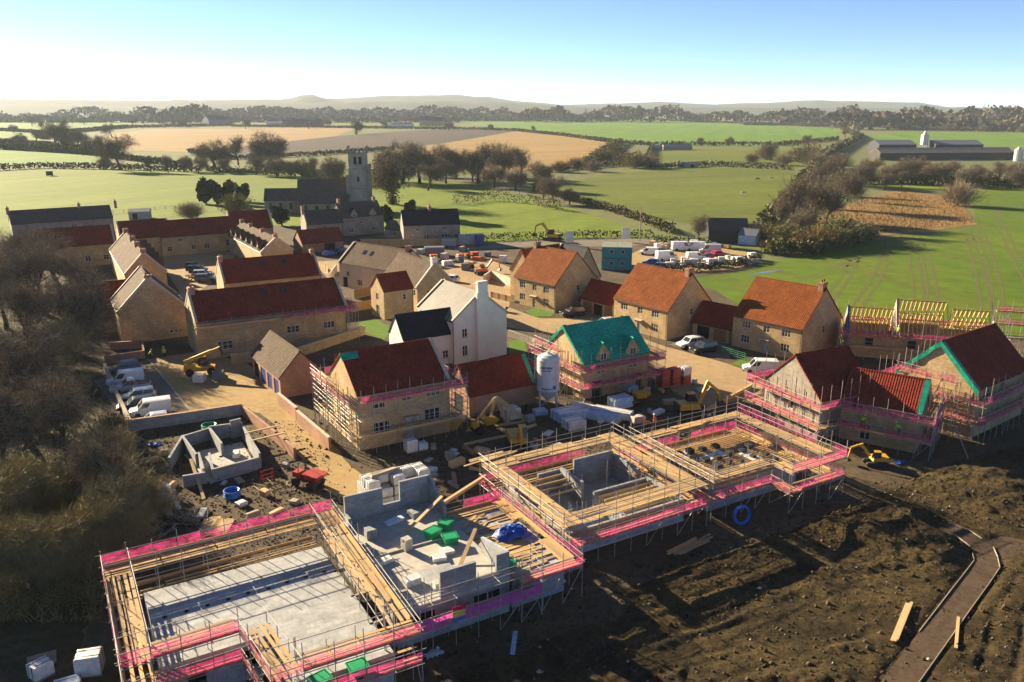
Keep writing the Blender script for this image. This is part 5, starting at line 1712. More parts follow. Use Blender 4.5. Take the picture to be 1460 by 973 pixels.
prism([(51.2, 51.9), (63.4, 51.9), (63.4, 60.6), (51.2, 60.6)], 2.2, 2.42).build('floor_slab', GREYTIMBER, plot4)
for a, b in (((51.3, 52), (63.3, 52)), ((63.25, 52.2), (63.25, 60.4)), ((63.2, 60.5), (51.4, 60.5)), ((51.35, 60.3), (51.35, 52.2))):
    bw(a, b, 0, 2.2, parent=plot4)
for i in range(22):
    bb = MB().beam((51.4, 52.3 + i * .375, 2.5), (63.2, 52.3 + i * .375, 2.5), .06, .16)
    bb.build('joist', TIMBER, plot4)
for i in range(26):
    u_, v_ = 52.2 + (i % 7) * 1.55 + R.uniform(-.2, .2), 52.8 + (i // 7) * 1.9 + R.uniform(-.3, .3)
    s_ = R.uniform(.5, .75)
    MB().box(u_ - s_ / 2, u_ + s_ / 2, v_ - s_ / 2, v_ + s_ / 2, 2.585, 2.585 + R.uniform(.25, .5)).build('black_pad', PIER, plot4)
for (u_, v_, w_, l_) in ((57, 57, 2.4, 1.2), (60, 55, 1.2, 2.2), (54, 59, 2.6, .8)):
    MB().box(u_ - w_ / 2, u_ + w_ / 2, v_ - l_ / 2, v_ + l_ / 2, 2.59, 2.66).build('insulation_sheet', WRAP, plot4)
LIFT3 = [dict(z=2.0, net=True), dict(z=4.1, net=False, toe=False, rows=7)]
scaffold('two deck scaffold with pink netting round the shaded courtyard house', (0, 0, .05), O30, [(33.6, 49.7), (49.4, 49.9), (49.5, 64.4), (33.6, 64.4)], LIFT3, top=1.5, innertop=1.1, width=1.9)
scaffold('two deck scaffold with pink netting round the floor of black pads', (0, 0, .05), O30, [(50.2, 50.2), (57.8, 50.2), (57.8, 47.8), (65.3, 47.8), (65.3, 62.4), (50.2, 62.4)],
         [dict(z=2.0, net=True), dict(z=4.1, net=(2, 3), toe=False, rows=5)], top=1.5, innertop=1.1, width=1.5)
for (lab, u_, v_, z_, ang, n_, ln) in (('loose boards thrown across the corner of the two deck scaffold', 35.0, 65.0, 4.25, .1, 6, 3.9), ('boards laid on the back deck of the pad floor scaffold', 58, 61.6, 4.28, 0, 7, 3.9), ('boards piled under the front deck of the courtyard scaffold', 45.4, 47.6, .35, .15, 8, 3.9)):
    q = uv(u_, v_, z_)
    st = thing('board_stack', lab, 'boards', q, O30 + ang)
    for i in range(n_):
        put('plank', BRD, st, (R.uniform(-1.2, 1.2), -.5 + (i % 5) * .24, .05 * (i // 5)), (0, 0, R.uniform(-.06, .06)), (ln, 1, 1))


def around(p, off=1.55):
    hl, hw = p[3] / 2 + off, p[4] / 2 + off
    return [(-hl, -hw), (hl, -hw), (hl, hw), (-hl, hw)]


scaffold('scaffold round the stone house with the dark red roof', (HM[0], HM[1], .05), HM[2], around(HM), [dict(z=2.1, net=False, miss=.5), dict(z=4.1, net=False, boards=False), dict(z=5.9, net=True)], top=1.8, bay=1.5, net=NETP, innertop=-.6)
scaffold('scaffold round the house with the green roofing membrane', (HG[0], HG[1], .05), HG[2], around(HG), [dict(z=2.0, net=True), dict(z=4.2, net=True)], top=2.6, bay=1.5, net=NETP, innertop=.6)
scaffold('scaffold against the long red roof behind the telehandler', (BL[0], BL[1], .05), BL[2], [(1.0, -6.4), (13.2, -6.4), (13.2, 1.5)], [dict(z=2.0, net=False, boards=False), dict(z=5.2, net=True)], top=1.2, closed=False, innertop=-.5, net=NETP)
scaffold('bare tube scaffold along the long stone wall behind the telehandler', (BL[0], BL[1], .05), BL[2], [(-12.0, -6.4), (.4, -6.4)], [dict(z=2.0, net=False, boards=False), dict(z=5.2, net=False)], top=.8, closed=False, innertop=-.4)
scaffold('scaffold with lilac netting round the corner house of dark red roofs', (HR[0], HR[1], .05), HR[2], [(-5.8, -6.0), (1.6, -6.0), (1.6, 6.0), (-5.8, 6.0)], [dict(z=2.0, net=(0, 3)), dict(z=4.3, net=(0, 3, 2))], top=2.8, net=NETP, innertop=.6, bay=1.5)
scaffold('scaffold with lilac netting along the red wing with the green gable', (HRW[0], HRW[1], .05), HRW[2], [(-3.6, -4.9), (5.7, -4.9), (5.7, 4.9)], [dict(z=2.0, net=True), dict(z=4.1, net=True)], top=1.6, closed=False, net=NETP, innertop=.5, bay=1.5)
scaffold('scaffold with lilac netting round the plain dark red roof by the crop', (HE[0], HE[1], .05), HE[2], around(HE), [dict(z=2.4, net=True), dict(z=4.7, net=True)], top=2.6, net=NETP, innertop=.8, bay=1.5)
rc, rth, rL, rW = RT
scaffold('scaffold round the house row of bare rafters', (rc.x, rc.y, .05), rth, [(-rL / 2 - 1.5, -rW / 2 - 1.5), (rL / 2 + 1.5, -rW / 2 - 1.5), (rL / 2 + 1.5, rW / 2 + 1.5), (-rL / 2 - 1.5, rW / 2 + 1.5)], [dict(z=1.9, net=False), dict(z=3.7, net=True)], top=3.0, net=NETP, innertop=.8, bay=1.9)
# gable stacks of scaffold on the taller gables
scaffold('raised scaffold at the gable of the plain dark red roof', (HE[0], HE[1], .05), HE[2], [(-9.6, 3.4), (-9.6, -3.6)], [dict(z=7.0, net=True)], top=1.4, closed=False, net=NETP, width=1.1)
scaffold('raised scaffold at the gable of the stone scaffolded house', (HM[0], HM[1], .05), HM[2], [(-8.4, 2.6), (-8.4, -2.8)], [dict(z=7.7, net=True)], top=1.2, closed=False, width=1.1)
scaffold('raised scaffold at the gable of the green membrane roof', (HG[0], HG[1], .05), HG[2], [(-8.2, 2.8), (-8.2, -2.8)], [dict(z=6.4, net=True)], top=1.4, closed=False, width=1.1)
scaffold('tall scaffold tower behind the rafters beside the crop', (rc.x, rc.y, .05), rth, [(rL / 2 + 2, 5.6), (rL / 2 + 8, 5.6)], [dict(z=2.2, net=False), dict(z=4.4, net=True), dict(z=6.4, net=True)], top=1.8, closed=False)

# ------------------------------------------------------------------ vehicles
PAINT = {}


def paint(name, c):
    if name not in PAINT:
        PAINT[name] = plain('paint_' + name, c, tuple(x * .9 for x in c), .8, .25, .5)
    return PAINT[name]


LAMP_R = plain('tail_lamp', (.35, .01, .01), None, 3, .3)
LAMP_W = plain('head_lamp', (.6, .6, .58), None, 3, .15, .6)
WH = {}


def wheel(root, x, y, r, w, m_rim=None):
    k = (round(r, 2), round(w, 2))
    if k not in WH:
        t = MB().lathe([(r * .62, -w / 2), (r * .95, -w / 2), (r, -w / 2 + .03), (r, w / 2 - .03), (r * .95, w / 2), (r * .62, w / 2)], 18, axis='y').mesh('tyre', RUBBER)
        q = MB().lathe([(r * .2, -w / 2 + .01), (r * .62, -w / 2 + .02), (r * .62, w / 2 - .02), (r * .2, w / 2 - .01)], 12, axis='y').mesh('rim', RIM)
        WH[k] = (t, q)
    e = put('wheel', WH[k][0], root, (x, y, r))
    put('rim', WH[k][1], e)


def car(kind, col, label, px, py, heading, group=None, wz=.11):
    """heading: the way the bonnet points, degrees counter-clockwise from the picture's right."""
    m = paint(*col)
    p = at(px, py)
    S = {'hatch': (4.2, 1.78, 1.46, .31), 'estate': (4.7, 1.84, 1.5, .33), 'suv': (4.6, 1.9, 1.7, .36), 'van': (4.9, 1.95, 1.95, .34), 'lwb': (5.6, 2.0, 2.45, .36), 'pickup': (5.2, 1.88, 1.78, .38)}[kind]
    L, W, Ht, wr = S
    root = thing('parked_van' if kind in ('van', 'lwb') else ('pickup_truck' if kind == 'pickup' else 'parked_car'), label, 'van' if kind in ('van', 'lwb') else 'car', (p.x, p.y, wz), rad(heading), group)
    hl, hw = L / 2, W / 2
    zb, belt = .24, {'van': 1.08, 'lwb': 1.2, 'suv': 1.05, 'pickup': 1.05}.get(kind, .92)
    hood = belt - .06 if kind not in ('van', 'lwb') else belt - .05

    def sec(x, w, z0, z1):
        return [(x, -w * .9, z0), (x, w * .9, z0), (x, w, z0 + .18), (x, w, z1 - .16), (x, w * .93, z1), (x, -w * .93, z1), (x, -w, z1 - .16), (x, -w, z0 + .18)]
    b = MB().loft([sec(-hl, hw * .86, zb + .12, belt - .1), sec(-hl + .12, hw * .97, zb, belt), sec(-hl * .5, hw, zb, belt), sec(hl * .25, hw, zb, belt), sec(hl * .52, hw * .99, zb, hood), sec(hl - .25, hw * .95, zb, hood - .14), sec(hl, hw * .8, zb + .14, hood - .3)])
    bo = b.build('body', m, root, smooth=False, fix=True)
    wind, roof_f, roof_b, rear = {'hatch': (hl * .45, hl * .12, -hl * .72, -hl * .95), 'estate': (hl * .45, hl * .15, -hl * .82, -hl * .97), 'suv': (hl * .46, hl * .18, -hl * .82, -hl * .97), 'van': (hl * .62, hl * .3, -hl * .97, -hl * .985), 'lwb': (hl * .74, hl * .46, -hl * .97, -hl * .985), 'pickup': (hl * .4, hl * .12, -hl * .2, -hl * .28)}[kind]
    tw = hw * (.78 if kind not in ('van', 'lwb') else .88)
    bwid = hw * .94

    def q(x, y, z):
        return (x, y, z)
    c8 = [q(rear, -bwid, belt - .02), q(wind, -bwid, belt - .02), q(wind, bwid, belt - .02), q(rear, bwid, belt - .02), q(roof_b, -tw, Ht), q(roof_f, -tw, Ht), q(roof_f, tw, Ht), q(roof_b, tw, Ht)]
    MB().hexa(c8).build('cabin', m, root)
    mb = MB().loft([[(roof_b + .05, -tw * .9, Ht), (roof_f - .05, -tw * .9, Ht), (roof_f - .05, tw * .9, Ht), (roof_b + .05, tw * .9, Ht)], [(roof_b + .25, -tw * .6, Ht + .05), (roof_f - .25, -tw * .6, Ht + .05), (roof_f - .25, tw * .6, Ht + .05), (roof_b + .25, tw * .6, Ht + .05)]])
    mb.build('roof_panel', m, root)

    def glass(name, pts):
        v = [Vector(p_) for p_ in pts]
        n_ = (v[1] - v[0]).cross(v[2] - v[0]).normalized() * .012
        MB().hexa([tuple(p_ - n_ * .5) for p_ in v] + [tuple(p_ + n_) for p_ in v]).build(name, GLASS, root)

    def lerp(a, b_, t):
        return tuple(a[i] + (b_[i] - a[i]) * t for i in range(3))

    def inset(a, b_, c_, d_, s0, s1, t0, t1):
        return [lerp(lerp(a, b_, s), lerp(d_, c_, s), t_) for s, t_ in ((s0, t0), (s1, t0), (s1, t1), (s0, t1))]
    glass('windscreen', inset(c8[1], c8[2], c8[6], c8[5], .07, .93, .08, .92))
    if kind not in ('van', 'lwb'):
        glass('rear_window', inset(c8[3], c8[0], c8[4], c8[7], .1, .9, .15, .9))
    s_lo = .05 if kind not in ('van', 'lwb') else .72
    for (a, b_, c_, d_) in ((c8[0], c8[1], c8[5], c8[4]),):
        glass('side_window', inset(a, b_, c_, d_, s_lo, .47 if s_lo < .1 else .96, .1, .88) if s_lo < .1 else inset(a, b_, c_, d_, s_lo, .95, .1, .8))
        if s_lo < .1:
            glass('side_window', inset(a, b_, c_, d_, .51, .95, .1, .88))
    a, b_, c_, d_ = c8[2], c8[3], c8[7], c8[6]
    if s_lo < .1:
        glass('side_window', inset(a, b_, c_, d_, .05, .49, .1, .88)); glass('side_window', inset(a, b_, c_, d_, .53, .95, .1, .88))
    else:
        glass('side_window', inset(a, b_, c_, d_, .05, .28, .1, .8))
    for s in (-1, 1):
        MB().box(hl - .2, hl - .04, s * hw * .68 - .16, s * hw * .68 + .16, hood - .3, hood - .16).build('headlight', LAMP_W, root)
        MB().box(-hl + .0, -hl + .13, s * hw * .82 - .1, s * hw * .82 + .1, belt - .3, belt - .02).build('tail_light', LAMP_R, root)
        MB().box(wind - .25, wind - .1, s * (hw + .02) - .1, s * (hw + .02) + .1, belt + .02, belt + .16).build('wing_mirror', CHASSIS, root)
        for x in (-hl * .6, hl * .62):
            wheel(root, x, s * (hw - .1), wr, .24)
    MB().box(hl - .1, hl + .05, -hw * .8, hw * .8, zb + .05, zb + .28).build('bumper', CHASSIS, root)
    if kind == 'pickup':
        MB().box(-hl + .12, rear - .06, -hw + .12, hw - .12, belt, belt + .05).build('load_bed', CHASSIS, root)
    return root


WHT, SIL, BLK, GRY, BLU, RED_, DBL = ('white', (.72, .72, .7)), ('silver', (.45, .46, .48)), ('black', (.018, .018, .02)), ('grey', (.13, .135, .14)), ('blue', (.02, .12, .4)), ('red', (.45, .015, .02)), ('navy', (.02, .03, .07))
# the car park beside the thicket (they stand nose to the thicket)
A = 205
car('suv', GRY, 'dark green grey car parked at the far end of the car park row', 178, 532, A)
car('van', WHT, 'white panel van parked beside the pickup in the car park', 180, 549, A)
car('pickup', SIL, 'silver pickup with an open load bed in the car park', 187, 559, A)
car('estate', SIL, 'silver estate car between the pickup and the black estate', 197, 571, A)
car('estate', BLK, 'black estate car in the car park row', 196, 584, A)
car('van', WHT, 'white van with tinted windscreen beside the block boundary wall', 216, 592, A)
car('hatch', SIL, 'glinting silver hatchback close against the block boundary wall', 220, 607, A)
# courtyard
car('estate', DBL, 'dark estate car in the courtyard before the red roofed houses', 281, 388, 10, 'courtyard cars')
car('hatch', BLK, 'black hatchback beside the dark estate in the courtyard', 277, 383, 10)
car('estate', SIL, 'silver car parked in the courtyard row', 290, 395, 10)
car('suv', GRY, 'grey car next to the courtyard hedge', 294, 402, 10)
car('hatch', WHT, 'white car in the street beside the tall blank gable', 252, 432, 118)
car('suv', BLK, 'black car before the double garage with the red roof', 816, 451, 200)
car('suv', WHT, 'white car on the drive beside the stone house', 984, 496, 205)
car('suv', BLK, 'black car next to the white one on the drive', 1003, 503, 205)
car('van', WHT, 'white van parked on the sandy estate road', 1083, 532, 172)
car('hatch', SIL, 'silver car beyond the black car by the low garage', 862, 466, 200)
car('hatch', BLU, 'blue car outside the low brick garage', 470, 366, 60)
car('estate', DBL, 'navy car outside the low brick garage', 490, 362, 60)
car('hatch', WHT, 'white car half hidden behind the tall white house', 642, 402, 150)
# the van compound above the crop
for (k, c, x, y, h, lab) in (('lwb', WHT, 950, 372, 15, 'white high roof van at the fence of the compound'), ('lwb', WHT, 972, 358, 5, 'white van in the back row of the compound'), ('lwb', WHT, 990, 358, 170, 'white van beside the back row of compound vans'),
                             ('van', WHT, 992, 371, 8, 'white van in the middle of the compound'), ('lwb', SIL, 1012, 362, 175, 'silver high roof van by the dark hut end of the compound'), ('hatch', RED_, 1025, 366, 20, 'bright red car in the compound'),
                             ('hatch', RED_, 1006, 370, 200, 'dark red car beside the white compound van'), ('hatch', BLU, 928, 378, 160, 'blue car beside the teal cabins'), ('van', WHT, 925, 364, 165, 'white van beside the teal cabins'), ('estate', SIL, 938, 384, 160, 'silver car behind the teal cabins'),
                             ('estate', GRY, 942, 362, 20, 'grey car behind the compound vans'), ('hatch', BLU, 915, 386, 165, 'small blue car under the teal cabins')):
    car(k, c, lab, x, y, h)


# ------------------------------------------------------------------ machines
def telehandler():
    p = at(288, 534)
    t = thing('telehandler', 'yellow telehandler with its boom raised before the long stone wall', 'telehandler', (p.x, p.y, .1), .25)
    MB().loft([[(-2.3, -.75, .6), (-2.3, .75, .6), (-2.3, .75, 1.3), (-2.3, -.75, 1.3)], [(1.9, -.75, .6), (1.9, .75, .6), (1.9, .75, 1.1), (1.9, -.75, 1.1)]]).build('chassis', YELLOW, t)
    MB().loft([[(-.5, .1, 1.1), (1.0, .1, 1.1), (1.0, .95, 1.1), (-.5, .95, 1.1)], [(-.3, .15, 2.4), (.6, .15, 2.4), (.6, .9, 2.4), (-.3, .9, 2.4)]]).build('cab', GLASS, t)
    MB().box(-.4, .7, .1, .95, 2.4, 2.5).build('cab_roof', YELLOW, t)
    MB().box(-2.2, -.7, -.95, -.3, .8, 1.7).build('engine_cover', YELLOW, t)
    MB().beam((-2.2, -.05, 1.9), (1.6, -.05, 3.3), .4, .5).build('boom', YELLOW, t)
    MB().beam((1.5, -.05, 3.26), (2.8, -.05, 3.75), .28, .34).build('inner_boom', YELLOW, t)
    MB().beam((2.7, -.05, 3.75), (3.1, -.05, 3.0), .3, .3).build('boom_head', CHASSIS, t)
    MB().box(3.05, 3.15, -.7, .6, 2.7, 3.4).build('carriage', CHASSIS, t)
    for y in (-.5, .4):
        MB().beam((3.15, y, 2.75), (4.2, y, 2.75), .12, .06).build('fork', CHASSIS, t)
    for x in (-1.5, 1.4):
        for y in (-.95, .95):
            wheel(t, x, y, .55, .42)


def excavator(label, px, py, rz, s=1.0, m=YELLOW, arm=((1.0, 0, 1.5), (2.6, 0, 3.6), (4.4, 0, 3.0), (4.7, 0, 1.2)), z=.1):
    p = at(px, py)
    t = thing('excavator', label, 'excavator', (p.x, p.y, z), rz)
    t.scale = (s, s, s)
    for y in (-.85, .85):
        MB().loft([[(x * 1.7 + (0), y - .25, .0 + zz) for x, zz in ((-1, .0), (1, .0), (1.18, .4), (1, .75), (-1, .75), (-1.18, .4))], [(x * 1.7, y + .25, zz) for x, zz in ((-1, .0), (1, .0), (1.18, .4), (1, .75), (-1, .75), (-1.18, .4))]]).build('track', RUBBER, t)
    MB().lathe([(.7, .7), (.7, .95)], 16).build('turntable', CHASSIS, t)
    MB().loft([[(-1.9, -1.0, .95), (.9, -1.0, .95), (.9, 1.0, .95), (-1.9, 1.0, .95)], [(-1.8, -.95, 1.7), (.7, -.95, 1.6), (.7, .95, 1.6), (-1.8, .95, 1.7)]]).build('house_body', m, t)
    MB().loft([[(-.5, .1, 1.6), (.9, .1, 1.5), (.9, .98, 1.5), (-.5, .98, 1.6)], [(-.4, .15, 2.6), (.5, .15, 2.6), (.5, .93, 2.6), (-.4, .93, 2.6)]]).build('cab', GLASS, t)
    MB().box(-.45, .6, .1, .98, 2.6, 2.68).build('cab_roof', m, t)
    MB().box(-2.05, -1.7, -.95, .95, 1.0, 1.6).build('counterweight', CHASSIS, t)
    a, b, c, d = [Vector(q) + Vector((0, -.2, 0)) for q in arm]
    MB().beam(a, b, .3, .42).build('boom', m, t)
    MB().beam(b + Vector((-.15, 0, .1)), c, .26, .34).build('stick', m, t)
    MB().tube(a + Vector((.2, 0, .6)), (b + c) / 2 + Vector((0, 0, .35)), .07).build('hydraulic_ram', STEEL, t)
    MB().beam(c, d, .2, .24).build('dipper', m, t)
    MB().loft([[(d.x - .1, -.75, d.z), (d.x + .35, -.75, d.z + .05), (d.x + .2, -.75, d.z - .6), (d.x - .5, -.75, d.z - .5)], [(d.x - .1, .35, d.z), (d.x + .35, .35, d.z + .05), (d.x + .2, .35, d.z - .6), (d.x - .5, .35, d.z - .5)]]).build('bucket', CHASSIS, t)


def dumper(label, px, py, rz, m=REDP, s=1.0, z=.1):
    p = at(px, py)
    t = thing('dumper', label, 'dumper', (p.x, p.y, z), rz)
    t.scale = (s, s, s)
    MB().box(-1.6, 1.3, -.4, .4, .5, .8).build('chassis', CHASSIS, t)
    MB().loft([[(.1, -.6, .95), (1.3, -.6, .85), (1.3, .6, .85), (.1, .6, .95)], [(-.15, -.85, 1.6), (1.9, -.85, 1.55), (1.9, .85, 1.55), (-.15, .85, 1.6)]]).build('skip', m, t)
    MB().box(-1.7, -.9, -.5, .5, .8, 1.4).build('engine_cover', m, t)
    MB().box(-.8, -.35, -.25, .25, .9, 1.2).build('seat', CHASSIS, t)
    for y in (-.5, .5):
        MB().tube((-.9, y, 1.3), (-.8, y, 2.5), .04).build('roll_bar', CHASSIS, t)
    MB().tube((-.8, -.5, 2.5), (-.8, .5, 2.5), .04).build('roll_bar', CHASSIS, t)
    for x in (-1.1, .9):
        for y in (-.72, .72):
            wheel(t, x, y, .48, .38)


telehandler()
excavator('yellow excavator with folded arm beside the leaning trusses', 738, 640, -1.35, 1.0, arm=((.9, 0, 1.5), (2.2, 0, 3.4), (3.1, 0, 2.0), (2.4, 0, 1.0)))
excavator('yellow excavator arm rising behind the pad floor scaffold', 985, 592, .2, 1.0, arm=((.9, 0, 1.5), (1.9, 0, 4.2), (3.4, 0, 2.9), (3.7, 0, 1.6)))
excavator('small yellow excavator under the lilac netting', 1248, 664, 3.1, .62, z=.12)
excavator('orange yellow excavator beyond the lane by the meadow', 788, 344, 2.6, 1.3)
excavator('orange excavator in the cleared yard behind the white house', 688, 392, .4, .9, ORANGE)
dumper('red dumper waiting on the sandy track', 441, 694, -.5)
dumper('yellow dumper with its skip beside the blue sheet', 905, 578, .4, YELLOW)
dumper('yellow dumper in the cleared yard behind the white house', 668, 384, 1.2, YELLOW)
dumper('orange dumper by the fence of the cleared yard', 672, 369, .5, ORANGE)
dumper('dark yellow dumper beside the yellow skip', 690, 616, .5, YELLOW, .9)


# ------------------------------------------------------------------ stores and clutter
def pack(label, loc, rz, w, l, h, m=WRAP, group=None, bands=True, name='wrapped_pack', strap=CHASSIS, skid=True):
    """A wrapped pallet load: skid, soft edged load, straps."""
    t = thing(name, label, 'pallet', loc, rz, group)
    b0 = 0
    if skid:
        k = MB()
        for y in (-.42, 0, .42):
            k.box(-w / 2, w / 2, y * l - .05, y * l + .05, 0, .1)
        k.box(-w / 2, w / 2, -l / 2, l / 2, .1, .13)
        k.build('skid', GREYTIMBER, t); b0 = .13
    e = .05
    MB().loft([[(-w / 2 + e, -l / 2 + e, b0), (w / 2 - e, -l / 2 + e, b0), (w / 2 - e, l / 2 - e, b0), (-w / 2 + e, l / 2 - e, b0)],
               [(-w / 2, -l / 2, b0 + e), (w / 2, -l / 2, b0 + e), (w / 2, l / 2, b0 + e), (-w / 2, l / 2, b0 + e)],
               [(-w / 2 + R.uniform(0, .05), -l / 2, h - .1), (w / 2, -l / 2 + R.uniform(0, .05), h - .07), (w / 2 - R.uniform(0, .05), l / 2, h - .1), (-w / 2, l / 2, h - .06)],
               [(-w / 2 + .1, -l / 2 + .09, h), (w / 2 - .09, -l / 2 + .1, h - .02), (w / 2 - .1, l / 2 - .08, h), (-w / 2 + .1, l / 2 - .1, h - .03)]]).build('load', m, t)
    if bands:
        for y in (-.25, .25):
            MB().box(-w / 2 - .012, w / 2 + .012, y * l - .02, y * l + .02, b0 + .03, h + .008).build('strap', strap, t)
    return t


# the great stack of white wrapped blocks beside plot two
for i in range(5):
    for j in range(3):
        for k in range(3):
            if k == 2 and (j == 2 or R.random() < .35):
                continue
            q = uv(24.1 + i * 1.28, 68.2 + j * 1.12, .1 + k * 1.02)
            pack('white wrapped pack in the big stack beside the track', (q.x + R.uniform(-.05, .05), q.y + R.uniform(-.05, .05), q.z), O30 + R.uniform(-.03, .03), 1.2, 1.05, 1.02, group='white packs in the big stack')
sk = thing('torn_wrap', 'torn brown lidded wrapping lying over the white stack', 'wrapping', uv(25.6, 69.0, 3.2), O30 + .1)
MB().loft([[(-1.6, -.5, 0), (1.6, -.4, 0), (1.5, .5, 0), (-1.5, .45, 0)], [(-1.4, -.35, .2), (1.5, -.2, .26), (1.2, .4, .16), (-1.3, .3, .24)]]).build('sheet', GREYTIMBER, sk)
for (x, y, lab, s, hh) in ((586, 645, 'white wrapped pack standing before the scaffolded house', 1.3, 1.5), (602, 642, 'low bluish pack beside the white one before the scaffolded house', 1.1, .9), (728, 598, 'white wrapped crate before the leaning trusses', 2.0, 1.5)):
    p = at(x, y)
    pack(lab, (p.x, p.y, .1), .5, s, s * .9, hh, WRAP if 'white' in lab[:6] else WRAPB)
for (x, y, w, l, h, m, lab, rz) in ((812, 598, 4.2, 2.2, 1.3, WRAPB, 'long blue white bundle by the back deck of the courtyard scaffold', .45), (818, 612, 2.4, 1.9, 1.2, WRAP, 'cream wrapped pack against the back deck scaffold', .5),
                                    (840, 590, 5.2, 1.2, 1.0, WRAP, 'long white roll of wrapped beams beside the silo', -.55), (857, 600, 5.0, 1.4, 1.0, WRAPB, 'long grey blue bundle of wrapped beams', -.5), (874, 596, 5.0, 1.3, 1.1, WRAP, 'long white bundle of wrapped beams next to the grey blue one', -.5), (884, 582, 2.8, 1.8, 1.5, WRAPB, 'tall pale pack behind the long wrapped bundles', .5),
                                    (770, 592, 1.6, 1.4, .7, WRAPB, 'small low pack beside the silo legs', .3)):
    p = at(x, y)
    pack(lab, (p.x, p.y, .1), rz, w, l, h, m)
for i in range(3):
    for k in range(2):
        p = at(945 + i * 15, 552 - i * 2)
        pack('red wrapped pack in the pile by the membrane roofed house', (p.x, p.y, .1 + k * 1.25), .55, 1.4, 1.3, 1.25, REDPACK if i < 2 else WRAP if k else REDPACK, 'red packs by the green roof')
for (x, y, lab, s, hh, m) in ((60, 966, 'white wrapped pack beside the slatted timber at the thicket edge', 1.3, 1.1, WRAP), (130, 960, 'buff pack in torn wrapping at the thicket edge', 1.6, 1.5, WRAP), (98, 985, 'crumpled blue white pack at the thicket edge', 1.6, .6, WRAPB),
                              (285, 546, 'grey wrapped pack before the telehandler', 1.5, 1.2, WRAP), (312, 541, 'dark pack beside the telehandler forks', 1.6, 1.1, LEAD), (775, 700, 'flat white pack behind the boarded deck', 2.4, .5, WRAP), (740, 690, 'rumpled white sack behind the boarded deck', 1.0, .7, WRAP)):
    p = at(x, y)
    pack(lab, (p.x, p.y, .1), R.uniform(0, 1), s, s * .85, hh, m)
# smaller stores round the yards
YARD = [(560, 700), (640, 655), (655, 668), (620, 676), (700, 660), (760, 640), (780, 622), (800, 640), (690, 645), (660, 600), (752, 605), (905, 600), (940, 588), (955, 580), (925, 560), (900, 556), (1000, 560), (985, 548)]
for i, (x, y) in enumerate(YARD):
    p = at(x + R.uniform(-6, 6), y + R.uniform(-4, 4))
    pack('small mixed builder pack lying about the yard between the plots', (p.x, p.y, .1), R.uniform(0, 3), R.uniform(.8, 1.9), R.uniform(.6, 1.2), R.uniform(.3, 1.0), [WRAP, GREYTIMBER, TIMBER, WRAPB, BLOCK, CONC][i % 6], 'packs about the yard', False)
for i, (x, y) in enumerate([(232, 650), (250, 700), (285, 735), (345, 720), (360, 740), (390, 730), (240, 735), (320, 690), (345, 685), (210, 660), (405, 665), (335, 650), (420, 720), (375, 705)]):
    p = at(x + R.uniform(-6, 6), y + R.uniform(-4, 4))
    pack('small heap of blocks and timber on the soil round the footings', (p.x, p.y, .1), R.uniform(0, 3), R.uniform(.8, 2.2), R.uniform(.4, 1.0), R.uniform(.2, .7), [GREYTIMBER, TIMBER, BLOCK, WRAP][i % 4], 'heaps round the footings', False)
for i in range(34):
    p = at(R.uniform(640, 1010), R.uniform(556, 610)) if i % 2 else at(R.uniform(600, 690), R.uniform(640, 700))
    pack('small timber or block pile strewn about the muddy yard', (p.x, p.y, .1), R.uniform(0, 3), R.uniform(.6, 2.4), R.uniform(.3, .8), R.uniform(.15, .5), [GREYTIMBER, TIMBER, BLOCK, WRAP, BRICK][i % 5], 'piles strewn about the yard', False, skid=False)
# compound stores: pale stacks along the fence
for i in range(26):
    t_ = i / 25
    x = 955 + 122 * t_
    y = 384 - 10 * t_ + R.uniform(-5, 3)
    p = at(x, y)
    pack('pale builder pack in the row along the compound fence', (p.x, p.y, .1), R.uniform(-.4, .4), R.uniform(1.2, 2.2), R.uniform(1.0, 1.6), R.uniform(.8, 1.9), [WRAP, CONC, GREYTIMBER, WRAP][i % 4], 'packs along the compound fence', False)
for i in range(16):
    p = at(R.uniform(925, 1040), R.uniform(350, 358))
    pack('rusty brown store heap at the back of the compound', (p.x, p.y, .1), R.uniform(0, 3), R.uniform(1.2, 2.4), R.uniform(1, 1.6), R.uniform(.7, 1.8), [GREYTIMBER, TIMBER, WRAP, LEAD][i % 4], 'stores at the back of the compound', False)
for i in range(20):
    p = at(R.uniform(590, 735), R.uniform(355, 388))
    pack('mixed store heap in the cleared yard behind the white house', (p.x, p.y, .1), R.uniform(0, 3), R.uniform(1, 2.6), R.uniform(.8, 1.8), R.uniform(.6, 1.8), [GREYTIMBER, WRAP, ORANGE, CONC, LEAD][i % 5], 'stores in the cleared yard', False)
for (x, y, w, l, h, m, lab) in ((672, 350, 7, 2.6, 2.6, CONC, 'grey container with teal sheet on top by the meadow'), (684, 351, 2.4, 2.4, 3.0, BLUEDOOR, 'dark blue welfare unit by the meadow'), (620, 366, 5, 2.5, 2.2, LEAD, 'grey cargo trailer in the cleared yard'), (640, 352, 4, 2.2, 2.2, GREYDOOR, 'pale storage box by the yard fence')):
    p = at(x, y)
    t = thing('storage_container', lab, 'container', (p.x, p.y, .1), .1)
    b = MB().box(-w / 2, w / 2, 0, l, .1, h)
    for k in range(int(w / .5)):
        b.box(-w / 2 + .1 + k * .5, -w / 2 + .35 + k * .5, -.05, 0, .2, h - .1)
    b.build('shell', m, t)
    MB().box(-w / 2 - .03, w / 2 + .03, -.08, l + .03, h, h + .08).build('lid', TEAL if 'teal' in lab else LEAD, t)
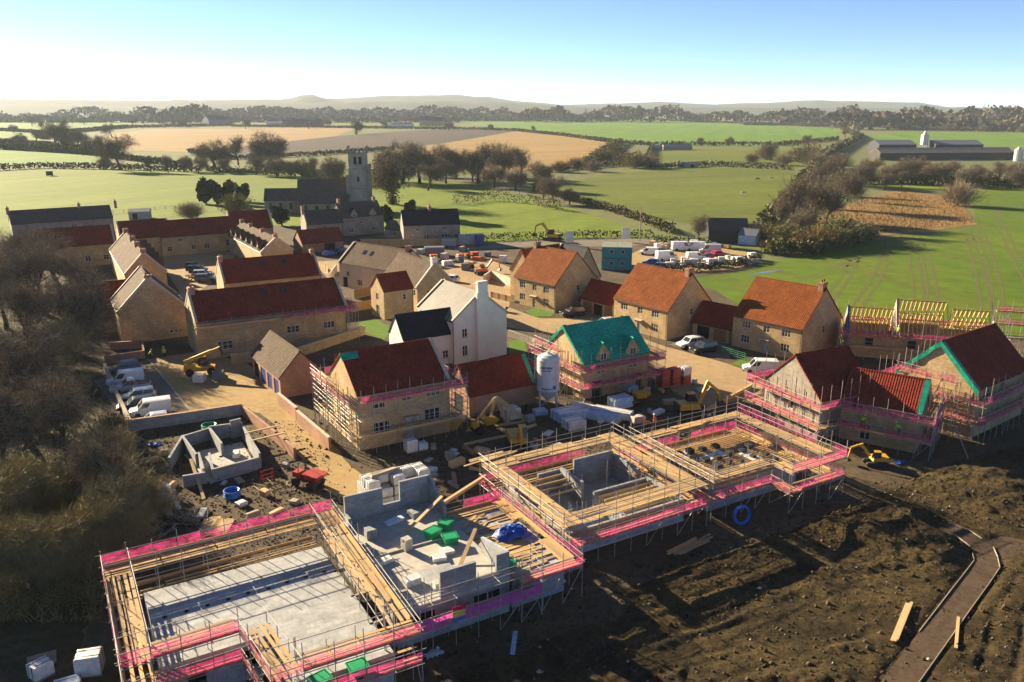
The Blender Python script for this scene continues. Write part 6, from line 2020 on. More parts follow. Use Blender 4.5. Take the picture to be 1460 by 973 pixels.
for (x, y, lab) in ((812, 352, 'tall white sign board beyond the lane'), (892, 346, 'tall white flag board beside the teal cabins')):
    p = at(x, y)
    t = thing('sign_board', lab, 'sign', (p.x, p.y, .1), 0)
    MB().box(-1.1, 1.1, 0, .12, 1.0, 4.2).build('board', RENDERW, t)
    for s in (-.9, .9):
        MB().beam((s, .18, 0), (s, .18, 4.2), .1, .1).build('post', GREYTIMBER, t)


# silo
def silo():
    p = at(781, 580)
    t = thing('mortar_silo', 'white mortar silo on four legs beside the roof trusses', 'silo', (p.x, p.y, .1), .2)
    r, zb, zt = 1.42, 2.3, 6.4
    MB().lathe([(r, zb), (r + .04, zb + .02), (r + .04, zb + .12), (r, zb + .14), (r, zt - .12), (r + .04, zt - .1), (r + .04, zt), (r, zt + .02)], 28).build('drum', SILO, t)
    MB().lathe([(r, zt + .02), (r * .9, zt + .32), (r * .6, zt + .55), (r * .2, zt + .66)], 28).build('dome', SILO, t)
    MB().lathe([(.25, .75), (.3, .9), (r, zb)], 24).build('hopper', SILO, t)
    MB().tube((0, 0, zt + .6), (0, 0, zt + .95), .22, n=10).build('filler_cap', SILO, t)
    for i in range(4):
        a = .6 + i * math.pi / 2
        c, s = math.cos(a), math.sin(a)
        MB().beam((c * 1.55, s * 1.55, 0), (c * 1.4, s * 1.4, zb + .6), .14, .14).build('leg', SILO, t)
        c2, s2 = math.cos(a + math.pi / 2), math.sin(a + math.pi / 2)
        MB().beam((c * 1.53, s * 1.53, .3), (c2 * 1.44, s2 * 1.44, 1.9), .07, .07).build('leg_brace', SILO, t)
        MB().box(c * 1.55 - .22, c * 1.55 + .22, s * 1.55 - .22, s * 1.55 + .22, 0, .06).build('foot', STEEL, t)
    a = -1.05
    MB().tube((math.cos(a) * (r + .06), math.sin(a) * (r + .06), .5), (math.cos(a) * (r + .06), math.sin(a) * (r + .06), zt), .06).build('fill_pipe', SILO, t)
    ld = MB()
    for q in range(22):
        ld.tube((math.cos(2.9) * (r + .12), math.sin(2.9) * (r + .12), zb + q * .19), (math.cos(3.15) * (r + .12), math.sin(3.15) * (r + .12), zb + q * .19), .02, n=5)
    ld.build('ladder', STEEL, t)

    def lettering(txt, size, z, ang, m):
        cu = bpy.data.curves.new('lettering', 'FONT')
        cu.body = txt; cu.size = size; cu.align_x = 'CENTER'; cu.extrude = .004; cu.offset = .012
        tmp = bpy.data.objects.new('tmp', cu); COL.objects.link(tmp)
        bpy.context.view_layer.update()
        me = bpy.data.meshes.new_from_object(tmp.evaluated_get(bpy.context.evaluated_depsgraph_get()))
        bpy.data.objects.remove(tmp)
        for v in me.vertices:
            an = ang + v.co.x / r
            rr = r + .008 + max(v.co.z, 0)
            v.co = (math.cos(an) * rr, math.sin(an) * rr, z + v.co.y)
        me.materials.clear(); me.materials.append(m)
        put('lettering', me, t)
    lettering('cemex', .62, 5.35, -2.0 , INK)
    for z_, n_, hh in ((5.05, 9, .13), (2.65, 11, .15)):      # two lines too small to read in the photograph
        mk = MB()
        for i in range(n_):
            a0 = -2.0 + (i - n_ / 2) * .105
            q0, q1 = [(math.cos(a_) * (r + .006), math.sin(a_) * (r + .006)) for a_ in (a0, a0 + .075)]
            mk.face([(*q0, z_), (*q1, z_), (*q1, z_ + hh), (*q0, z_ + hh)])
        mk.build('small_print', INK, t)
    a = -1.25
    pl = MB().box(-.2, .2, -.012, .012, -.25, .25).build('placard', INKB, t)
    pl.location = (math.cos(a) * (r + .03), math.sin(a) * (r + .03), 2.9); pl.rotation_euler = (0, 0, a + math.pi / 2)


silo()


# roof trusses leaning together
def truss_stack():
    p = at(708, 610)
    for i in range(3):
        t = thing('roof_truss', 'pale timber roof truss leaning among the others by the brick garage', 'truss', (p.x + i * .16, p.y + i * .32, .1), .42 + i * .015, 'leaning roof trusses')
        w, h = 3.9, 3.5
        tilt = .18
        def q(x, z):
            return (x, z * tilt, z)
        M_ = MB
        M_().beam(q(-w, .06), q(w, .06), .06, .14).build('bottom_chord', TIMBER, t)
        M_().beam(q(-w, .06), q(0, h), .06, .14).build('rafter_chord', TIMBER, t)
        M_().beam(q(w, .06), q(0, h), .06, .14).build('rafter_chord', TIMBER, t)
        for a, b in (((-1.3, .06), (-1.9, h * .5)), ((-1.3, .06), (0, h)), ((1.3, .06), (0, h)), ((1.3, .06), (1.9, h * .5))):
            M_().beam(q(*a), q(*b), .05, .1).build('web', TIMBER, t)


truss_stack()


def coil(label, px, py, z, Rr, r, m, rz=0, tilt=0.0, n=5):
    p = at(px, py, z)
    t = thing('pipe_coil', label, 'coil', (p.x, p.y, z), rz)
    for i in range(n):
        rr = Rr * (1 - .08 * (i % 2)) + R.uniform(-.03, .03)
        o = MB().ring((0, 0, r + i * r * 1.5), rr, r, 30, 7).build('pipe_turn', m, t)
        o.rotation_euler = (R.uniform(-.03, .03), R.uniform(-.03, .03), 0)
    if tilt:
        t.rotation_euler = (tilt, 0, rz)
    return t


coil('blue pipe coil lying on the soil beside the block footings', 331, 708, .1, .72, .09, BLUEPIPE)
coil('green pipe coil behind the low block walls', 299, 614, .1, .8, .1, GREENPIPE)
c_ = coil('blue pipe coil propped on edge beneath the front scaffold', 1055, 746, .1, .85, .07, BLUEPIPE, .4, 1.45, 3)
c_.location.z = mud_z(c_.location.x, c_.location.y) + .9
# blue tarpaulin heap on the deck
q = uv(30.6, 53.2, 2.78)
t = thing('tarpaulin', 'crumpled blue tarpaulin heaped on the boarded deck', 'tarpaulin', q, O30)
nx_t = 22
Vt = []
for j in range(nx_t):
    for i in range(nx_t):
        a, b = i / (nx_t - 1) * 2 - 1, j / (nx_t - 1) * 2 - 1
        e = max(0, 1 - (a * a + b * b) * .9)
        Vt.append((a * 1.5 + R.uniform(-.06, .06), b * 1.05 + R.uniform(-.06, .06), e ** .5 * .75 * R.uniform(.65, 1.15) + .01))
I2 = np.arange(nx_t * nx_t).reshape(nx_t, nx_t)
Qt = np.stack([I2[:-1, :-1].ravel(), I2[:-1, 1:].ravel(), I2[1:, 1:].ravel(), I2[1:, :-1].ravel()], 1)
put('sheet', np_mesh('sheet', np.array(Vt), Qt, BLUETARP), t)


def tub(label, u_, v_, z, m=GREENBUCKET, s=1.0, rz=0):
    t = thing('mortar_tub', label, 'tub', uv(u_, v_, z), O30 + rz)
    t.scale = (s, s, s)
    b = MB()
    b.loft([[(-.5, -.4, 0), (.5, -.4, 0), (.5, .4, 0), (-.5, .4, 0)], [(-.6, -.5, .7), (.6, -.5, .7), (.6, .5, .7), (-.6, .5, .7)]], caps=False)
    b.loft([[(-.52, -.42, .7), (.52, -.42, .7), (.52, .42, .7), (-.52, .42, .7)][::-1], [(-.46, -.36, .25), (.46, -.36, .25), (.46, .36, .25), (-.46, .36, .25)][::-1]])
    b.build('shell', m, t)
    MB().box(-.64, .64, -.54, -.48, .64, .72).box(-.64, .64, .48, .54, .64, .72).box(-.64, -.58, -.48, .48, .64, .72).box(.58, .64, -.48, .48, .64, .72).build('rim', m, t)
    MB().box(-.44, .44, -.34, .34, .3, .5).build('mortar', CONC, t)


G_ = 'green mortar tubs'
tub('green mortar tub among block offcuts on the shaded floor', 24.6, 55.6, 3.06, rz=.3)
tub('second green tub beside the leaning plank on the shaded floor', 25.4, 54.0, 3.06, rz=-.2)
tub('green tub with grey lid on the shaded floor', 26.2, 56.4, 3.06, rz=.6)
tub('green tub on the lower deck under the pale slab scaffold', 13.6, 43.0, 2.66)
tub('green tub further along the lower deck under the pale slab', 11.2, 43.0, 2.66, rz=.2)
tub('green tub at the corner of the scaffold by the blue tarpaulin', 27.9, 48.8, 2.78, s=.8)
# loose blocks and stacks on the floor of plot two
for i, (u_, v_, w_, l_, h_, m_, lab) in enumerate(((20.2, 58.2, .9, .8, .8, BLOCK, 'small stack of grey blocks on the shaded floor'), (22.8, 59.6, 1.8, .7, .25, WRAPB, 'long blue white pack on the shaded floor'), (25.0, 59.8, 1.4, 1.0, .5, BLOCK, 'grey block heap under the tall wall end'),
                                              (19.4, 53.9, 1.9, .7, .3, WRAP, 'white slab pack on the sunlit floor by the low wall'), (22.0, 54.9, .7, .7, 1.0, CONC, 'round grey drum sized stack on the shaded floor'), (18.9, 56.2, .9, .8, .5, CONC, 'pale block stack against the low block wall'),
                                              (23.6, 52.3, 1.1, .9, .3, WRAP, 'white sheet pack beside the floor opening'), (24.6, 52.9, 1.0, .9, .25, WRAP, 'second white sheet pack beside the floor opening'), (20.4, 50.2, 1.2, .8, .5, WRAP, 'torn white sack pile on the sunlit floor'), (22.4, 48.9, 1.5, .9, .4, CONC, 'flat block pile by the front wall'), (25.7, 57.0, 1.0, .7, .35, CONC, 'block offcuts between the green tubs'))):
    t = thing('block_stack', lab, 'stack', uv(u_, v_, 3.06), O30 + R.uniform(-.3, .3))
    nx2, ny2, nz2 = max(1, round(w_ / .45)), max(1, round(l_ / .35)), max(1, round(h_ / .25))
    for a in range(nx2):
        for b in range(ny2):
            for c in range(nz2):
                if R.random() < .12 and c == nz2 - 1 and nz2 > 1:
                    continue
                j = R.uniform(-.02, .02)
                MB().box(-w_ / 2 + a * w_ / nx2 + .01 + j, -w_ / 2 + (a + 1) * w_ / nx2 - .01 + j, -l_ / 2 + b * l_ / ny2 + .01, -l_ / 2 + (b + 1) * l_ / ny2 - .01, c * h_ / nz2, (c + .96) * h_ / nz2).build('block', m_, t)


def plank(label, a, b, w=.22, h=.06, m=TIMBER, name='plank', group=None, n=1):
    t = thing(name, label, 'timber', a, 0, group)
    for i in range(n):
        s = Vector((0, 0, 0)) if n == 1 else Vector((R.uniform(-.04, .04) + i * w * 1.1, R.uniform(-.1, .1), 0))
        MB().beam(s, Vector(b) - Vector(a) + s, w, h).build('board', m, t)
    return t


plank('pale timber prop leaning from the floor to the tall block wall end', uv(23.2, 57.6, 3.1), uv(26.9, 58.6, 4.9), .3, .1)
plank('second pale timber prop leaning on the short block wall', uv(24.6, 50.6, 3.1), uv(27.0, 52.6, 4.6), .3, .1)
plank('long pale beam lying behind the pink netting of the deck', uv(27.4, 60.6, 2.9), uv(34.0, 64.0, 2.9), .3, .3)
plank('white board standing in the shaded mud before the block walls', at(735, 900, .15), at(727, 960, .15), .35, .05, WRAPB)
plank('end of a white board in the shaded mud below the first', at(727, 962, .15), at(732, 1000, .15), .35, .05, WRAPB)
plank('grey tube leaning from the lilac scaffold to the ground', at(1381, 655, .15), at(1358, 600, 3.2), .09, .09, STEEL, 'scaffold_tube')
for (x0, y0, x1, y1, lab) in ((1270, 920, 1292, 866, 'bundle of pale planks lying beside the path'), (1362, 930, 1366, 884, 'single pale plank standing by the path')):
    a, b = at(x0, y0), at(x1, y1)
    a.z, b.z = mud_z(a.x, a.y) + .12, mud_z(b.x, b.y) + .12
    plank(lab, a, b, .2, .12, TIMBER, n=3 if 'bundle' in lab else 1)
plank('long beam lying before the yellow skip', at(662, 634, .2), at(720, 622, .2), .3, .25)
plank('long beam bundle beside the excavator', at(745, 612, .2), at(764, 606, .2), .35, .3)
plank('yellow timber laid across the low block walls', at(349, 618, 1.7), at(398, 607, 1.7), .2, .12)
plank('second yellow timber laid across the low brick bay', at(357, 629, 1.7), at(408, 617, 1.7), .2, .12)
plank('white board leaning on the block footing', at(256, 726, .1), at(237, 690, 1.0), .35, .06, WRAP)
plank('pale post leaning on the low block wall', at(291, 712, .1), at(272, 655, 1.6), .3, .12)
for (lab, x0, y0, n, L_, rz) in (('stack of pale planks on the soil behind the pale slab scaffold', 300, 752, 7, 3.0, 1.75), ('second stack of pale planks beside the first behind the slab', 318, 754, 8, 2.8, 1.6)):
    p = at(x0, y0)
    t = thing('plank_stack', lab, 'planks', (p.x, p.y, .1), rz)
    for i in range(n):
        for k in range(3):
            put('plank', BRD, t, (R.uniform(-.2, .2), i * .2 - .6, k * .05 + .02), (0, 0, R.uniform(-.05, .05)), (L_, 1, 1))
for (lab, x0, y0, n) in (('rusty heap of steel rods on the soil beside the thicket', 222, 768, 34), ('tangle of reinforcing mesh beside the pale planks', 268, 748, 26), ('loose tubes and rails lying in the soil behind the slab', 400, 700, 10)):
    p = at(x0, y0)
    t = thing('rod_heap', lab, 'rods', (p.x, p.y, .1), 0)
    for i in range(n):
        a = Vector((R.uniform(-1.6, 1.6), R.uniform(-1.2, 1.2), .03 + R.random() * .35)); an = R.gauss(1.9, .5)
        b = a + Vector((math.cos(an), math.sin(an), R.uniform(-.03, .03))) * R.uniform(1.2, 2.6)
        b.z = max(b.z, .02)
        MB().tube(a, b, .03, n=5).build('rod', GREYTIMBER if i % 3 else STEEL, t)
# slatted timber at the thicket edge
p = at(60, 945)
t = thing('pallet', 'slatted timber pallet lying at the thicket edge', 'pallet', (p.x, p.y, .1), .5)
for i in range(6):
    MB().box(-.9, .9, -.75 + i * .27, -.56 + i * .27, .1, .14).build('slat', GREYTIMBER, t)
for x in (-.8, 0, .75):
    MB().box(x - .05, x + .05, -.75, .75, 0, .1).build('bearer', GREYTIMBER, t)
# sign on the scaffold
q = uv(22.0, 45.62, 2.1)
t = thing('safety_sign', 'small red, yellow and blue safety sign hung on the scaffold', 'sign', q, O30)
for i, (m_, a, b) in enumerate(((INKR, .8, 1.15), (INKY, .5, .78), (INKY, .28, .48), (INKB, 0, .26))):
    MB().box(-.5, .5, -.03, 0, a, b).build('sign_panel', m_, t)
for (x, y, lab, m_) in ((618, 935, 'crumpled white sheet lying under the scaffold bays', WRAPB), (222, 636, 'blue sheet lying by the low block walls', BLUETARP), (924, 566, 'bright blue sheet on the ground by the red packs', BLUETARP), (1282, 662, 'scrap of blue sheet under the lilac scaffold', BLUETARP), (682, 628, 'flat black sheet spread before the skip', PIER), (794, 833, 'white sheet scrap under the corner of the deck', WRAPB)):
    p = at(x, y)
    t = thing('ground_sheet', lab, 'sheet', (p.x, p.y, mud_z(p.x, p.y) + .03), R.uniform(0, 1))
    w = 2.4 if 'black' in lab else 1.3
    Vs = [(i * w / 7 - w / 2 + R.uniform(-.1, .1), j * w * .08 - .3 * w + R.uniform(-.05, .05), abs(R.gauss(0, .02 if 'black' in lab else .12)) + .01) for j in range(8) for i in range(8)]
    I3 = np.arange(64).reshape(8, 8)
    put('sheet', np_mesh('sheet', np.array(Vs), np.stack([I3[:-1, :-1].ravel(), I3[:-1, 1:].ravel(), I3[1:, 1:].ravel(), I3[1:, :-1].ravel()], 1), m_), t)
# skip
p = at(640, 612)
t = thing('skip', 'yellow skip beside the scaffolded stone house', 'skip', (p.x, p.y, .1), .3)
MB().loft([[(-.9, -.7, 0), (.9, -.7, 0), (.9, .7, 0), (-.9, .7, 0)], [(-1.6, -.85, 1.2), (1.6, -.85, 1.2), (1.6, .85, 1.2), (-1.6, .85, 1.2)]]).build('body', YELLOW, t)
MB().box(-1.45, 1.45, -.7, .7, 1.19, 1.3).build('rubbish', GREYTIMBER, t)
MB().box(-1.66, 1.66, -.92, -.83, 1.12, 1.24).box(-1.66, 1.66, .83, .92, 1.12, 1.24).build('rim', YELLOW, t)
# red trestle by the footings
p = at(382, 688)
t = thing('trestle', 'red steel trestle beside the block footings', 'trestle', (p.x, p.y, .1), .7)
for s in (-.6, .6):
    for q_ in (-.35, .35):
        MB().tube((s, q_, 0), (s, q_ * .3, 1.3), .04).build('leg', REDP, t)
for z_ in (.4, .8, 1.28):
    MB().tube((-.6, 0, z_), (.6, 0, z_), .04).build('rail', REDP, t)


# ------------------------------------------------------------------ walls, footings, fences
def wall_line(name, label, pts, h, th_, m, z=.05, cat='wall', cap=None, heights=None):
    t = thing(name, label, cat, (*at(*pts[0])[:2], z), 0)
    o = at(*pts[0])
    for i in range(len(pts) - 1):
        a, b = at(*pts[i]) - o, at(*pts[i + 1]) - o
        d = (b - a).normalized()
        b2 = b - d * .0
        hh = heights[i] if heights else h
        MB().beam((a.x, a.y, hh / 2), (b2.x, b2.y, hh / 2), th_ - i * .006, hh).build('wall_section', m, t)
        if cap:
            MB().beam((a.x, a.y, hh + .04), (b2.x, b2.y, hh + .04), th_ + .08 - i * .006, .08).build('wall_cap', cap, t)
    return t


wall_line('boundary_wall', 'long block boundary wall with brick face behind the parked cars', [(184, 616), (270, 604), (346, 592)], 1.4, .35, BLOCK, cap=BRICK)
wall_line('boundary_wall', 'brick boundary wall stepping down beside the sandy track', [(347, 593), (378, 618), (400, 636), (421, 655)], 1.3, .3, BRICK)
wall_line('garden_wall', 'short brick garden wall beside the blue door garage', [(398, 578), (424, 600)], 1.6, .3, BRICK, cap=COPING)
wall_line('garden_wall', 'brick garden wall leading to the scaffolded house', [(425, 604), (448, 624), (471, 644)], 1.6, .3, BRICK, cap=COPING)
wall_line('boundary_wall', 'low rubble wall along the thicket beside the parked vans', [(150, 528), (168, 570), (188, 614)], 1.0, .4, GREYTIMBER)
wall_line('brick_enclosure', 'low unfinished brick walls beside the tall blank gable', [(150, 520), (206, 512), (204, 497), (158, 500)], 1.3, .3, BRICK)
wall_line('garden_wall', 'long stone garden wall behind the scaffolded stone house', [(330, 520), (420, 512), (520, 478)], 1.5, .35, STONE, cap=COPING)
wall_line('garden_wall', 'pale rendered wall curving beside the stone house wing', [(690, 405), (700, 398), (735, 412)], 1.8, .3, CREAM, cap=COPING)
wall_line('garden_wall', 'low stone wall between the estate road and the white house', [(725, 480), (760, 492), (775, 500)], 1.1, .35, STONE_OLD)
wall_line('garden_wall', 'pale wall behind the red roofed house facing the thicket', [(445, 395), (470, 402), (480, 388)], 1.8, .25, CREAM)
# footings of an unfinished house
ft = thing('block_footings', 'unfinished low grey block walls of a small house beside the brown soil', 'building', (*at(240, 680)[:2], .05), 0)
fo = at(240, 680)
for pts, h in ((((243, 672), (262, 640), (300, 628)), 1.5), (((262, 640), (282, 668)), 1.6), (((300, 628), (318, 652)), 1.6), (((300, 628), (345, 622), (372, 668)), 1.7), (((345, 622), (330, 626)), 2.2), (((372, 668), (305, 686), (300, 662)), 1.3), (((296, 690), (262, 696)), 1.3), (((292, 688), (285, 664)), 1.5), (((252, 712), (215, 724)), 1.0)):
    for a, b in zip(pts[:-1], pts[1:]):
        a, b = at(*a) - fo, at(*b) - fo
        MB().beam((a.x, a.y, h / 2 + R.uniform(-.02, .02)), (b.x, b.y, h / 2), .24, h).build('block_wall', BLOCK, ft)
mb = MB()
for i in range(len([0])):
    mb.face([(*(at(*q) - fo)[:2], .1) for q in ((262, 650), (345, 632), (368, 672), (300, 692))])
mb.build('footing_floor', CONC, ft)


def panel_fence(label, pts, h=1.8, m=FENCE, z=.08, step=1.9, boards=8):
    t = thing('timber_fence', label, 'fence', (*at(*pts[0])[:2], z), 0)
    o = at(*pts[0])
    bd = MB().box(-.5, .5, -.012, .012, 0, 1).mesh('fence_board', m)
    po = MB().box(-.06, .06, -.06, .06, 0, 1).mesh('post', m)
    for a, b in zip(pts[:-1], pts[1:]):
        a, b = at(*a) - o, at(*b) - o
        L = (b - a).length; n = max(1, round(L / step)); d = (b - a) / L
        rz = math.atan2(d.y, d.x)
        for i in range(n):
            p = a + d * (L * i / n)
            put('post', po, t, (p.x, p.y, 0), (0, 0, rz), (1, 1, h + .1))
            for k in range(boards):
                q = a + d * (L * (i + (k + .5) / boards) / n)
                put('fence_board', bd, t, (q.x + R.uniform(-.005, .005), q.y, .04), (0, 0, rz + R.uniform(-.02, .02)), (L / n / boards * .96, 1, h * R.uniform(.97, 1.0)))
    return t


panel_fence('yellow timber fence beside the small red roofed gable', [(506, 427), (530, 421)])
panel_fence('second yellow timber fence in front of the lawn by the stone gable', [(503, 446), (531, 441)])
panel_fence('yellow garden fence behind the terrace of red dormers', [(448, 380), (468, 392)])
panel_fence('long timber fence before the slate roofed cottage', [(515, 352), (570, 352), (656, 350), (672, 343)], 2.0, step=2.4, boards=5)
panel_fence('brown timber fence below the tall blank gable', [(128, 478), (172, 474)], 1.8, step=2.2, boards=5)
panel_fence('timber fence of the small yard beside the wing', [(700, 425), (730, 432)], 1.2)
# timber hoarding between the estate road and the pad floor plot
for i in range(6):
    a, b = at(1000 + i * 12, 592 - i * 6.5), at(1011 + i * 12, 586 - i * 6.5)
    plank('pale timber sleeper in the line edging the estate road', Vector((a.x, a.y, .3)), Vector((b.x, b.y, .3)), .3, .5, TIMBER, 'timber_sleeper', 'sleepers edging the road')
# metal railings before the stone house
p, q = at(1020, 503), at(1062, 516)
t = thing('railing', 'green metal railing before the stone house with the white van', 'railing', (p.x, p.y, .1), math.atan2(q.y - p.y, q.x - p.x))
L = (q - p).length
for z_ in (.3, .6, .9, 1.2):
    MB().tube((0, 0, z_), (L, 0, z_), .03).build('rail', GREENPIPE, t)
for i in range(5):
    MB().tube((L * i / 4, 0, 0), (L * i / 4, 0, 1.25), .04).build('post', GREENPIPE, t)
# meadow post and rail fence
pts = [(20, 336), (130, 322), (240, 310), (330, 300), (430, 292)]
for k in range(40):
    pass
t = thing('field_fence', 'thin post and wire fence along the near side of the church meadow', 'fence', (*at(20, 318)[:2], .05), 0)
o = at(20, 318)
fp = [at(20, 318), at(130, 308), at(250, 298), at(300, 293)]
for a, b in zip(fp[:-1], fp[1:]):
    n = max(1, round((b - a).length / 4))
    for i in range(n):
        q = a.lerp(b, i / n) - o
        MB().beam((q.x, q.y, 0), (q.x, q.y, 1.3), .12, .12).build('post', GREYTIMBER, t)
    for z_ in (.6, 1.15):
        MB().tube((*(a - o)[:2], z_), (*(b - o)[:2], z_), .03, n=4).build('wire', GREYTIMBER, t)
# pole beside the lane
for (x, y, h, lab) in ((912, 344, 10, 'timber telegraph pole beside the lane and teal cabins'), (1328, 208, 14, 'thin pole in the far green field')):
    p = at(x, y)
    t = thing('utility_pole', lab, 'pole', (p.x, p.y, .05))
    MB().tube((0, 0, 0), (0, 0, h), .14, .1, 8).build('shaft', GREYTIMBER, t)
    MB().beam((-.7, 0, h - .6), (.7, 0, h - .6), .1, .1).build('crossarm', GREYTIMBER, t)
# dark water tank and hump in the meadow
p = at(71, 251)
t = thing('water_tank', 'small dark field tank standing in the church meadow', 'tank', (p.x, p.y, .05), .3)
MB().box(-1.6, 1.6, -1, 1, .3, 2.6).build('body', CHASSIS, t)
MB().box(-1.5, -1.2, -.9, .9, 0, .3).box(1.2, 1.5, -.9, .9, 0, .3).build('skid', GREYTIMBER, t)


# ------------------------------------------------------------------ people and animals
def skinned(name, joints, edges, mats, root_i=0, sub=1, assign=None):
    """One continuous body grown over a skeleton of joints (x, y, z, radius)."""
    me = bpy.data.meshes.new(name)
    me.from_pydata([j[:3] for j in joints], edges, [])
    o = bpy.data.objects.new(name, me); COL.objects.link(o)
    md = o.modifiers.new('s', 'SKIN')
    for i, j in enumerate(joints):
        r = j[3]
        me.skin_vertices[0].data[i].radius = (r, j[4] if len(j) > 4 else r)
        me.skin_vertices[0].data[i].use_root = (i == root_i)
    o.modifiers.new('d', 'SUBSURF').levels = sub
    bpy.context.view_layer.update()
    res = bpy.data.meshes.new_from_object(o.evaluated_get(bpy.context.evaluated_depsgraph_get()))
    bpy.data.objects.remove(o)
    res.materials.clear()
    for m in mats:
        res.materials.append(m)
    for p_ in res.polygons:
        p_.use_smooth = True
        p_.material_index = assign(p_.center) if assign else 0
    return res


SKIN = plain('skin', (.45, .27, .18), None, 4, .6)
HIVIS = plain('hi_vis_lime', (.35, .75, .02), (.3, .65, .02), 5, .6)
HIVISO = plain('hi_vis_orange', (.85, .16, .02), (.75, .13, .02), 5, .6)
TROU = plain('dark_trousers', (.03, .035, .05), None, 5, .8)
BOOT = plain('work_boots', (.04, .03, .02), None, 5, .8)
HAT = plain('white_helmet', (.75, .75, .72), None, 5, .4)
BODY = {}


def person(label, loc, rz, vest, pose='stand'):
    key = (vest.name, pose)
    if key not in BODY:
        b = -.25 if pose == 'bend' else 0.0
        fx = .35 if pose == 'bend' else 0.0
        J = [(0, 0, .95, .15, .12), (fx * .4, 0, 1.15 + b * .2, .15, .11), (fx * .8, 0, 1.38 + b * .6, .19, .12), (fx, 0, 1.5 + b * .8, .07), (fx * 1.25, 0, 1.58 + b * .9, .09), (fx * 1.3, 0, 1.7 + b, .105), (fx * 1.3, 0, 1.79 + b, .08),
             (.02, .1, .88, .1), (.06, .12, .5, .075), (0, .13, .1, .055), (.13, .14, .04, .045),
             (.02, -.1, .88, .1), (-.02, -.12, .5, .075), (-.08, -.13, .1, .055), (.05, -.14, .04, .045),
             (fx * .85, .2, 1.42 + b * .7, .065), (fx + .04, .27, 1.15 + b * .8, .052), (fx + .22, .22, .98 + b * .8, .04), (fx + .3, .2, .93 + b * .8, .045),
             (fx * .85, -.2, 1.42 + b * .7, .065), (fx + .04, -.27, 1.15 + b * .8, .052), (fx + .2, -.24, .97 + b * .8, .04), (fx + .27, -.22, .9 + b * .8, .045)]
        E_ = [(0, 1), (1, 2), (2, 3), (3, 4), (4, 5), (5, 6), (0, 7), (7, 8), (8, 9), (9, 10), (0, 11), (11, 12), (12, 13), (13, 14), (2, 15), (15, 16), (16, 17), (17, 18), (2, 19), (19, 20), (20, 21), (21, 22)]

        def pick(c):
            if c.z < .14: return 3
            if c.z < .95 and abs(c.y) < .24 and c.x < fx + .14: return 1
            if c.z > 1.53 + b * .85: return 2
            if c.x > fx + .19 and c.z < 1.1: return 2
            return 0
        BODY[key] = skinned('person', J, E_, [vest, TROU, SKIN, BOOT], 0, 2, pick)
        BODY[key, 'h'] = MB().lathe([(.15, 0), (.135, .02), (.125, .08), (.08, .14), (.02, .16)], 14, c=(fx * 1.3, 0, 1.74 + b)).mesh('helmet', HAT)
    t = put('person', BODY[key], None, loc, (0, 0, rz))
    put('helmet', BODY[key, 'h'], t)
    return tag(t, label, 'person')


person('worker in lime jacket and white helmet beside the low brick walls', (*at(235, 512)[:2], .1), -1.2, HIVIS)
person('worker in lime jacket bending near the parked vans', (*at(213, 514)[:2], .1), .4, HIVIS, 'bend')
person('worker in orange jacket behind the back deck scaffold', (*at(932, 612)[:2], .1), -.5, HIVISO)
person('worker in orange jacket standing by the scaffold near the wrapped bundles', (*at(921, 616)[:2], .1), 2.0, HIVISO, 'bend')
k_ = Matrix.Rotation(HRW[2], 3, 'Z')
w_ = k_ @ Vector((-1.6, -4.3, 0)); person('worker in lime jacket on the lower lift by the corner', (HRW[0] + w_.x, HRW[1] + w_.y, 2.12), .4, HIVIS, 'bend')
w_ = k_ @ Vector((2.4, -4.3, 0)); person('worker in lime jacket crouched further along the lower lift', (HRW[0] + w_.x, HRW[1] + w_.y, 2.12), 2.4, HIVIS, 'bend')
k_ = Matrix.Rotation(rth, 3, 'Z')
w_ = k_ @ Vector((-3.2, -4.6, 0)); person('worker in lime jacket among the bare rafters', (rc.x + w_.x, rc.y + w_.y, 3.82), .4, HIVIS)
w_ = k_ @ Vector((-4.3, -4.6, 0)); person('worker in orange jacket at the foot of the rafters', (rc.x + w_.x, rc.y + w_.y, 3.82), 2.4, HIVISO)
k_ = Matrix.Rotation(HE[2], 3, 'Z')
w_ = k_ @ Vector((7.5, 0.5, 0)); person('worker in lime jacket beyond the ridge of the plain red roof', (HE[0] + w_.x, HE[1] + w_.y, 9.0), 1.4, HIVIS)
pl_o = thing('working_platform', 'small raised boarded platform behind the plain dark red roof', 'platform', (HE[0] + w_.x, HE[1] + w_.y, .05), HE[2])
for sx in (-.6, .6):
    for sy in (-.9, .9):
        rod('standard', pl_o, (sx, sy, 0), (sx, sy, 10.0))
for i in range(5):
    put('scaffold_board', BRD, pl_o, (-.5 + i * .25, 0, 8.9), (0, 0, math.pi / 2), (2.2, 1, 1))


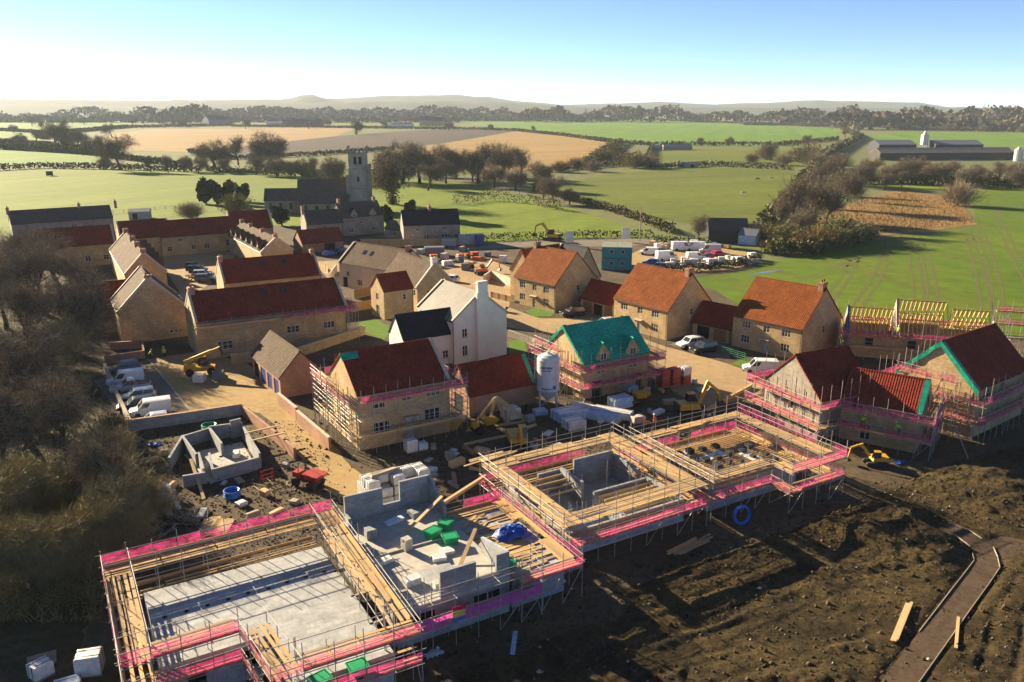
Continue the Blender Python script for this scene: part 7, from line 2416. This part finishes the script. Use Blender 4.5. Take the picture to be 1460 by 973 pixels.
def horse(label, px, py, rz, m):
    J = [(-.75, 0, 1.2, .32), (-.2, 0, 1.12, .34), (.45, 0, 1.15, .34), (.8, 0, 1.3, .22), (1.2, 0, .95, .14), (1.45, 0, .5, .12), (1.6, 0, .22, .08),
         (-.85, .18, .85, .14), (-.8, .2, .55, .08), (-.95, .2, .4, .07), (-.9, .2, .04, .07), (-.85, -.18, .85, .14), (-.7, -.2, .55, .08), (-.82, -.2, .4, .07), (-.75, -.2, .04, .07),
         (.6, .2, .8, .11), (.62, .2, .42, .07), (.6, .2, .04, .07), (.6, -.2, .8, .11), (.72, -.2, .42, .07), (.75, -.2, .04, .07), (-1.1, 0, 1.15, .08), (-1.25, 0, .6, .06)]
    E_ = [(0, 1), (1, 2), (2, 3), (3, 4), (4, 5), (5, 6), (0, 7), (7, 8), (8, 9), (9, 10), (0, 11), (11, 12), (12, 13), (13, 14), (2, 15), (15, 16), (16, 17), (2, 18), (18, 19), (19, 20), (0, 21), (21, 22)]
    p = at(px, py)
    o = put('horse', skinned('horse', J, E_, [m], 1, 1), None, (p.x, p.y, .07), (0, 0, rz))
    return tag(o, label, 'horse')


HD = plain('dark_horse_coat', (.03, .022, .017), None, 3, .7)
HL = plain('pale_horse_coat', (.6, .52, .42), None, 3, .7)
horse('dark horse grazing in the horse pasture', 1080, 258, 2.6, HD)
horse('pale horse grazing beside the dark one', 1099, 257, .3, HL)
horse('white horse grazing alone lower in the pasture', 1060, 278, 3.0, HL)

# litter of stones and clods that nobody could count
C = []
for i in range(5200):
    u_ = R.uniform(2, 76); v_ = R.choice((R.uniform(38, 47.5), R.uniform(64, 72), R.uniform(58, 80)))
    p = uv(u_, v_)
    C.append((p.x, p.y, mud_z(p.x, p.y)))
for i in range(3500):
    p = at(R.uniform(200, 470), R.uniform(600, 780)); C.append((p.x, p.y, .09))
for i in range(1800):
    p = at(R.uniform(560, 1000), R.uniform(560, 690)); C.append((p.x, p.y, .09))
for i in range(5200):
    p = uv(R.uniform(20, 80), R.uniform(22, 48)); C.append((p.x, p.y, mud_z(p.x, p.y)))
C = np.array(C)
sz = NR.uniform(.03, .13, len(C)) * np.where(NR.rand(len(C)) < .12, 1.9, 1.0)
oct_ = np.array([(1, 0, 0), (0, 1, 0), (-1, 0, 0), (0, -1, 0), (0, 0, 1), (0, 0, -.4)], float)
V = (C[:, None, :] + oct_[None] * sz[:, None, None] * NR.uniform(.6, 1.4, (len(C), 6, 1))).reshape(-1, 3)
T_ = np.array([(0, 1, 4), (1, 2, 4), (2, 3, 4), (3, 0, 4), (1, 0, 5), (2, 1, 5), (3, 2, 5), (0, 3, 5)])
Q = (np.arange(len(C))[:, None, None] * 6 + T_[None]).reshape(-1, 3)
mi = np.repeat(NR.choice(3, len(C), p=(.6, .39, .01)), 8)
tag(put('rubble', np_mesh('rubble', V, Q, [SITE, MUD, CONC], mi)), 'clods and stones scattered over the building site', None, None, 'stuff')

# ------------------------------------------------------------------ haze
hz = MB().box(-9300, 9300, -700, 11300, -1.2, 150)
me = hz.mesh('haze', [])
m = bpy.data.materials.new('haze_air')
m.use_nodes = True
nt = m.node_tree
nt.nodes.remove(nt.nodes['Principled BSDF'])
pv = nt.nodes.new('ShaderNodeVolumePrincipled')
pv.inputs['Color'].default_value = (.72, .84, 1.0, 1)
pv.inputs['Density'].default_value = 0.00006
pv.inputs['Anisotropy'].default_value = 0.1
nt.links.new(pv.outputs[0], nt.nodes['Material Output'].inputs['Volume'])
me.materials.append(m)
tag(put('haze', me), kind='stuff')
